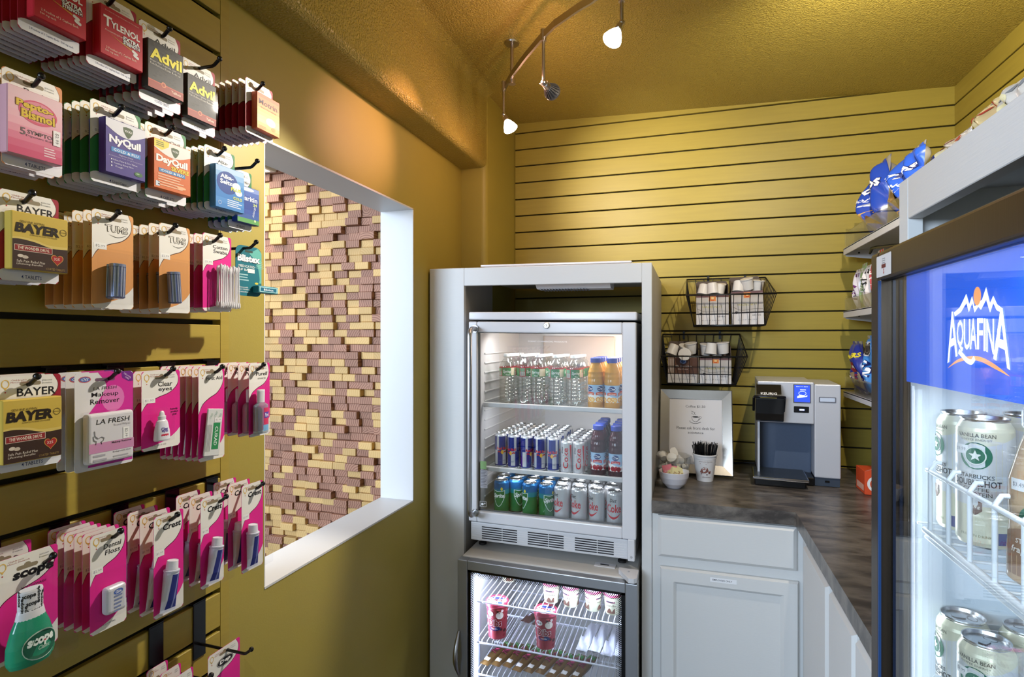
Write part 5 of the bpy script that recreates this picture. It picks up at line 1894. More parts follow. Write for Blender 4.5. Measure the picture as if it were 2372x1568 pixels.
def makeup(root, w, h, hz):
    mb = MB()
    backing(mb, w, h, 'd8d6d8', [], hz, None, plain=True)
    F = FR((0, -0.0006, 0))
    mb.flat([(-w * .12, h)] + bez([(-w * .12, h), (w * .02, h * .86), (-w * .10, h * .72), (-w * .30, h * .56), (-w * .36, h * .50)], 5)[1:] + [(w * .5, h * .45), (w * .5, h - .004), (w * .5 - .004, h)], ink('cc2f94'), F, 0.0003)
    mb.flat(circle(w * .14, h * .72, w * .20, h * .14, 18), ink('d976b4'), F, 0.0004)
    mb.flat(rect(-w * .5 + .001, w * .5 - .001, .004, h * .12), ink('c0389a'), F, 0.0003)
    mb.flat([(-w * .5, .004), (-w * .5 + .004, 0), (-w * .3, 0), (-w * .26, h * .12), (-w * .5, h * .14)], ink('d2d0d4'), F, 0.0004)
    mb.flat([(w * .28, h), (w * .30, h * .93), (w * .42, h * .885), (w * .5, h * .89), (w * .5, h - .004), (w * .5 - .004, h)], ink('6f2a86'), F, 0.0005)
    mb.text('PERSONAL', ink('e6d4ea'), F, w * .40, h * .95, w=w * .16, h=0.0022, rot=R(-35), res=1)
    mb.text('CARE', ink('e6d4ea'), F, w * .39, h * .925, w=w * .09, h=0.0022, rot=R(-35), res=1)
    mb.flat(circle(-w * .34, h * .935, w * .10, h * .032, 16), ink('c2565e'), F, 0.0005)
    mb.flat(circle(-w * .34, h * .935, w * .085, h * .024, 16), ink('4a6aa8'), F, 0.0006)
    mb.text('CVS', ink('e8e8f0'), F, -w * .34, h * .935, w=w * .12, h=h * .028, bold=0.02, shear=.2, off=0.0009, res=1)
    mb.flat(rrect(-0.014, 0.014, hz - 0.0022, hz + 0.0022, 0.0020, 3), ink('70566a'), F, 0.0006)  # hang hole, drawn as a patch in a shade tone
    mb.text('LA FRESH', ink('2a2228'), F, 0.0, h * .835, w=w * .40, h=.0044, shear=.1)
    mb.text('Makeup', ink('1c181c'), F, 0.0, h * .765, w=w * .46, h=.0078, bold=0.004)
    mb.text('Remover', ink('1c181c'), F, 0.0, h * .700, w=w * .50, h=.0070, bold=0.006)
    mb.build('backing_card', root)
    mb = MB()
    bx = w * .0
    bw_, bz0, bz1 = w * .80, h * .07, h * .585
    mb.box(bx - bw_ / 2, bx + bw_ / 2, -0.014, -0.0015, bz0, bz1, ink('d6d4d8'), 0.004, 3)
    F2 = FR((0, -0.0141, 0))
    mb.text('LA FRESH', ink('1f1b20'), F2, bx + w * .02, h * .50, w=w * .58, h=.0068, off=.0004, shear=.12)
    mb.text('Travel Wipes', ink('8a8890'), F2, bx + w * .17, h * .445, w=w * .30, h=.0036, off=.0004, res=1)
    mb.flat(rect(bx - bw_ / 2 + .001, bx + bw_ / 2 - .001, h * .185, h * .285), ink('c98cb2'), F2, .0003)
    mb.tube([tuple(F2[0] + Vector((bx + x * w, -.0004, z * h))) for x, z in ((-.30, .41), (-.29, .36), (-.24, .33), (-.18, .345), (-.14, .33), (-.16, .30), (-.19, .295), (-.18, .27))], .00035, ink('3a3438'), 4)
    mb.tube([tuple(F2[0] + Vector((bx + x * w, -.0004, z * h))) for x, z in ((-.32, .36), (-.31, .32), (-.27, .305), (-.28, .27))], .00035, ink('3a3438'), 4)
    mb.text('Makeup Remover', ink('3a3038'), F2, bx + w * .17, h * .265, w=w * .36, h=.0036, off=.0006, bold=.02, res=1)
    mb.text('Biodegradable Cloth', ink('5a5058'), F2, bx + w * .17, h * .165, w=w * .32, h=.003, off=.0004, res=1)
    lines(mb, F2, bx - bw_ * .40, h * .155, w * .26, 2, .006, 'aaa8b0', 3)
    lines(mb, F2, bx + bw_ * .02, h * .12, w * .3, 2, .004, 'aaa8b0', 5)
    mb.flat(rect(bx + w * .19, bx + w * .30, h * .29, h * .41), ink('ececea'), F2, .0008)
    mb.text('$2.99', ink('6a6a70'), F2, bx + w * .245, h * .35, w=h * .09, h=w * .05, off=.0011, rot=R(-90), res=1)
    mb.build('wipes_pack', root)
    mb = MB()
    e = .003
    mb.box(bx - bw_ / 2 - e, bx + bw_ / 2 + e, -0.017, -0.001, bz0 - e, bz1 + e, blister, .004, 2)
    mb.build('blister', root)


def clear_eyes(root, w, h, hz):
    mb = MB()
    F = backing(mb, w, h, MAG, [('Clear', .38, .0075, .012, 0), ('eyes', .36, .0062, .012, 0)], hz, 'swoosh', None, '$1.99')
    mb.text('handy', ink('3a1830'), F, w * .34, h * .49, w=w * .20, h=.004, bold=.02, res=1)
    mb.text('pocket', ink('3a1830'), F, w * .35, h * .455, w=w * .20, h=.004, bold=.02, res=1)
    mb.text('pal', ink('3a1830'), F, w * .35, h * .42, w=w * .10, h=.004, bold=.02, res=1)
    mb.text('0.2 FL OZ (6 mL)', ink('6a5a66'), F, -w * .08, h * .05, w=w * .4, h=.0030, res=1)
    mb.build('backing_card', root)
    mb = MB()
    m = mat('frosted_plastic', 'dcdce4', 0.35)
    X = Matrix.Translation((w * -.12, -.011, h * .12)) @ Matrix.Diagonal((1, .55, 1, 1))
    mb.lathe([(.0125, 0), (.0135, .002), (.0125, h * .12), (.0100, h * .215), (.0085, h * .25), (.0060, h * .265)], m, 20, xf=X)
    mb.lathe([(.0064, h * .262), (.0066, h * .31), (.0050, h * .315), (.0036, h * .36), (.0020, h * .375)], white_plastic, 16, xf=X)
    T0 = mb.T
    mb.T = X
    mb.text_cyl('Clear', ink('5a4a9a'), .0120, A0, h * .15, .012, .005, .03)
    mb.text_cyl('eyes', ink('5a4a9a'), .0124, A0, h * .115, .011, .004, .03)
    mb.patch_cyl(ink('c8334a'), .0128, A0 - .5, A0 + .5, h * .06, h * .085, .0004)
    mb.T = T0
    mb.build('eye_drop_bottle', root)
    clear_shell(-w * .34, w * .12, h * .10, h * .53, .020, .01).build('blister', root)


def first_aid(root, w, h, hz):
    mb = MB()
    backing(mb, w, h, MAG, [('First Aid', .62, .0062, .012, 0)], hz, 'swoosh')
    mb.build('backing_card', root)
    mb = MB(Matrix.Translation((w * -.14, -.005, h * .05)) @ Matrix.Rotation(R(7), 4, 'Y'))
    pk = mat('paper_packet', 'd4d6d4', 0.5)
    mb.box(-w * .30, w * .30, -.003, 0, 0, h * .50, pk, .001, 1)
    F = FR((0, -.0031, 0))
    mb.flat(rect(-w * .04, w * .22, h * .07, h * .35), ink('2f8a54'), F, .0003)
    mb.text('CURAD', ink('e9f0ea'), F, w * .09, h * .21, w=h * .20, h=w * .12, off=.0006, bold=.01, rot=R(-90))
    for k in range(3):
        mb.text('CURAD', ink('9cb8a6'), F, -w * .16 + k * w * .17, h * (.42 + .02 * (k % 2)), w=w * .2, h=.0045, off=.0004, rot=R(60), res=1)
    mb.flat(rect(-w * .02, w * .26, h * .36, h * .405), ink('ecebea'), F, .0008)
    mb.text('$2.99', ink('9a9aa0'), F, w * .12, h * .382, w=w * .2, h=.0034, off=.001, res=1)
    for k in range(4):
        mb.flat(rect(-w * .27 + k * w * .05, -w * .245 + k * w * .05, h * .05, h * .33), ink('9ea2a2'), F, .0004)
    mb.build('bandage_packet', root)
    clear_shell(-w * .42, w * .46, h * .03, h * .62, .0118, .008).build('blister', root)


def purell(root, w, h, hz):
    mb = MB()
    F = backing(mb, w, h, MAG, [('Purell', .56, .0070, .02, .15), ('ADVANCED', .40, .0032, .0, 0)], hz, 'swoosh')
    mb.build('backing_card', root)
    mb = MB()
    gel = mat('clear_gel', 'c9d6e2', 0.08, spec=0.6, trans=0.75)
    X = Matrix.Translation((w * -.16, -.0112, h * .05)) @ Matrix.Diagonal((1, .58, 1.15, 1))
    r = w * .31
    mb.lathe([(r * .92, 0), (r, .002), (r, h * .28), (r * .95, h * .33), (r * .55, h * .36), (r * .42, h * .37)], gel, 20, xf=X)
    T0 = mb.T
    mb.T = X
    mb.patch_cyl(ink('d23a62'), r, A0 - .15, A0 + .95, h * .10, h * .30, .0006)
    mb.patch_cyl(ink('5a4aa8'), r, A0 - .10, A0 + .85, h * .18, h * .25, .0009)
    mb.text_cyl('Purell', ink('f0eef6'), r, A0 + .38, h * .215, r * .8, .006, .02, .2, off=.0012)
    mb.patch_cyl(ink('7ab0d8'), r, A0 - .25, A0 + .8, h * .03, h * .10, .0006)
    mb.T = T0
    mb.build('gel_bottle', root)
    mb = MB()
    mb.lathe([(r * .52, h * .365), (r * .54, h * .50), (r * .48, h * .515)], white_plastic, 18, xf=X)
    mb.build('flip_cap', root)
    clear_shell(-w * .50, w * .50, h * .03, h * .74, .0222, .008).build('blister', root)


def floss(root, w, h, hz):
    mb = MB()
    F = backing(mb, w, h, MAG, [('Dental', .50, .0068, .012, .12), ('Floss', .42, .0070, .012, .12)], hz, 'swoosh', None, '$2.99')
    mb.text('6 YD (5.4 METERS)', ink('4a4a5a'), F, -w * .02, h * .055, w=w * .4, h=.0028, res=1)
    mb.build('backing_card', root)
    mb = MB()
    mb.box(-w * .24, w * .33, -.0142, -.001, h * .17, h * .45, mat('floss_white', 'c9cad2', 0.35), .005, 3)
    F2 = FR((-w * .07, -.0143, 0))
    mb.flat(circle(w * .14, h * .385, w * .13, h * .028, 16), ink('4a68b4'), F2, .0003)
    mb.text('Glide', ink('e9ecf4'), F2, w * .14, h * .385, w=w * .17, h=.0046, off=.0006, bold=.02, shear=.15, res=1)
    lines(mb, F2, w * .02, h * .345, w * .24, 5, .0052, '7a86b0', 6)
    mb.build('floss_box', root)
    clear_shell(-w * .38, w * .44, h * .13, h * .60, .0145, .010).build('blister', root)


def crest(tilt):
    def make(root, w, h, hz):
        mb = MB()
        backing(mb, w, h, MAG, [('Crest', .62, .0098, .028, .12)], hz, 'swoosh', None, '$1.99')
        mb.build('backing_card', root)
        M0 = Matrix.Translation((w * -.24, -.0122, h * .06)) @ Matrix.Rotation(tilt, 4, 'Y')
        tb = mat('tube_white', 'c6c8d6', 0.3)
        nv = ink('2a327e', 0.3)
        mb = MB(M0)
        n = 24
        L = h * .38
        rows = [(0.0, .0140, .0008), (.004, .0140, .0010), (L * .3, .0130, .0055), (L * .7, .0120, .0090), (L * .95, .0112, .0105), (L, .0105, .0105), (L * 1.015, .0115, .0115), (L * 1.045, .0115, .0115), (L * 1.06, .008, .008)]
        vs = []
        for z, a, b in rows:
            for k in range(n):
                t = 2 * math.pi * k / n
                vs.append((a * math.cos(t), b * math.sin(t), z))
        for i in range(len(rows) - 1):
            for k in range(n):
                t = 2 * math.pi * (k + .5) / n
                mm = tb
                if 1 <= i <= 3 and 4.2 < t < 5.9:
                    mm = nv
                if 1 <= i <= 3 and 4.95 < t < 5.15:
                    mm = ink('7e86b4')
                mb.add([vs[i * n + k], vs[i * n + (k + 1) % n], vs[(i + 1) * n + (k + 1) % n], vs[(i + 1) * n + k]], [(0, 1, 2, 3)], mm, True)
        mb.build('toothpaste_tube', root)
        mb = MB(M0)
        mb.lathe([(.0085, L * 1.05), (.0088, L * 1.07), (.0080, L * 1.28), (.0072, L * 1.29), (.0070, L * 1.275), (.0005, L * 1.275)], mat('cap_ribbed_white', 'dcdce2', .4), 20)
        mb.build('tube_cap', root)
        clear_shell(-w * .46, w * .50, h * .04, h * .68, .0255, .016).build('blister', root)
    return make


def scope(root, w, h, hz):
    mb = MB()
    F = backing(mb, w, h, MAG, [('scope', .66, .0120, .05, .1), ('MOUTHWASH', .40, .0030, 0, 0)], hz, 'swoosh', None, None)
    mb.build('backing_card', root)
    X = Matrix.Translation((w * -.16, -.024, h * .015)) @ Matrix.Diagonal((1.08, .60, 1.36, 1))
    mb = MB()
    liq = mat('green_mouthwash', '2fa57c', 0.12, spec=0.6, trans=0.35, ior=1.33)
    r = w * .34
    mb.lathe([(r * .86, 0), (r * .97, .004), (r, h * .06), (r * .98, h * .14), (r * .80, h * .25), (r * .58, h * .33), (r * .44, h * .37)], liq, 28, xf=X)
    T0 = mb.T
    mb.T = X
    a = A0 + .12

    def blob(ra, rz, m, off, z=h * .13):
        pts = circle(0, 0, ra, rz, 24)
        mb.add([((r + off) * math.cos(a + p / r), (r + off) * math.sin(a + p / r), z + q) for p, q in pts], [tuple(range(24))], m)
    blob(r * .78, h * .10, ink('cfe3d8'), .0012)
    blob(r * .73, h * .092, ink('1f5a44'), .0020)
    mb.text_cyl('scope', ink('e4efe8'), r, a, h * .15, r * 1.15, .0088, .05, .08, off=.0032)
    mb.text_cyl('Classic', ink('b9d6c6'), r, a + .1, h * .11, r * .5, .0036, .01, .2, off=.0032)
    mb.patch_cyl(ink('b5303a'), r, a + .08, a + .17, h * .145, h * .155, .0036)
    lo = a
    mb.T = T0
    mb.build('mouthwash_bottle', root)
    mb = MB()
    sc = r * .50
    clr = mat('cap_film_white', 'd2d2d6', 0.3)
    mb.lathe([(r * .62, h * .315), (r * .56, h * .36), (r * .52, h * .38), (sc * 1.05, h * .385), (sc * 1.05, h * .50), (sc * .98, h * .512), (.0005, h * .512)], clr, 24, xf=X)
    mb.T = X
    for q in range(10):
        aa = A0 - 1.3 + (q % 4) * .85 + (q // 4) * .35
        zz = h * (.47 - .055 * (q // 4))
        mb.text_cyl('scope', ink('2a2a2e'), sc * 1.05, aa, zz, .014, .004, .04, off=.0006, vert=(q % 2 == 0))
    mb.T = None
    mb.build('bottle_cap', root)
    clear_shell(-w * .48, w * .40, h * .01, h * .78, .050, .012).build('blister', root)


def dep(root, w, h, hz):
    mb = MB()
    F = backing(mb, w, h, MAG, [], hz, 'swoosh')
    mb.flat(circle(0.02 * w, hz - .016, w * .26, .0085, 24), ink('2a2628'), F, .0007)
    ring(mb, ink('e6e3dd'), F, 0.02 * w, hz - .016, w * .245, .0076, .0007, .0009, 24)
    mb.text('Dep', ink('f0eeea'), F, 0.02 * w, hz - .016, w=w * .34, h=.0085, off=.0011, bold=.05, shear=.1)
    mb.build('backing_card', root)
    mb = MB()
    X = Matrix.Translation((w * .12, -.014, h * .05)) @ Matrix.Diagonal((1, .6, 1, 1))
    mb.lathe([(w * .24, 0), (w * .26, .003), (w * .24, h * .3), (w * .14, h * .40), (w * .10, h * .45)], mat('gel_blue', '8fc0dc', .15, spec=.6), 20, xf=X)
    mb.build('gel_bottle', root)
    clear_shell(-w * .38, w * .66, h * .03, h * .62, .0275, .02).build('blister', root)


SER = lambda t, wd, hh=.0075: [(t, wd, hh, .015, 0)]
TYF = '2 Pouches of 2 Caplets Each - 500 mg each'
# maker, card plane X, top-left px, top-right px, bottom px, hook ball px, count, step, description
STK = [
    (pill(RED, 'b3202c', box_tylenol, SER('TYLENOL', .66), TYF), -.786, (40, None), (183, None), (115, 97), (118, -84), 8, .0130, 'red caplet box on white card, leftmost hook of top row'),
    (pill(RED, 'b3202c', box_tylenol, SER('TYLENOL', .66), TYF), -.786, (199, -34), (315, 29), (272, 178), (268, -10), 9, .0120, 'red caplet box on white card, second hook of top row'),
    (pill(RED, '3a3833', box_advil, SER('Advil', .52, .0085), '4 COATED TABLETS', .88, .14, .76, -.02), -.786, (321, 47), (417, 92), (360, 243), (393, 66), 6, .0165, 'black box with yellow lettering, third hook of top row'),
    (pill(RED, '3a3833', box_advil, SER('Advil', .52, .0085), '4 COATED TABLETS', .88, .12, .74, -.08), -.815, (420, 131), (497, 169), (448, 300), (509, 136), 4, .0180, 'black box with yellow lettering, fourth hook of top row'),
    (pill(RED, 'c8613a', box_motrin, SER('Motrin', .50, .0062), '4 TABLETS', .86, .10, .78, .12), -.786, (568, 179), (631, 211), (619, 328), (609, 193.5), 7, .0150, 'orange box card, right end of top row'),
    (pill('d08a58', 'd8a4b0', box_pepto, SER('Pepto-', .52, .0070), '4 TABLETS', .92, .10, .80, -.08), -.786, (3, 145), (143, 212), (60, 392), (96, 176), 4, .0150, 'pink stomach tablet box card, left end of second row'),
    (pill(GRN, '473a86', box_nyquil, SER('NyQuil', .52, .0072), '4 LiquiCaps', .82, .12, .80, .05, price='$2.99'), -.786, (208, 228), (325, 269.5), (262, 431), (282, 248), 7, .0165, 'purple cold medicine box card, second row'),
    (pill(GRN, 'cf6a34', box_dayquil, SER('DayQuil', .48, .0068), '4 CAPLETS', .92, .12, .78, .0), -.786, (335, 281), (430, 314), (375, 465), (400, 295), 6, .0175, 'orange cold medicine box card, second row'),
    (pill(GRN, '4586c4', box_alka, [('Alka-', .34, .0055, .015, 0), ('Seltzer', .44, .0055, .015, 0)], '4 TABLETS', .98, .05, .72, .14), -.786, (472, 333), (543, 360), (523, 497), (520, 344), 8, .0135, 'blue effervescent tablet box card, second row'),
    (pill(GRN, '2c468e', box_claritin, SER('Claritin', .6, .0060), '4 TABLETS', .96, .10, .72, .12), -.826, (527, 384), (582, 403), (561, 533), (596, 373), 4, .0150, 'dark blue allergy box card, right end of second row'),
    (pill(RED, 'cdb04e', box_bayer, SER('BAYER', .62, .0100), '4 TABLETS', .96, .12, .76, .06), -.786, (-5, 433), (135, 466), (78, 654), (75, 447), 6, .0150, 'yellow and brown aspirin box card, left end of third row'),
    (tums(R(2), -.07), -.786, (212, 485), (308, 499), (268, 715), (275, 491), 6, .0180, 'peach antacid roll card with upright silver roll, third row'),
    (tums(R(-4), -.16), -.786, (368, 512), (439, 533), (391, 724), (407, 522), 5, .0200, 'peach antacid roll card with tilted dark roll, third row'),
    (swabs, -.786, (469, 538), (535, 552), (517, 722), (510, 545), 5, .0180, 'pink cotton swab card, third row'),
    (blistex, -.800, (545, 565), (605, 576), (577, 686), (593.5, 560.6), 1, .0170, 'teal lip balm card at the right end of third row'),
    (pill(RED, 'cdb04e', box_bayer, SER('BAYER', .62, .0100), '4 TABLETS', .93, .10, .76, -.07), -.786, (-8, 873), (140, 865), (68, 1084), (86, 872), 3, .0160, 'yellow and brown aspirin box card, left end of fourth row'),
    (makeup, -.786, (172, 869), (307, 855), (240, 1083), (272, 860), 3, .0170, 'pink and white wipes card, fourth row'),
    (clear_eyes, -.786, (327, 862), (416, 856), (361, 1041), (401, 854), 2, .0190, 'pink eye drops card, fourth row'),
    (first_aid, -.786, (459, 850), (519, 847), (479, 1067), (515, 849), 7, .0140, 'pink bandage card with green-banded packet, fourth row'),
    (purell, -.786, (576, 842), (624, 840), (599, 1009), (611, 844), 4, .0240, 'pink hand gel card with clear bottle, right end of fourth row'),
    (scope, -.786, (-15, 1302), (133, 1260), (46, 1524), (123, 1287), 2, .0535, 'pink mouthwash card with green bottle, left end of fifth row'),
    (floss, -.786, (208, 1246), (292, 1214.5), (257, 1452), (279.5, 1230), 7, .0165, 'pink dental floss card, fifth row'),
    (crest(R(7)), -.786, (355.5, 1199), (424, 1177), (366, 1432), (411, 1191.6), 4, .0275, 'pink toothpaste card nearest the floss, fifth row'),
    (crest(R(9)), -.786, (464, 1157), (517.6, 1140), (468, 1366), (524, 1150), 3, .0275, 'pink toothpaste card with slanting tube, middle of fifth row'),
    (crest(R(1)), -.786, (559, 1127), (608.5, 1110), (583, 1318), (609, 1120), 3, .0330, 'pink toothpaste card hanging before the wall opening, fifth row'),
    (dep, -.826, (481, 1523), (555, 1473), None, (582, 1504), 1, .0170, 'pink hair gel card with oval emblem at the bottom edge'),
    (dep, -.800, (400, 1578), (447, 1537), None, (489, 1564), 3, .0300, 'pink card cut by the photo bottom beside the oval emblem card'),
]


def peg_hook(label, Y, zb, X1):
    rz = zb - 0.009
    hk = thing('peg_hook', label, 'hook', (XL, Y, rz))
    k = round((rz + 0.014 - SLOT0) / PITCH)
    zs = SLOT0 + k * PITCH
    if zs < rz + 0.004:
        zs += PITCH
    m = MB()
    pw_ = 0.0145
    m.box(XL + 0.0005, XL + 0.0030, Y - pw_, Y + pw_, rz - 0.026, zs + 0.0005, hook_black, 0.001, 1)
    m.box(XL - 0.0085, XL + 0.0030, Y - pw_, Y + pw_, zs - 0.0012, zs + 0.0014, hook_black)
    m.box(XL - 0.0095, XL - 0.0075, Y - pw_, Y + pw_, zs - 0.0035, zs + 0.0042, hook_black)
    part(m, 'plate', hk)
    m = MB()
    m.tube([(XL + 0.002, Y, rz), (X1 - 0.016, Y, rz - 0.0015), (X1 - 0.0115, Y, rz), (X1 - 0.001, Y, zb - 0.0012)], 0.0028, hook_black, 10)
    part(m, 'rod', hk)
    m = MB()
    m.ball((X1, Y, zb), 0.0045, hook_black)
    part(m, 'tip_ball', hk)


crn = random.Random(77)
href = 0.111
HOOK_ROWS = {}
for maker, xf, tl, trp, bt, ball, n, step, desc in STK:
    hp = onX(ball[0], ball[1], TIPX)
    zrod = hp.z - 0.009
    uc = (tl[0] + trp[0]) / 2
    yl, yr = onX(tl[0], 784, xf).y, onX(trp[0], 784, xf).y
    if tl[1] is not None:
        ztop = onX(uc, (tl[1] + trp[1]) / 2, xf).z
    if bt is None:
        zbot = ztop - 0.128
    else:
        zbot = onX(bt[0], bt[1], xf).z
    if tl[1] is None:
        ztop = zbot + href
    w, h = yr - yl, ztop - zbot
    href = h
    yc = (yl + yr) / 2
    # the rod must run through the card near its top
    hz = min(h - 0.010, max(h - 0.024, zrod + 0.002 - zbot))
    proto = None
    for i in range(n):
        X = xf - i * step
        if X < XL + 0.012:
            break
        if proto is None:
            proto = thing('blister_card', '', 'hanging card')
            maker(proto, w, h, hz)
            o = proto
        else:
            o = copy_tree(proto)
        j = 0 if i == 0 else 1
        o.location = (X, hp.y + (yc - hp.y) * (1 if i == 0 else 0.9) + j * crn.uniform(-.0012, .0012), zbot + j * crn.uniform(-.0008, .0008))
        o.rotation_euler = (0, 0, R(90) + j * crn.uniform(-.02, .02))
        o['label'] = desc if n == 1 else desc + ', ' + ('front one' if i == 0 else '%s from front' % ORD[i])
        if n > 1:
            o['group'] = desc.split(',')[0] + 's hanging on one hook'
    peg_hook('black hook holding the ' + desc.replace(' card', ' cards', 1), hp.y, hp.z, TIPX)
# ------------------------------------------------------------------ things on the counter
def upright(bx, by, rz=0.0):
    return Matrix.Translation((bx, by, CT)) @ Matrix.Rotation(rz, 4, 'Z')


# picture frame with the coffee price, leaning on the wall
fx0, fx1 = onY(1526, 1100, 2.19).x, onY(1700, 1109, 2.19).x
fw_, fh_ = fx1 - fx0, 0.322
lean = math.atan2(0.085, 0.31)
pf = thing('picture_frame', 'silver frame holding a coffee price notice, leaning on the slatted wall', 'frame', ((fx0 + fx1) / 2, 2.19, CT + 0.0008))
T6 = Matrix.Translation(((fx0 + fx1) / 2, 2.19, CT + 0.0008)) @ Matrix.Rotation(-lean, 4, 'X')
frame_m = mat('pewter_frame', 'b3aca2', 0.26, metal=0.9)
m = MB(T6)
bw_ = 0.037
X0, X1, Z0, Z1 = -fw_ / 2, fw_ / 2, 0.004, fh_
o4 = [(X0, Z0), (X1, Z0), (X1, Z1), (X0, Z1)]
i4 = [(X0 + bw_, Z0 + bw_), (X1 - bw_, Z0 + bw_), (X1 - bw_, Z1 - bw_), (X0 + bw_, Z1 - bw_)]
e4 = [(X0 + .004, Z0 + .004), (X1 - .004, Z0 + .004), (X1 - .004, Z1 - .004), (X0 + .004, Z1 - .004)]
vs = [(x, 0, z) for x, z in o4] + [(x, -0.012, z) for x, z in e4] + [(x, -0.003, z) for x, z in i4] + [(x, 0.0, z) for x, z in i4]
fs = []
for L in (0, 4, 8):
    for k in range(4):
        fs.append((L + k, L + (k + 1) % 4, L + 4 + (k + 1) % 4, L + 4 + k))
m.add(vs, fs, frame_m)
m.box(X0 + .001, X1 - .001, 0.0002, 0.008, Z0, Z1, mat('frame_back', '2a2826', .7))
part(m, 'frame', pf)
m = MB(T6)
Fp = FR((0, -0.0006, 0))
m.flat(rect(X0 + bw_, X1 - bw_, Z0 + bw_, Z1 - bw_), mat('notice_paper', 'd9d5d6', .6), Fp, 0.0)
gk = ink('3a3a3c')
zt6 = Z1
m.text('Coffee $1.50', gk, Fp, 0, zt6 - 0.066, w=0.071, h=0.0105, off=.0004)
m.text('Please ask front desk for', gk, Fp, 0, zt6 - 0.147, w=0.137, h=0.0105, off=.0004)
m.text('assistance', gk, Fp, 0, zt6 - 0.164, w=0.056, h=0.0085, off=.0004)
# coffee cup drawing
cy_ = zt6 - 0.108
bk = ink('1f1f21')
m.flat(circle(0, cy_ + 0.004, 0.0135, 0.0033, 20), bk, Fp, .0004)
m.flat(circle(0, cy_ + 0.0050, 0.0128, 0.0024, 20), ink('d9d5d6'), Fp, .0005)
m.flat(circle(0.0, cy_ + 0.0040, 0.0105, 0.0022, 20), bk, Fp, .0006)
oc = [(-0.0142, cy_ + 0.003)] + [(-0.0142 * math.cos(t), cy_ + 0.003 - 0.019 * math.sin(t)) for t in [R(a) for a in range(15, 166, 15)]] + [(0.0142, cy_ + 0.003)]
ic = [(0.0122, cy_ + 0.003)] + [(0.0122 * math.cos(t), cy_ + 0.003 - 0.0172 * math.sin(t)) for t in [R(a) for a in range(15, 100, 15)]]
for k in range(len(oc) - 1):
    a_, b_ = oc[k], oc[k + 1]
    s0 = 0.93 if k < 7 else 0.90
    m.flat([a_, b_, (b_[0] * s0, cy_ + 0.003 + (b_[1] - cy_ - 0.003) * .92), (a_[0] * s0, cy_ + 0.003 + (a_[1] - cy_ - 0.003) * .92)], bk, Fp, .0004)
for pts_, wd in (([(0.013, cy_ + .004), (0.019, cy_ + .005), (0.020, cy_), (0.015, cy_ - .005), (0.011, cy_ - .008)], .0013),
                 ([(-.020, cy_ - .011), (-.018, cy_ - .017), (-.006, cy_ - .021), (.008, cy_ - .020), (.019, cy_ - .015)], .0016),
                 ([(-.016, cy_ + .025), (-.008, cy_ + .022), (-.002, cy_ + .019), (-.004, cy_ + .015), (0.002, cy_ + .011)], .0013),
                 ([(-.011, cy_ + .020), (-.014, cy_ + .016), (-.008, cy_ + .013), (-.005, cy_ + .009)], .0010)):
    c_ = bez(pts_, 5)
    for a_, b_ in zip(c_[:-1], c_[1:]):
        d = Vector((b_[0] - a_[0], b_[1] - a_[1])).normalized()
        n_ = Vector((-d.y, d.x)) * wd / 2
        m.flat([(a_[0] - n_.x, a_[1] - n_.y), (b_[0] - n_.x, b_[1] - n_.y), (b_[0] + n_.x, b_[1] + n_.y), (a_[0] + n_.x, a_[1] + n_.y)], bk, Fp, .0007)
part(m, 'notice', pf)

# glass bowl of creamers
gb = onZ(1558, 1112, CT)
gbx, gby = gb.x, gb.y - 0.002
bowl_glass = pane('bowl_glass', (0.96, 0.97, 0.97), 1.8, 0.01, 0.03)
m = MB()
N = 32
prof = [(0.030, 0.0015), (0.034, 0.0), (0.040, 0.012), (0.051, 0.035), (0.059, 0.062), (0.0625, 0.088)]
prof2 = [(r_ - 0.003, z_ + 0.002) for r_, z_ in prof[2:]][::-1]
vs, fs = [], []
allp = prof + [(0.0625, 0.090)] + prof2 + [(0.0005, 0.010)]
for r_, z_ in allp:
    for k in range(N):
        a = 2 * math.pi * k / N
        rr_ = r_ * (1 + 0.035 * math.cos(8 * a) * min(1, z_ / 0.05))
        vs.append((rr_ * math.cos(a), rr_ * math.sin(a), z_))
for i in range(len(allp) - 1):
    for k in range(N):
        fs.append((i * N + k, i * N + (k + 1) % N, (i + 1) * N + (k + 1) % N, (i + 1) * N + k))
m.add(vs, fs, bowl_glass, True)
o = m.build('glass_bowl', None, (gbx, gby, CT + 0.0008))
tag(o, 'scalloped clear glass bowl of creamers on the counter before the picture frame', 'bowl')


def creamer():
    o = thing('creamer_cup', '', 'creamer')
    m = MB()
    cm = mat('creamer_plastic', 'e2ddd6', 0.45)
    m.lathe([(0.0105, 0), (0.0115, 0.001), (0.0150, 0.019), (0.0178, 0.0195), (0.0178, 0.0205)], cm, 18)
    m.build('cup', o)
    m = MB()
    m.add([(0.0185 * math.cos(2 * math.pi * k / 8 + .2) * (1.0 + (.22 if k == 0 else 0)), 0.0185 * math.sin(2 * math.pi * k / 8 + .2), 0.0209) for k in range(8)] + [(0, 0, 0.0213)],
          [(k, (k + 1) % 8, 8) for k in range(8)], mat('creamer_foil', 'eeeae4', 0.35))
    m.build('foil_lid', o)
    return o


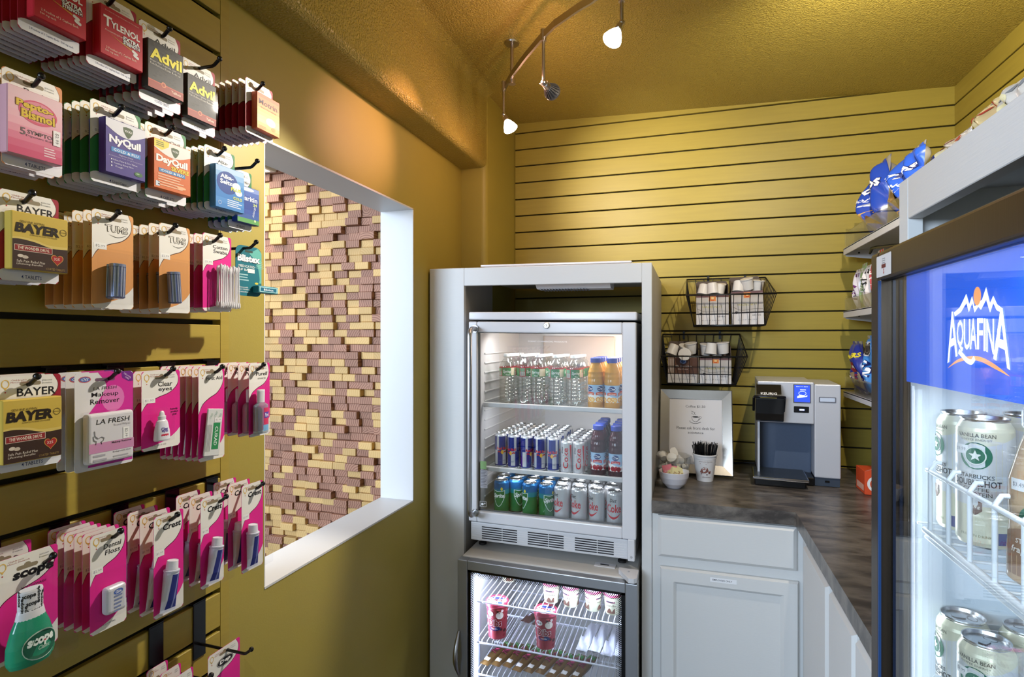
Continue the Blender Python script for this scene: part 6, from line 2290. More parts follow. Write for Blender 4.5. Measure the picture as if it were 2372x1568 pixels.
pcr = Pool(creamer())
rn = random.Random(14)
crs = [(-.016, -.012, .012, .4, 0), (.018, -.010, .013, -.5, 1), (0.0, .020, .012, .3, 2), (-.028, .012, .034, .9, 3), (.028, .014, .034, -.9, 4), (-.004, -.026, .036, 1.1, 5),
       (-.030, -.020, .050, 1.2, 6), (.026, -.022, .046, -1.3, 7), (0.0, .008, .052, .4, 8), (-.024, .020, .066, -.8, 9), (.022, .018, .062, .7, 10), (-.030, -.008, .078, 1.0, 11), (.004, -.018, .074, -.6, 12), (-.008, .022, .088, .9, 13), (.034, -.004, .070, -1.0, 14)]
for x, y, z, tl_, k in crs:
    c = pcr.put((gbx + x, gby + y, CT + z), 0, 'white creamer cup heaped in the glass bowl on the counter', 'creamers heaped in the glass bowl')
    c.rotation_euler = (tl_, rn.uniform(-.8, .8), rn.uniform(0, 6))
    c.location.z += 0.0

# white bowl with sweetener packets
wb = onZ(1561, 1129, CT)
wx, wy = wb.x, wb.y + 0.004
m = MB()
por = mat('white_porcelain', 'dcd6d8', 0.22)
m.lathe([(0.024, 0.0), (0.026, 0.003), (0.028, 0.004), (0.040, 0.016), (0.0475, 0.036), (0.0500, 0.054), (0.0492, 0.0555), (0.0478, 0.054), (0.0450, 0.036), (0.037, 0.018), (0.022, 0.008), (0.0005, 0.007)], por, 36)
o = m.build('porcelain_bowl', None, (wx, wy, CT + 0.0006))
tag(o, 'small round white porcelain bowl holding sweetener packets at the counter edge', 'bowl')


def packet(col, art):
    o = MB()
    pos = pillow(o, 0.042, 0.060, 0.006, ink(col, 0.5), 6, 6, 0.5, 3, 0.4, 0.07)
    text_on(o, art, ink('8a3a2a' if col != 'dc7d8c' else 'f2e4e4'), pos, 0, 0.034, 0.030, 0.007, .0014)
    poly_on(o, rect(-.015, .015, .012, .018), ink('3a5a9a' if col != 'dc7d8c' else 'b03048'), pos, .001, 1)
    return o


pk_y, pk_p = packet('ddd3a0', 'Splenda'), packet('dc7d8c', "Sweet'N Low")
py_, pp_ = None, None
for k, (x, y, z, rx, ry, rz, kind) in enumerate([(-.014, .016, .012, -.35, -.2, .2, 'p'), (-.004, .012, .010, -.45, .1, .1, 'p'), (-.010, .002, .010, -.6, -.35, -.3, 'y'), (.006, .0, .010, -.6, .3, .3, 'y'), (.016, .010, .010, -.5, .5, .5, 'y'), (-.018, -.010, .012, -.9, -.4, -.2, 'y'), (.006, -.014, .012, -1.0, .2, .1, 'y')]):
    if kind == 'p':
        base = pp_
        o = pk_p.build('sweetener_packet') if base is None else base.copy()
        if base is None:
            pp_ = o
        else:
            COL.objects.link(o)
    else:
        base = py_
        o = pk_y.build('sweetener_packet') if base is None else base.copy()
        if base is None:
            py_ = o
        else:
            COL.objects.link(o)
    o.scale = (.8, .8, .8)
    o.location = (wx + x, wy + y, CT + z + .012)
    o.rotation_euler = (rx, ry, rz)
    tag(o, ('pink' if kind == 'p' else 'pale yellow') + ' sweetener packet in the small white bowl', 'packet', ('pink' if kind == 'p' else 'yellow') + ' packets in the white bowl')

# foam cup of stirrers
sc_ = onZ(1633, 1113, CT)
sx_, sy_ = sc_.x, sc_.y + 0.006
m = MB()
foam = mat('white_foam_cup', 'e0dcda', 0.5)
m.lathe([(0.026, 0.001), (0.028, 0.0), (0.0305, 0.020), (0.0385, 0.078), (0.0392, 0.080), (0.0400, 0.089), (0.0425, 0.0905), (0.0425, 0.095), (0.0412, 0.0955), (0.0390, 0.092), (0.029, 0.010), (0.0005, 0.009)], foam, 36)


def cupr(z):
    return 0.0280 + (0.0385 - 0.0280) * z / 0.078


def cup_poly(pts_, mm, off, a=A0):
    m.add([((cupr(z) + off) * math.cos(a + x / cupr(z)), (cupr(z) + off) * math.sin(a + x / cupr(z)), z) for x, z in pts_], [tuple(range(len(pts_)))], mm)


def cup_text(t, mm, x, z, w_, h_, off=.0006, **kw):
    vs_, fs_, gw, gh = glyphs(t, kw.get('bold', .01), kw.get('shear', 0), 1)
    m.add([((cupr(z + q * h_ / gh) + off) * math.cos(A0 + (x + p * w_ / gw) / .036), (cupr(z + q * h_ / gh) + off) * math.sin(A0 + (x + p * w_ / gw) / .036), z + q * h_ / gh) for p, q in vs_], fs_, mm)


cup_text("what's your favorite?", ink('6a3a34'), .002, .072, .046, .0042)
lines_m = ink('a8746a')
for k in range(2):
    cup_poly(rect(-.018, .010 - .006 * k, .0655 - k * .003, .0668 - k * .003), lines_m, .0005)
cup_poly([(-.018, .034), (-.013, .046), (-.004, .054), (.008, .050), (.012, .038), (.002, .031), (-.010, .030)], ink('8a5a50'), .0005)
cup_poly([(-.010, .044), (-.002, .050), (.004, .047), (-.003, .042)], ink('a9786c'), .0007)
cup_poly([(.010, .036), (.019, .040), (.018, .030), (.012, .028)], ink('7a463c'), .0006)
cup_poly(circle(.006, .026, .0025, .0025, 8), ink('5a302a'), .0006)
cup_poly(circle(-.013, .028, .002, .002, 8), ink('5a302a'), .0006)
cup_text('coffee and more', ink('6a3a34'), .004, .017, .034, .0040, shear=.2)
o = m.build('foam_cup', None, (sx_, sy_, CT + 0.0006))
tag(o, 'printed white foam cup filled with black stirrers beside the bowls', 'cup')
rn = random.Random(31)
stm = MB()
stm.box(-.0016, .0016, -.0007, .0007, 0, .117, black_pl, .0005, 1)
stp = None
for k in range(64):
    a = k * 2.39996
    q = 0.0215 * math.sqrt((k + .5) / 64)
    if stp is None:
        o = stp = stm.build('coffee_stirrer')
    else:
        o = stp.copy()
        COL.objects.link(o)
    o.location = (sx_ + q * math.cos(a), sy_ + q * math.sin(a), CT + 0.0105 + rn.uniform(0, .010))
    k_ = 0.016 / 0.075 * (q / 0.0215)
    o.rotation_mode = 'QUATERNION'
    dvec = Vector((math.cos(a) * k_, math.sin(a) * k_, 1)).normalized()
    o.rotation_quaternion = dvec.to_track_quat('Z', 'X')
    tag(o, 'thin black coffee stirrer standing in the foam cup', 'stirrer', 'black stirrers in the foam cup')

# ------------------------------------------------------------------ pod coffee brewer
kx0, kx1 = onY(1762, 890, 2.167).x, onY(1954, 1120, 2.167).x
kxm = onY(1893, 1120, 2.167).x
kzt = onY(1762, 883, 2.167).z
kf, kb = 2.167, 2.455
kb_ = thing('coffee_brewer', 'silver and black pod coffee brewer with lit blue screen on the counter', 'coffee machine', ((kx0 + kx1) / 2, 2.3, CT))
silver = mat('brewer_silver', 'cdced4', 0.32, metal=0.25)
blueg = mat('brewer_slate', '4d5a70', 0.35, var=.03, vscale=200)
m = MB()
zs1 = onY(1850, 981, kf).z
m.box(kx0, kxm - .0008, kf, kb, zs1, kzt, silver, .003, 2)
m.box(kx0, kx0 + .007, kf, kb, CT + .030, zs1, silver)
m.box(kx0 + .007, kxm - .0008, kf + .085, kb, CT + .028, zs1, blueg)
m.box(kx0, kxm, kf - .002, kb, CT + .0015, CT + .028, black_pl, .002, 1)
part(m, 'body', kb_)
m = MB()
m.box(kxm, kx1, kf, kb - .03, CT + .030, onY(1954, 891, kf).z, silver, .004, 2)
m.box(kxm + .002, kx1 - .002, kf + .006, kb - .035, CT + .0015, CT + .030, mat('brewer_base', '39424f', .4))
c_ = onY(1923, 926, kf - .001)
m.prism(rrect(c_.x - .026, c_.x + .026, c_.z - .0095, c_.z + .0095, .003), 0.0, .0015, mat('slot_frame_grey', '70727c', .3), FR((0, kf - .0005, 0)))
m.flat(rrect(c_.x - .0225, c_.x + .0225, c_.z - .0065, c_.z + .0065, .002), mat('slot_light', 'c9d3e4', .4), FR((0, kf - .0025, 0)), .0)
c_ = onY(1923, 1128, kf)
m.box(c_.x - .007, c_.x + .007, kf + .004, kf + .0062, CT + .014, CT + .021, black_pl)
part(m, 'water_tank', kb_)
m = MB()
a, b = onY(1847, 892, kf - .003), onY(1883, 932, kf - .003)
m.box(a.x - .003, b.x + .003, kf - .003, kf + .001, b.z - .003, a.z + .003, mat('bezel_grey', '5a5c66', .3), .001, 1)
Fs = FR((0, kf - .0031, 0))
m.flat(rect(a.x, b.x, b.z, a.z), mat('lcd_blue', '2b3fb0', .2, emit='2f4fe0', estr=1.1), Fs, .0002)
lw_ = mat('lcd_light', 'cfd8ff', .3, emit='c9d4ff', estr=1.3)
cx_, cz_ = (a.x + b.x) / 2, (a.z + b.z) / 2
m.text('READY TO BREW', lw_, Fs, cx_, a.z - .005, w=(b.x - a.x) * .75, h=.003, off=.0005, res=1)
ring(m, lw_, Fs, cx_ + .001, cz_ + .001, .012, .008, .0012, .0005, 16)
m.flat(bez([(cx_ - .015, cz_ - .010), (cx_ - .004, cz_ - .004), (cx_ + .010, cz_ - .008), (cx_ + .016, cz_ - .004)], 4) + [(cx_ + .016, cz_ - .010), (cx_ - .015, cz_ - .016)], lw_, Fs, .0006)
m.flat(rect(cx_ - .006, cx_ + .012, cz_ + .012, cz_ + .0145), lw_, Fs, .0006)
part(m, 'screen', kb_)
m = MB()
a, b = onY(1846, 941, kf - .002), onY(1881, 957, kf - .002)
m.box(a.x, b.x, kf - .002, kf + .001, b.z, a.z, black_pl, .0015, 1)
cx_, cz_ = (a.x + b.x) / 2, (a.z + b.z) / 2
m.flat(rect(cx_ - .006, cx_ + .009, cz_ - .003, cz_ + .002), mat('button_glow', 'dfe6ff', .3, emit='6f86ff', estr=5.0), FR((0, kf - .0021, 0)), .0003)
part(m, 'brew_button', kb_)
# brew head
hx0, hx1 = onY(1758, 920, 2.105).x, onY(1826, 920, 2.105).x
hz0, hz1 = onY(1790, 980, 2.10).z, onY(1800, 891, 2.14).z
hzm = onY(1790, 922, 2.095).z
m = MB()
dkp = mat('brewer_black', '141312', .22)
Fk = (Vector((hx0 + .008, 0, 0)), Vector((0, 1, 0)), Vector((0, 0, 1)))
pf_ = [(kf + .001, hz1), (kf - .022, hz1 - .002), (kf - .052, hzm + .010), (kf - .056, hzm + .004), (kf + .001, hzm + .004)]
m.prism([(y, z) for y, z in pf_], 0, hx1 - hx0 - .014, dkp, Fk)
m.text('KEURIG', mat('brewer_print', 'd6d2cc', .4), (Vector(((hx0 + hx1) / 2, kf - .0550, hzm + .0115)), Vector((1, 0, 0)), Vector((0, .60, .80)).normalized()), 0, 0.001, w=(hx1 - hx0) * .56, h=.0098, off=.0008, bold=.03)
part(m, 'brew_head', kb_)
m = MB()
pl_ = [(kf + .0, hzm + .002), (kf - .066, hzm + .002), (kf - .068, hzm - .006), (kf - .062, hz0 + .030), (kf - .050, hz0 + .006), (kf - .030, hz0), (kf + .0, hz0 + .004)]
m.prism(pl_, -.003, hx1 - hx0 - .007, mat('brewer_pod_black', '0e0d0e', .3), Fk)
part(m, 'pod_holder', kb_)
m = MB()
hl = mat('handle_chrome_black', '26262a', .12, metal=.5)
m.tube([(hx0 - .001, kf - .004, hzm - .052), (hx0 - .0015, kf - .045, hzm - .004), (hx0 + .001, kf - .070, hzm + .003), (hx0 + .010, kf - .075, hzm + .004), (hx1 - .006, kf - .075, hzm + .004), (hx1 + .003, kf - .070, hzm + .003), (hx1 + .005, kf - .045, hzm - .004), (hx1 + .0045, kf - .004, hzm - .052)], .0042, hl, 8)
m.box(hx0 + .018, hx1 - .022, kf - .0775, kf - .0760, hzm - .0005, hzm + .0022, mat('pod_yellow', 'b9a23a', .4))
part(m, 'lift_handle', kb_)
# drip tray
m = MB()
tx0, tx1 = onY(1755, 1105, 2.095).x, onY(1886, 1118, 2.095).x
m.box(tx0 + .006, tx1 - .008, 2.105, kf + .08, CT + .0015, CT + .024, black_pl, .004, 2)
m.box(tx0, tx1, 2.095, kf + .085, CT + .024, CT + .034, mat('tray_chrome', 'c9ccd4', .15, metal=1.0), .003, 2)
part(m, 'drip_tray', kb_)
m = MB()
m.box(tx0 + .005, tx1 - .005, 2.101, kf + .083, CT + .0338, CT + .0352, mat('tray_grid', '2c333d', .3))
for i in range(-3, 4):
    for j in range(-3, 4):
        if abs(i) + abs(j) < 5:
            a_ = math.atan2(j, i) if (i or j) else 0
            m.flat(circle((tx0 + tx1) / 2 + i * .009 - .01, 2.17 + j * .008, .0032, .0014, 8), black_pl, (Vector((0, 0, CT + .0352)), Vector((1, 0, 0)), Vector((0, 1, 0))), .0002)
part(m, 'drip_grid', kb_)
kb_.rotation_euler = (0, 0, R(-4))
# power lead lying along the wall
m = MB()
ld = [(kx0 + .02, 2.462, CT + .006), (kx0 - .03, 2.470, CT + .0045), (.17, 2.455, CT + .0045), (.10, 2.470, CT + .0045), (.02, 2.474, CT + .0045), (-.06, 2.470, CT + .0045)]
lp_ = []
P3 = [Vector(p) for p in ld]
for i in range(len(P3) - 1):
    for k in range(6):
        t = k / 6
        lp_.append(P3[i].lerp(P3[i + 1], t * t * (3 - 2 * t)))
lp_.append(P3[-1])
m.tube(lp_, .0042, black_rub, 8)
tag(m.build('power_cord'), 'black power cord along the back of the counter behind the brewer', 'cord')

# orange carton half hidden by the drinks cooler
ob = onZ(2003, 1146, CT)
m = MB()
org = mat('orange_carton', 'd9512a', .45)
bxm = thing('orange_carton', 'small bright orange carton with white emblem on the counter beside the drinks cooler', 'carton', (ob.x + .05, ob.y + .05, CT + .0006))
m.box(ob.x, ob.x + .115, ob.y, ob.y + .10, CT + .0006, CT + .076, org, .001, 1)
Fo = FR((0, ob.y - .0001, 0))
m.flat(circle(ob.x + .028, CT + .036, .021, .024, 22), ink('ece8e4'), Fo, .0002)
m.flat(circle(ob.x + .030, CT + .036, .015, .017, 20), org, Fo, .0004)
m.flat(rect(ob.x + .028, ob.x + .049, CT + .030, CT + .037), ink('ece8e4'), Fo, .0006)
Fo2 = (Vector((ob.x - .0001, 0, 0)), Vector((0, -1, 0)), Vector((0, 0, 1)))
m.flat(rect(-ob.y - .09, -ob.y - .01, CT + .01, CT + .03), ink('e8b098'), Fo2, .0002)
part(m, 'box', bxm)
m = MB()
m.add([(ob.x, ob.y, CT + .076), (ob.x + .05, ob.y, CT + .094), (ob.x + .115, ob.y + .002, CT + .092), (ob.x + .115, ob.y, CT + .076)], [(0, 1, 2, 3)], org)
m.add([(ob.x, ob.y, CT + .0765), (ob.x + .045, ob.y - .0005, CT + .0925), (ob.x + .045, ob.y + .001, CT + .088), (ob.x + .01, ob.y + .004, CT + .077)], [(0, 1, 2, 3)], ink('ece6e0'))
part(m, 'flap', bxm)

# ------------------------------------------------------------------ wire baskets with pod boxes
wire_b = mat('black_wire', '100f10', .35)


def basket(label, bk0, bk1, yb, zb_, fr0, fr1, yf, zf, bo0, bo1, ybf, ybb, zo):
    o = thing('wire_basket', label, 'basket', ((bo0 + bo1) / 2, (ybf + ybb) / 2, zo))
    m = MB()
    m.tube([(bk0, yb, zb_), (bk1, yb, zb_), (fr1, yf, zf), (fr0, yf, zf)], .0032, wire_b, 8, closed=True)
    m.tube([(bk0 * .5 + bo0 * .5, yb - .002, (zb_ + zo) / 2)] + [(bk1 * .5 + bo1 * .5, yb - .002, (zb_ + zo) / 2)], .0022, wire_b, 6)
    part(m, 'rim', o)
    m = MB()
    r_ = .0015
    n = 9
    for i in range(n + 1):
        t = i / n
        xb_, xf_, xo = bk0 + (bk1 - bk0) * t, fr0 + (fr1 - fr0) * t, bo0 + (bo1 - bo0) * t
        m.tube([(xo if 0 < i < n else xf_, yf, zf), (xo, ybf, zo), (xo, ybb, zo), (xb_, yb, zb_)], r_, wire_b, 6)
    for sx, x_b, x_f, x_o in ((0, bk0, fr0, bo0), (1, bk1, fr1, bo1)):
        for k in range(1, 9):
            t = k / 9
            y = yf + (yb - yf) * t
            z = zf + (zb_ - zf) * t
            xx = x_f + (x_b - x_f) * t
            m.tube([(xx, y, z), (x_o, ybf + (ybb - ybf) * t, zo)], r_, wire_b, 6)
    part(m, 'wires', o)
    m = MB()
    m.tube([(bo0, ybf, zo), (bo1, ybf, zo), (bo1, ybb, zo), (bo0, ybb, zo)], .0026, wire_b, 6, closed=True)
    for k in range(1, 6):
        y = ybf + (ybb - ybf) * k / 6
        m.tube([(bo0, y, zo - .002), (bo1, y, zo - .002)], r_, wire_b, 6)
    part(m, 'base', o)
    for x in (bk0 + (bk1 - bk0) * .28, bk0 + (bk1 - bk0) * .75):
        m = MB()
        kz = SLOT0 + math.ceil((zb_ + .002 - SLOT0) / PITCH) * PITCH
        m.box(x - .004, x + .004, YB - .0045, YB - .0008, zb_ - .02, kz + .002, wire_b)
        m.box(x - .004, x + .004, YB - .0045, YB + .008, kz - .001, kz + .0015, wire_b)
        part(m, 'hanger', o)
    return o


zlo1 = 1.470
basket('upper black wire basket of pod boxes on the slatted wall', -.0105, .293, 2.487, 1.667, -.012, .300, 2.235, 1.583, .016, .268, 2.270, 2.470, zlo1)
zlo2 = 1.247
basket('lower black wire basket of pod boxes on the slatted wall by the cabinet', -.108, .196, 2.487, 1.437, -.1035, .203, 2.235, 1.353, -.082, .166, 2.270, 2.470, zlo2)


def pod_box(label, u0, u1, ybf, zb_, zfront, ztop, depth, kind, tilt=0.0, group=None):
    a, b = onY(u0, 784, ybf).x, onY(u1, 784, ybf).x
    w_, hf, ht = b - a, zfront - zb_, ztop - zb_
    o = thing('coffee_pod_box', label, 'box', ((a + b) / 2, ybf, zb_), 0, group)
    T = Matrix.Translation(((a + b) / 2, ybf, zb_)) @ Matrix.Rotation(tilt, 4, 'Y')
    card = mat('box_inside_brown', '5a4c42', .7)
    if kind == 'choc':
        top_c, lo_c = ink('5f4032', .5), ink('cfc8c4', .5)
    else:
        top_c, lo_c = ink('b9b2ac', .5), ink('d6d1cf', .5)
    m = MB(T)
    th = .0012
    m.box(-w_ / 2, w_ / 2, 0, th, 0, hf, lo_c)
    m.box(-w_ / 2, -w_ / 2 + th, th, depth, 0, hf, lo_c)
    m.box(w_ / 2 - th, w_ / 2, th, depth, 0, hf, lo_c)
    m.box(-w_ / 2, w_ / 2, depth, depth + th, 0, ht - .012, card)
    m.box(-w_ / 2, w_ / 2, 0, depth, -th, 0, lo_c)
    for sx in (-1, 1):   # side walls rise to the back
        x0, x1 = (sx * w_ / 2, sx * (w_ / 2 - th))
        vs = [(x0, 0.001, hf), (x0, depth, hf), (x0, depth, ht - .012), (x0, depth * .35, ht - .016), (x1, 0.001, hf), (x1, depth, hf), (x1, depth, ht - .012), (x1, depth * .35, ht - .016)]
        m.add(vs, [(0, 1, 2, 3), (7, 6, 5, 4), (0, 3, 7, 4), (3, 2, 6, 7)], card)
    pts_ = rrect(-w_ / 2, w_ / 2, ht - .024, ht, .008)
    m.prism(pts_, 0, th, card, FR((0, depth - .0015, 0)))
    F = FR((0, -.0002, 0))
    m.flat(rect(-w_ / 2 + .0005, w_ / 2 - .0005, hf * .36, hf - .0008), top_c, F, .0001)
    if kind == 'choc':
        m.flat(circle(0, hf * .84, .012, .0095, 18), ink('41609a'), F, .0003)
        ring(m, ink('cfd6e4'), F, 0, hf * .84, .0095, .0075, .001, .0005, 16)
        m.text('Milk Chocolate', ink('d9cfc8'), F, 0, hf * .66, w=w_ * .56, h=.0062, off=.0004, bold=.01, res=1)
        m.text('Hot Cocoa', ink('d9cfc8'), F, 0, hf * .54, w=w_ * .32, h=.0052, off=.0004, res=1)
        m.flat(rect(-w_ * .5, -w_ * .28, hf * .36, hf), ink('8a7466'), F, .0003)
        for k in range(4):
            m.flat([(-w_ * .48 + k * .006, hf * .4), (-w_ * .47 + k * .006, hf * .4), (-w_ * .46 + k * .006, hf * .95), (-w_ * .475 + k * .006, hf * .95)], ink('d0c4ba'), F, .0005)
        m.flat(rect(-w_ / 2, w_ / 2, hf * .335, hf * .365), ink('2a2624'), F, .0004)
    else:
        m.flat(rect(-w_ / 2, w_ / 2, hf * .93, hf), ink('6a4e50'), F, .0003)
        m.flat(rect(-w_ * .11, w_ * .11, hf * .80, hf * .96), ink('d98a4a'), F, .0005)
        m.flat(rect(-w_ * .05, w_ * .06, hf * .82, hf * .92), ink('c2522c'), F, .0007)
        m.flat(rect(-w_ * .05 + .0016, w_ * .06 - .0016, hf * .86, hf * .94), ink('e6c68a'), F, .0009)
        m.text('HAZELNUT', ink('a9a03a'), F, 0, hf * .60, w=w_ * .62, h=.0080, off=.0004, res=1)
        m.flat(rect(-w_ / 2, w_ / 2, hf * .335, hf * .375), ink('242022'), F, .0004)
        m.flat(circle(-w_ * .36, hf * .365, .0062, .0048, 12), ink('2a2628'), F, .0005)
        m.flat(bez([(-w_ * .48, hf * .56), (-w_ * .2, hf * .44), (w_ * .2, hf * .47), (w_ * .48, hf * .46)], 4) + bez([(w_ * .48, hf * .445), (w_ * .2, hf * .455), (-w_ * .2, hf * .425), (-w_ * .48, hf * .53)], 4), ink('8a837c'), F, .0004)
    m.text('KEURIG', ink('55545c'), F, w_ * .28, hf * .27, w=w_ * .26, h=.0058, off=.0004, bold=.01, res=1)
    m.text('K-CUP PACKS', ink('8c8a90'), F, -w_ * .02, hf * .14, w=w_ * .6, h=.0048, off=.0004, res=1)
    part(m, 'carton', o)
    return (a + b) / 2, w_


def pod():
    o = thing('coffee_pod', '', 'coffee pod')
    m = MB()
    pc_ = mat('pod_plastic', 'd9d4ce', .4)
    m.lathe([(.0165, 0), (.0180, .0012), (.0215, .040), (.0240, .0405), (.0240, .0425)], pc_, 22)
    m.build('cup', o)
    m = MB()
    m.lathe([(.0232, .0426), (.0226, .0434), (.0005, .0436)], mat('pod_foil', 'd2ccc6', .35), 22, capb=False)
    m.build('foil_lid', o)
    return o


ppod = Pool(pod())


def pods(cx, w_, ybf, z, spec, lab, grp):
    for k, (dx, dy, dz, rx, ry) in enumerate(spec):
        dz += .036 if rx > 2 else (.012 if rx > 1 else 0)
        c = ppod.put((cx + dx, ybf + dy, z + dz), 0, lab, grp)
        c.rotation_euler = (rx, ry, 0)


B1Y, B2Y = 2.278, 2.278
q = pod_box('beige pod box in upper wire basket, left of its two boxes', 1613, 1688, B1Y, zlo1 + .003, onY(1650, 684, B1Y).z, onY(1650, 652, B1Y + .10).z, .10, 'hazel')
zc1 = onY(1650, 690, B1Y).z + .006
pods(q[0], q[1], B1Y, zc1, [(-.028, .045, .012, 2.9, .2), (.0, .028, .016, 3.0, -.1), (.030, .045, .008, 2.8, .25), (.03, .08, .01, .3, 0)], 'white coffee pod in the left box of the upper basket', 'pods in the left box of the upper basket')
q = pod_box('beige pod box in upper wire basket, right of its two boxes', 1697, 1770, B1Y, zlo1 + .003, onY(1738, 674, B1Y).z, onY(1738, 641, B1Y + .10).z, .10, 'hazel', R(-2))
zc1 = onY(1738, 684, B1Y).z + .006
pods(q[0], q[1], B1Y, zc1, [(-.030, .040, .014, 2.9, .1), (.004, .035, .018, .25, -.2), (.036, .055, .012, 0.2, .1), (0, .075, .014, .2, 0)], 'white coffee pod in the right box of the upper basket', 'pods in the right box of the upper basket')
q = pod_box('brown chocolate pod box in lower wire basket, left of its two boxes', 1547, 1618, B2Y, zlo2 + .003, onY(1580, 828, B2Y).z, onY(1580, 790, B2Y + .10).z, .10, 'choc')
zc1 = onY(1580, 834, B2Y).z + .006
pods(q[0], q[1], B2Y, zc1, [(-.032, .04, .016, 2.9, .35), (.006, .022, -.002, 1.4, 0), (.032, .055, .018, 0.2, -.1), (0, .075, .01, .4, .2)], 'white coffee pod in the left box of the lower basket', 'pods in the left box of the lower basket')
q = pod_box('beige pod box in lower wire basket, right of its two boxes', 1621, 1694, B2Y, zlo2 + .003, onY(1656, 830, B2Y).z, onY(1656, 792, B2Y + .10).z, .10, 'hazel')
zc1 = onY(1656, 834, B2Y).z + .006
pods(q[0], q[1], B2Y, zc1, [(-.012, .03, .022, 3.05, .1), (.032, .04, .018, 0.1, -.1), (-.036, .06, .012, .2, .1), (.01, .075, .008, .2, 0)], 'white coffee pod in the right box of the lower basket', 'pods in the right box of the lower basket')
# ------------------------------------------------------------------ right side: surround, drinks cooler, wall shelves
SX, SY = 0.310, 1.0155
STOP = 1.660
grainy = mat('grained_white_panel', 'd3d0cc', 0.5, bump=0.16, bscale=16, stretch=(1, 1.2, 22))
su = thing('cooler_surround', 'white wood-grained open surround boxing in the dark-framed drinks cooler', 'cabinet', (0.6, 0.9, 0))
m = MB()
m.box(SX + .02, XR - .004, SY - .020, SY, 0, STOP - .002, cab_white)
part(m, 'end_panel', su)
m = MB()
m.box(SX, SX + .020, SY - .036, SY, 0, STOP, cab_white, .001, 1)
m.box(SX, SX + .020, .26, SY - .0365, STOP - .062, STOP, grainy, .001, 1)
part(m, 'face_frame', su)
m = MB()
m.box(SX + .0205, XR - .004, .26, SY - .0205, STOP - .020, STOP - .001, cab_white)
part(m, 'top_board', su)
m = MB()
m.box(XR - .016, XR - .005, .26, SY - .0205, 0.0, STOP - .0205, cab_white)
part(m, 'back_panel', su)

# ---- drinks cooler
DX = 0.250
DY0, DY1, DZT = 0.275, 0.9355, 1.540
bronze = mat('bronze_metal', '4a4036', 0.34, metal=0.85, bump=.02, bscale=30, stretch=(1, 30, 1))
co = thing('drinks_cooler', 'dark-framed drinks cooler with lit blue sign and coffee drinks, at the right edge', 'refrigerator', (.58, .6, 0))
KX0, KX1 = .292, .905
iy0, iy1 = DY0 + .030, DY1 - .018
m = MB()
gw = mat('cooler_grey_shell', '3c3a38', .45)
lw = mat('cooler_white_liner', 'd4dde6', .35)
m.box(KX0, KX1, iy1, DY1, .12, DZT - .004, gw)
m.box(KX0, KX1, DY0, iy0, .12, DZT - .004, gw)
m.box(KX1 - .02, KX1, iy0, iy1, .12, DZT - .004, gw)
m.box(KX0, KX1 - .02, iy0, iy1, DZT - .03, DZT - .004, gw)
m.box(KX0, KX1 - .02, iy0, iy1, .12, .20, gw)
m.box(KX0 + .02, KX1 - .02, DY0 + .01, DY1 - .01, .0, .12, black_pl)
part(m, 'body', co)
m = MB()
m.box(KX0 + .001, KX1 - .021, iy1 - .003, iy1 - .0005, .201, DZT - .031, lw)
m.box(KX0 + .001, KX1 - .021, iy0 + .0005, iy0 + .003, .201, DZT - .031, lw)
m.box(KX1 - .024, KX1 - .0205, iy0 + .003, iy1 - .003, .201, DZT - .031, lw)
for k in range(5):
    z = .30 + k * .22
    m.box(KX0 + .04, KX1 - .05, iy1 - .0065, iy1 - .003, z, z + .010, lw, .001, 1)
part(m, 'liner', co)
# door
m = MB()
st_, tp = .0345, .040
for q in ((DY1 - st_, DY1, .13, DZT), (DY0, DY0 + st_, .13, DZT), (DY0 + st_, DY1 - st_, DZT - tp, DZT), (DY0 + st_, DY1 - st_, .13, .13 + tp)):
    m.box(DX, DX + .038, q[0], q[1], q[2], q[3], bronze, .004, 3)
door = part(m, 'door', co)
gy0, gy1, gz0, gz1 = DY0 + st_, DY1 - st_, .13 + tp, DZT - tp
m = MB()
m.box(DX + .010, DX + .014, gy0, gy1, gz0, gz1, glass_door)
sub(m, 'glass_pane', door)
FX = lambda x: (Vector((x, 0, 0)), Vector((0, -1, 0)), Vector((0, 0, 1)))   # faces -X, right = -Y
m = MB()
bk_ = mat('glass_border_black', '0a0b0d', .2)
bw2 = .052
Fb = FX(DX + .0145)
for q in ((-gy1, -gy1 + bw2, gz0, gz1), (-gy0 - bw2, -gy0, gz0, gz1)):
    m.flat(rect(*q), bk_, Fb, 0)
for q in ((-gy1 + bw2, -gy0 - bw2, gz0, gz0 + .03),):
    m.flat(rect(*q), bk_, Fb, 0)
sub(m, 'glass_border', door)
m = MB()
m.box(DX - .0005, DX + .003, gy1 - .0022, gy1 + .0006, gz0, gz1, mat('blue_lit_edge', '1c3a66', .3))  # thin door edge, the blue light on it put into the colour
sub(m, 'gasket', door)
# sticker on the door corner
a, b = onX(2031, 612, DX), onX(2065, 612, DX)
sy0, sy1 = -a.y, -b.y
zc_ = onX(2048, 614, DX).z
m = MB()
Fst = FX(DX - .0003)
m.flat(rrect(sy0, sy1, zc_ - .0145, zc_ + .0145, .002), mat('sticker_white', 'd9d7d8', .4), Fst, .0)
sm_ = (sy0 + sy1) / 2
for k in range(3):
    m.flat(rect(sm_ - .006, sm_ + .006, zc_ + .0085 - k * .0028, zc_ + .0096 - k * .0028), ink('8a8a8c'), Fst, .0003)
m.flat(rect(sm_ - .0085, sm_ + .0085, zc_ - .0035, zc_ + .0018), ink('6a2e2e'), Fst, .0003)
m.flat([(sm_ - .001, zc_ - .0045), (sm_ + .002, zc_ - .0045), (sm_ + .0015, zc_ - .009), (sm_ + .003, zc_ - .009), (sm_ + .0005, zc_ - .0125), (sm_ - .0015, zc_ - .009), (sm_, zc_ - .009)], ink('b03a34'), Fst, .0003)
sub(m, 'sticker', door)

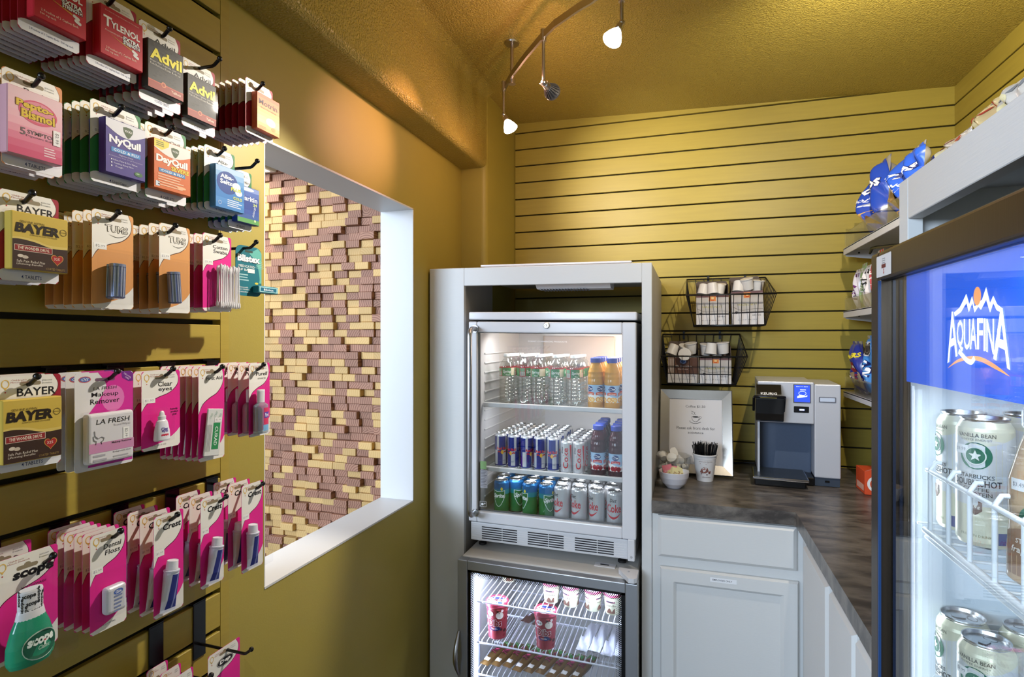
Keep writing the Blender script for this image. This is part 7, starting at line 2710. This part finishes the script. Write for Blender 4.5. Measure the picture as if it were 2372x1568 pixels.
# lit sign behind the glass
SXP = DX + .018
sa = onX(2068, 877, SXP)
m = MB()
sgz0, sgz1 = sa.z, DZT - .031
blue = mat('sign_blue', '1f52c8', .25, emit='2b62e0', estr=.85)
m.box(SXP, SXP + .004, iy0 + .004, gy1 - bw2 + .002, sgz0, sgz1, blue)
sign = part(m, 'sign', co)
m = MB()
Fg2 = FX(SXP)
wlit = mat('sign_white', 'f4f6fa', .3, emit='eaf2ff', estr=1.5)
olit = mat('sign_orange', 'ec9a5a', .3, emit='f0a060', estr=1.0)


def S(px, py):
    p = onX(1950 + px / 3.732, 560 + py / 3.732, SXP)
    return (-p.y, p.z)


def stroke(pts_, wd, mm, off, taper=None):
    n = len(pts_)
    L, Rr = [], []
    for i, p in enumerate(pts_):
        a_ = Vector(pts_[max(i - 1, 0)]); b_ = Vector(pts_[min(i + 1, n - 1)])
        d_ = (b_ - a_).normalized()
        nn = Vector((-d_.y, d_.x)) * wd * (taper[i] if taper else 1) / 2
        L.append(Vector(p) + nn); Rr.append(Vector(p) - nn)
    for i in range(n - 1):
        m.flat([tuple(L[i]), tuple(Rr[i]), tuple(Rr[i + 1]), tuple(L[i + 1])], mm, Fg2, off)


ridge_out = [(972, 612), (1020, 570), (1050, 510), (1078, 450), (1104, 540), (1128, 470), (1150, 560), (1190, 520), (1215, 500), (1250, 392), (1284, 530), (1312, 466), (1345, 540), (1386, 572)]
ridge_in = [(980, 645), (1030, 610), (1060, 560), (1080, 530), (1100, 608), (1130, 530), (1150, 612), (1182, 560), (1205, 588), (1250, 500), (1284, 612), (1312, 530), (1340, 590), (1384, 614)]
for i in range(len(ridge_out) - 1):
    m.flat([S(*ridge_out[i]), S(*ridge_in[i]), S(*ridge_in[i + 1]), S(*ridge_out[i + 1])], wlit, Fg2, .0006)
c0_ = S(1174, 470)
m.flat(circle(c0_[0], c0_[1], .0075, .0092, 20), olit, Fg2, .0009)


def letter(t, x0, x1, y0, y1, y2=None, y3=None, bold=.012):
    """one tall letter between left/right pixel edges; own top and bottom"""
    vs_, fs_, gw_, gh_ = glyphs(t, bold, 0, 2)
    out = []
    for p, q in vs_:
        t_ = p / gw_ + .5
        yt = y0 + ((y2 if y2 is not None else y0) - y0) * t_
        yb_ = y1 + ((y3 if y3 is not None else y1) - y1) * t_
        s_ = S(x0 + (x1 - x0) * t_, yb_ + (yt - yb_) * (q / gh_ + .5))
        out.append((SXP - .0006, -s_[0], s_[1]))
    m.add(out, fs_, wlit)


letter('A', 918, 1006, 608, 1050, 600, 985)
letter('Q', 1000, 1056, 675, 950)
letter('U', 1060, 1116, 668, 935)
letter('A', 1112, 1172, 662, 930)
letter('F', 1176, 1226, 660, 930)
letter('I', 1232, 1250, 662, 945)
letter('N', 1256, 1322, 665, 950, 665, 975)
letter('A', 1316, 1462, 572, 1010, 575, 1110)
tail_ = bez([S(1015, 945), S(1050, 985), S(1085, 1025), S(1125, 1040), S(1152, 1005)], 4)
stroke(tail_, .0052, wlit, .0012)
up_ = bez([S(920, 1090), S(1000, 1020), S(1100, 990), S(1200, 995), S(1320, 1055), S(1452, 1160)], 5)
lo_ = bez([S(920, 1092), S(1000, 1045), S(1100, 1022), S(1200, 1035), S(1320, 1095), S(1452, 1164)], 5)
for i in range(len(up_) - 1):
    m.flat([up_[i], lo_[i], lo_[i + 1], up_[i + 1]], olit, Fg2, .0008)
m.T = None
o = sub(m, 'sign_logo', sign)

# wire shelves with front fences
wm = mat('coated_wire_pale', 'e2e8ee', .3)


def rack(z, ztop):
    m = MB()
    fxp = KX0 + .006
    y0_, y1_ = iy0 + .006, .872
    m.tube([(fxp, y1_, ztop), (fxp, y0_, ztop)], .0030, wm, 8)
    m.tube([(fxp - .001, y1_ + .004, z - .002), (fxp - .001, y0_, z - .002)], .0045, wm, 8)
    m.tube([(fxp + .001, y1_ + .004, z - .011), (fxp + .001, y0_, z - .011)], .0032, wm, 8)
    n = 11
    for k in range(n):
        y = y1_ - .010 - k * (y1_ - y0_ - .02) / (n - 1)
        m.tube([(fxp + .012, y, ztop + .012), (fxp + .006, y, ztop + .012), (fxp, y, ztop + .002), (fxp, y, z)], .0028, wm, 8)
    part(m, 'shelf_fence', co)
    m = MB()
    for k in range(22):
        y = iy1 - .012 - k * (iy1 - iy0 - .024) / 21
        m.tube([(fxp, y, z - .002), (KX1 - .03, y, z - .002)], .0018, wm, 6)
    m.tube([(KX1 - .032, iy0 + .006, z - .006), (KX1 - .032, iy1 - .006, z - .006)], .003, wm, 8)
    part(m, 'wire_shelf', co)


RA, RB = 1.170, .903
rack(RA, onX(2240, 1139, KX0 + .006).z)
rack(RB, onX(2100, 1508, KX0 + .006).z)
m = MB()
m.box(KX0 + .001, KX0 + .004, iy1 - .0075, iy1 - .0035, .22, sgz0 - .01, mat('cooler_led', 'ffffff', .4, emit='bcd6ff', estr=.6))
part(m, 'interior_light', co)
area_light('drinks_cooler_led', (KX0 - .001, iy1 - .012, .85), (.60, .60, .85), .02, 1.0, .7, (.80, .90, 1.0))
area_light('drinks_cooler_led', (KX0 - .001, iy0 + .012, .85), (.60, .60, .85), .02, 1.0, 2.2, (.80, .90, 1.0))
area_light('drinks_cooler_top', (.36, .60, DZT - .04), (.42, .66, .9), .10, .5, 3.6, (.86, .94, 1.0))


# coffee cans and bottles
cream = mat('can_cream', 'd9d6bd', .28, metal=.25)
canw = mat('can_white', 'd3d5d6', .28, metal=.25)


def art_coffee(flavour):
    def art(mb, r, h):
        mb.patch_cyl(canw, r, 0, 6.2832, 0, 0, .0002, 32, top=lambda t: h * (.835 + .04 * math.sin(2 * math.pi * t * 2 + 1)), bot=lambda t: h * .33)
        for a in (A0, A0 + math.pi):
            mb.text_cyl(flavour, ink('4a4a40'), r, a, h * .872, r * 1.35, h * .030, .01, off=.0006)
            mb.text_cyl('COFFEE ENERGY', ink('6a6a60'), r, a, h * .838, r * 1.1, h * .016, off=.0006, res=1)
            zc, q = h * .715, r * .56

            def disc(ra, mm, off, dz=0., dx=0., rz_=None):
                p_ = circle(dx, dz, ra, rz_ or ra, 22)
                mb.add([((r + off) * math.cos(a + x / r), (r + off) * math.sin(a + x / r), zc + y) for x, y in p_], [tuple(range(22))], mm)
            disc(q, ink('2c6a52'), .0006)
            disc(q * .66, ink('d9dcd4'), .0009)
            disc(q * .58, ink('2c6a52'), .0012)
            st5 = [(q * (.42 if k % 2 == 0 else .18) * math.sin(math.pi * k / 5), q * (.42 if k % 2 == 0 else .18) * math.cos(math.pi * k / 5)) for k in range(10)]
            mb.add([((r + .0010) * math.cos(a + x / r), (r + .0010) * math.sin(a + x / r), zc + y) for x, y in st5], [tuple(range(10))], ink('d9dcd4'))
            mb.text_cyl('STARBUCKS', ink('4a4a44'), r, a, h * .555, r * 1.25, h * .032, .015, off=.0006)
            mb.text_cyl('DOUBLESHOT', ink('34342f'), r, a, h * .505, r * 1.75, h * .050, .02, off=.0006)
            mb.text_cyl('COFFEE', ink('4a4a44'), r, a, h * .458, r * .9, h * .026, .01, off=.0006)
            mb.text_cyl('+ PROTEIN', ink('4a4a44'), r, a, h * .420, r * 1.1, h * .030, .01, off=.0006)
            p_ = [(-.0065, .008), (.0065, .008), (.0065, -.003), (0, -.009), (-.0065, -.003)]
            mb.add([((r + .0006) * math.cos(a + x / r), (r + .0006) * math.sin(a + x / r), h * .315 + y) for x, y in p_], [(0, 1, 2, 3, 4)], ink('7a6258'))
            mb.text_cyl('20g', ink('e2ded4'), r, a, h * .32, .009, .005, .01, off=.0010, res=1)
            mb.text_cyl('PROTEIN DRINK', ink('8a8a6a'), r, a, h * .10, r * 1.1, h * .02, off=.0006, res=1)
            mb.patch_cyl(ink('e4e4e2'), r, a - .85, a - .25, h * .72, h * .79, .0014, 6)
            mb.text_cyl('$3.99', ink('8a8a8e'), r, a - .55, h * .755, r * .42, h * .03, off=.002, res=1)
            mb.patch_cyl(ink('42487e'), r, a + .75, a + 1.35, h * .05, h * .14, .0006, 6)
    return art


pcf = Pool(new_can('coffee_can', .0285, .154, cream, art_coffee('VANILLA BEAN'), ''))
g = 'cream coffee cans in the drinks cooler'
for (u, v, X, rz, lab) in ((2281, 1100, .3425, -40, 'tall cream coffee can with green emblem at the front of the upper cooler shelf'),
                           (2217, 1100, .3425, -95, 'tall cream coffee can at the left end of the upper cooler shelf'),
                           (2352, 1100, .412, 20, 'tall cream coffee can behind the front can on the upper cooler shelf')):
    p = onX(u, v, X)
    pcf.put((X, min(p.y, .8845), RA + .0005), R(rz), lab, g)
for k, (X, Y) in enumerate(((.482, .88), (.482, .818), (.55, .88), (.55, .818))):
    pcf.put((X, Y, RA + .0005), k * 1.1, 'tall cream coffee can deeper in the upper cooler shelf, %s row, %s' % (('second', 'second', 'third', 'third', 'next')[k], ('left', 'right', 'left', 'right', 'left')[k]), g)
pcf.put((.3425, .886, RB + .0005), R(-95), 'tall cream coffee can at the left end of the lower cooler shelf', g)
pcf.put((.3425, .824, RB + .0005), R(-45), 'tall cream coffee can second from left at the front of the lower cooler shelf', g)
pcf.put((.405, .87, RB + .0005), .4, 'tall cream coffee can in the second row of the lower cooler shelf', g)


def frappe():
    o = thing('coffee_bottle', '', 'bottle')
    m = MB()
    liq = mat('milky_coffee', 'b79a78', .14, spec=.5)
    r = .032
    m.lathe([(r * .86, 0), (r, .004), (r, .030), (r * .95, .060), (r * .98, .085), (r * .96, .105), (r * .70, .138), (r * .56, .152), (r * .55, .158)], liq, 30)
    m.build('bottle_body', o)
    m = MB()
    m.lathe([(r * .60, .158), (r * .63, .160), (r * .63, .176), (r * .58, .178), (.0005, .178)], mat('cap_pearl', 'dcdcd6', .25, metal=.4), 26)
    m.build('bottle_cap', o)
    m = MB()
    for a in (A0, A0 + math.pi):
        lb = ink('8a6a52')
        m.patch_cyl(lb, r * .99, a - 1.0, a + 1.0, .010, .060, .0007, 12, top=lambda t: .052 + .008 * math.sin(math.pi * t))
        pts_ = circle(0, 0, .0135, None, 20)
        m.add([((r + .0012) * math.cos(a + x / r), (r + .0012) * math.sin(a + x / r), .070 + y) for x, y in pts_], [tuple(range(20))], ink('2c6a52'))
        pts_ = circle(0, 0, .0080, None, 16)
        m.add([((r + .0018) * math.cos(a + x / r), (r + .0018) * math.sin(a + x / r), .070 + y) for x, y in pts_], [tuple(range(16))], ink('d9dcd4'))
        m.text_cyl('STARBUCKS', ink('e4ddd2'), r, a, .046, .034, .0050, .01, off=.0018, res=1)
        m.text_cyl('frappuccino', ink('e4ddd2'), r, a, .036, .044, .0085, .01, .15, off=.0018)
        m.patch_cyl(ink('d8d2c6'), r, a + .2, a + .75, .012, .028, .0014, 6)
        m.patch_cyl(ink('e4e4e2'), r * .97, a - .75, a - .20, .096, .108, .0016, 5)
        m.text_cyl('$3.49', ink('8a8a8e'), r * .97, a - .47, .102, .012, .005, off=.0024, res=1)
    m.build('bottle_label', o)
    return o


pfr = Pool(frappe())
for k, (X, Y) in enumerate(((.346, .708), (.346, .632), (.346, .556), (.415, .70), (.415, .63))):
    pfr.put((X, Y, RA + .0005), R(-42 + 6 * k), ('glass bottle of milky coffee beside the cans on the upper cooler shelf', 'glass bottle of milky coffee, second along the upper cooler shelf front', 'glass bottle of milky coffee, third along the upper cooler shelf front', 'glass bottle of milky coffee, second row behind the first bottle', 'glass bottle of milky coffee, second row behind the second bottle')[k], 'coffee bottles in the drinks cooler')

# ---- wall shelves beyond the surround
shelf_w = mat('shelf_white_metal', 'd6d6da', .4)
acr = pane('acrylic', (.95, .955, .95), 1.6, .03, .04)
SFX, SY1 = .545, 2.37


def wall_shelf(label, z, th, y0, fence):
    o = thing('wall_shelf', label, 'shelf', ((SFX + XR) / 2, (y0 + SY1) / 2, z))
    m = MB()
    m.box(SFX, XR - .001, y0, SY1, z - .004, z, shelf_w)
    m.box(SFX, SFX + .004, y0, SY1, z - th, z, shelf_w, .001, 1)
    part(m, 'board', o)
    m = MB()
    Fe = (Vector((0, SY1, 0)), Vector((1, 0, 0)), Vector((0, 0, 1)))
    m.prism([(SFX + .001, z - th * .55), (SFX + .008, z - th - .004), (SFX + .06, z - th - .012), (XR - .03, z - th - .05), (XR - .001, z - th - .05), (XR - .001, z - .005), (SFX + .001, z - .005)], 0, .003, shelf_w, Fe)
    m.lathe([(.0035, 0), (.0035, .0006)], black_pl, 10, xf=Matrix.Translation((SFX + .05, SY1 - .0034, z - th * .7)) @ Matrix.Rotation(R(90), 4, 'X'))
    part(m, 'bracket', o)
    m = MB()
    m.box(SFX + .004, SFX + .006, y0, SY1 - .002, z + .0005, z + fence, acr)
    part(m, 'acrylic_fence', o)
    n = 0
    y = SY1 - .004
    while y > y0 + .05 and n < 16:
        m = MB()
        m.box(SFX + .0065, XR - .08, y - .0015, y, z + .0005, z + fence * 1.25, acr)
        part(m, 'acrylic_divider', o)
        y -= .115 if fence > .05 else .1
        n += 1
    return o


def at_shelf(v):
    return onX(1957, v, SFX)


zs_a = 1.752
wall_shelf('white wall shelf of chip bags, topmost of three on the right wall', zs_a, .024, 1.022, .058)
m = MB()
m.tube([onX(2015, 587, .575), onX(2020, 575, .575), onX(2030, 572, .575), onX(2090, 566, .575)], [.004, .0055, .0045, .0045], black_pl, 8)
part(m, 'support_arm', [o for o in bpy.data.objects if o.name == 'wall_shelf'][0])
zs_b = 1.5205
wall_shelf('white wall shelf of candy packs, middle of three on the right wall', zs_b, .024, 1.022, .045)
zs_c = 1.225
wall_shelf('white wall shelf of cookie bags, lowest of three on the right wall', zs_c, .020, 1.022, .055)


def bag(name, label, cat, X, Y, z, w_, h_, d_, col, art=None, seed=0, lean_=.0, wr=1.0, back=None, group=None, rz=0.0, rough=.22):
    m = MB()
    cm = mat('foil_' + col, col, rough, spec=.6)
    pos = pillow(m, w_, h_, d_, cm, 36, 44, wr, seed, .45, .05, back=mat('foil_inside', 'b9bac0', .25, metal=.6), lean=lean_)
    if art:
        art(m, pos, w_, h_)
    o = m.build(name, None, (X, Y, z + .0006), (0, 0, R(-90) + rz))
    tag(o, label, cat, group)
    return o


def art_chips(m, pos, w_, h_):
    text_on(m, 'Doritos', ink('16235c'), pos, .0, h_ * .66, w_ * .86, h_ * .15, .0012, .08, .15, R(12))
    text_on(m, 'Doritos', ink('ecebe8'), pos, .0, h_ * .66, w_ * .84, h_ * .14, .0022, .04, .15, R(12))
    text_on(m, 'COOL RANCH', ink('e6e6ea'), pos, .0, h_ * .50, w_ * .5, h_ * .05, .0016, .03)
    poly_on(m, rect(-w_ * .2, w_ * .2, h_ * .40, h_ * .45), ink('dcdcdf'), pos, .0012, 3)
    for k, (x, z, a) in enumerate(((-.12, .24, .3), (.10, .20, -.4), (.0, .32, .9))):
        s_ = w_ * .19
        pl_ = [(x * w_ + s_ * math.cos(a + t) * (1.15 if t < .1 else 1), z * h_ + s_ * math.sin(a + t)) for t in (0, 2.09, 4.19)]
        poly_on(m, pl_, ink(('c09048', 'b5823c', 'caa05a')[k]), pos, .0012 + k * .0004, 4)


z_ = zs_a
bag('chip_bag', 'shiny blue chip bag on the top wall shelf, farthest from the camera', 'chip bag', .605, 2.165, z_, .140, .262, .070, '2144a8', art_chips, 3, .05, 1.3)
bag('chip_bag', 'shiny blue chip bag leaning back behind the farthest one on the top shelf', 'chip bag', .735, 2.20, z_, .150, .255, .055, '1c2f78', art_chips, 8, .05, 1.3)
bag('chip_bag', 'shiny blue chip bag on the top wall shelf, next to the white surround', 'chip bag', .610, 1.905, z_, .165, .215, .075, '2450b4', art_chips, 11, .05, 1.3)
bag('chip_bag', 'white and red snack bag on the top wall shelf behind the surround', 'chip bag', .625, 1.690, z_, .175, .150, .070, 'd8d4d2', lambda m, p, w_, h_: text_on(m, 'RUFFLES', ink('b5303a'), p, 0, h_ * .62, w_ * .8, h_ * .13, .0015, .05, .1), 17, .04, 1.2)

CANDY = [('d9d2da', '6a2a6a', 'white and purple'), ('8fae7c', 'd9dcd2', 'pale green'), ('ded8d6', '2a2a2a', 'white and black'), ('c8505a', 'efe2e0', 'rose red'), ('c4262e', 'f0e0dc', 'bright red')]
for k, (c1, c2, nm) in enumerate(CANDY):
    Yk = 2.318 - k * .062

    def art_c(m, pos, w_, h_, c2=c2):
        text_on(m, 'TWIST', ink(c2), pos, 0, h_ * .48, h_ * .5, w_ * .5, .0014, .04, .1, R(90))
        poly_on(m, rect(-w_ * .4, w_ * .4, h_ * .80, h_ * .90), ink(c2), pos, .001, 2)
    bag('candy_pack', nm + ' candy pack on the middle wall shelf, %s from the far end' % ORD[k], 'candy pack', .582 + .004 * (k % 2), Yk, zs_b, .054, .148 + .014 * (k % 3 == 1) + (.02 if k > 2 else 0), .022, c1, art_c, 20 + k, .0, .8)


def art_nuts(m, pos, w_, h_):
    poly_on(m, rect(-w_ * .45, w_ * .45, h_ * .08, h_ * .42), ink('c9b596'), pos, .001, 4)
    poly_on(m, circle(0, h_ * .5, w_ * .36, h_ * .10, 16), ink('a02a34'), pos, .0014, 3)
    text_on(m, 'PLANTERS', ink('e2cf3e'), pos, 0, h_ * .70, w_ * .88, h_ * .10, .002, .05, .1, R(10))
    text_on(m, 'TRAIL MIX', ink('e9e4d8'), pos, 0, h_ * .51, w_ * .55, h_ * .06, .0024, .03)
    rn_ = random.Random(2)
    for k in range(22):
        poly_on(m, circle(rn_.uniform(-.38, .38) * w_, h_ * rn_.uniform(.10, .38), w_ * .06, h_ * .022, 8), ink(rn_.choice(['8a5a3a', 'd6b88a', 'a3324a', 'e2d2b4'])), pos, .0014 + k * 2e-5, 1)


def art_cookie(m, pos, w_, h_):
    text_on(m, 'OREO', ink('12205c'), pos, 0, h_ * .40, h_ * .42, w_ * .46, .0016, .08, 0, R(90))
    text_on(m, 'OREO', ink('eef0f6'), pos, 0, h_ * .40, h_ * .40, w_ * .40, .0024, .05, 0, R(90))
    poly_on(m, circle(w_ * .05, h_ * .78, w_ * .36, h_ * .12, 18), ink('d6d8dc'), pos, .001, 3)
    for k in range(3):
        poly_on(m, circle(w_ * .05, h_ * .78, w_ * (.30 - .07 * k), h_ * (.10 - .024 * k), 16), ink(('3a3432', '6a645e', '3a3432')[k]), pos, .0014 + k * .0004, 2)


bag('snack_bag', 'dark blue trail mix bag with yellow lettering at far end of the lowest shelf', 'snack bag', .588, 2.285, zs_c, .120, .185, .050, '26348c', art_nuts, 31, -.10, .9)
bag('snack_bag', 'bright blue cookie bag beside the trail mix on the lowest wall shelf', 'snack bag', .590, 2.150, zs_c, .110, .205, .045, '3f86cc', art_cookie, 37, -.05, .9)
bag('snack_bag', 'deep blue cookie bag on the lowest wall shelf, next to the cooler', 'snack bag', .592, 2.030, zs_c, .110, .210, .045, '2a55b4', art_cookie, 41, -.05, .9)

# ---- snack packs on top of the surround
TOPS = [('d9c9b4', 'b8563c', .962, .070, .052, 'small cream snack pack on top of the surround, farthest back'),
        ('e0c48e', 'c23a30', .880, .088, .066, 'golden snack pack with red lettering on top of the surround'),
        ('d6cabc', '8a8a8a', .800, .080, .062, 'pale striped snack pack on top of the surround'),
        ('e2b878', 'b5402c', .712, .100, .086, 'orange and red snack pack on top of the surround, nearest the camera'),
        ('dcd2c8', 'b5303a', .600, .105, .092, 'white and red snack pack on the surround at the photo edge')]
for k, (c1, c2, Y, w_, h_, lab) in enumerate(TOPS):
    def art_t(m, pos, w_, h_, c2=c2, k=k):
        poly_on(m, rect(-w_ * .42, w_ * .42, h_ * .12, h_ * .30), ink(c2), pos, .001, 3)
        poly_on(m, circle(-w_ * .1, h_ * .60, w_ * .2, h_ * .16, 12), ink('e8d9a8' if k != 3 else 'd9a83c'), pos, .001, 3)
        for q in range(4):
            poly_on(m, rect(-w_ * .40 + q * w_ * .22, -w_ * .34 + q * w_ * .22, h_ * .72, h_ * .86), ink(c2), pos, .001, 1)
    bag('snack_pack', lab, 'snack pack', .372 + .006 * (k % 2), Y, STOP - .001, w_, h_, .034, c1, art_t, 50 + k, -.05, .8)
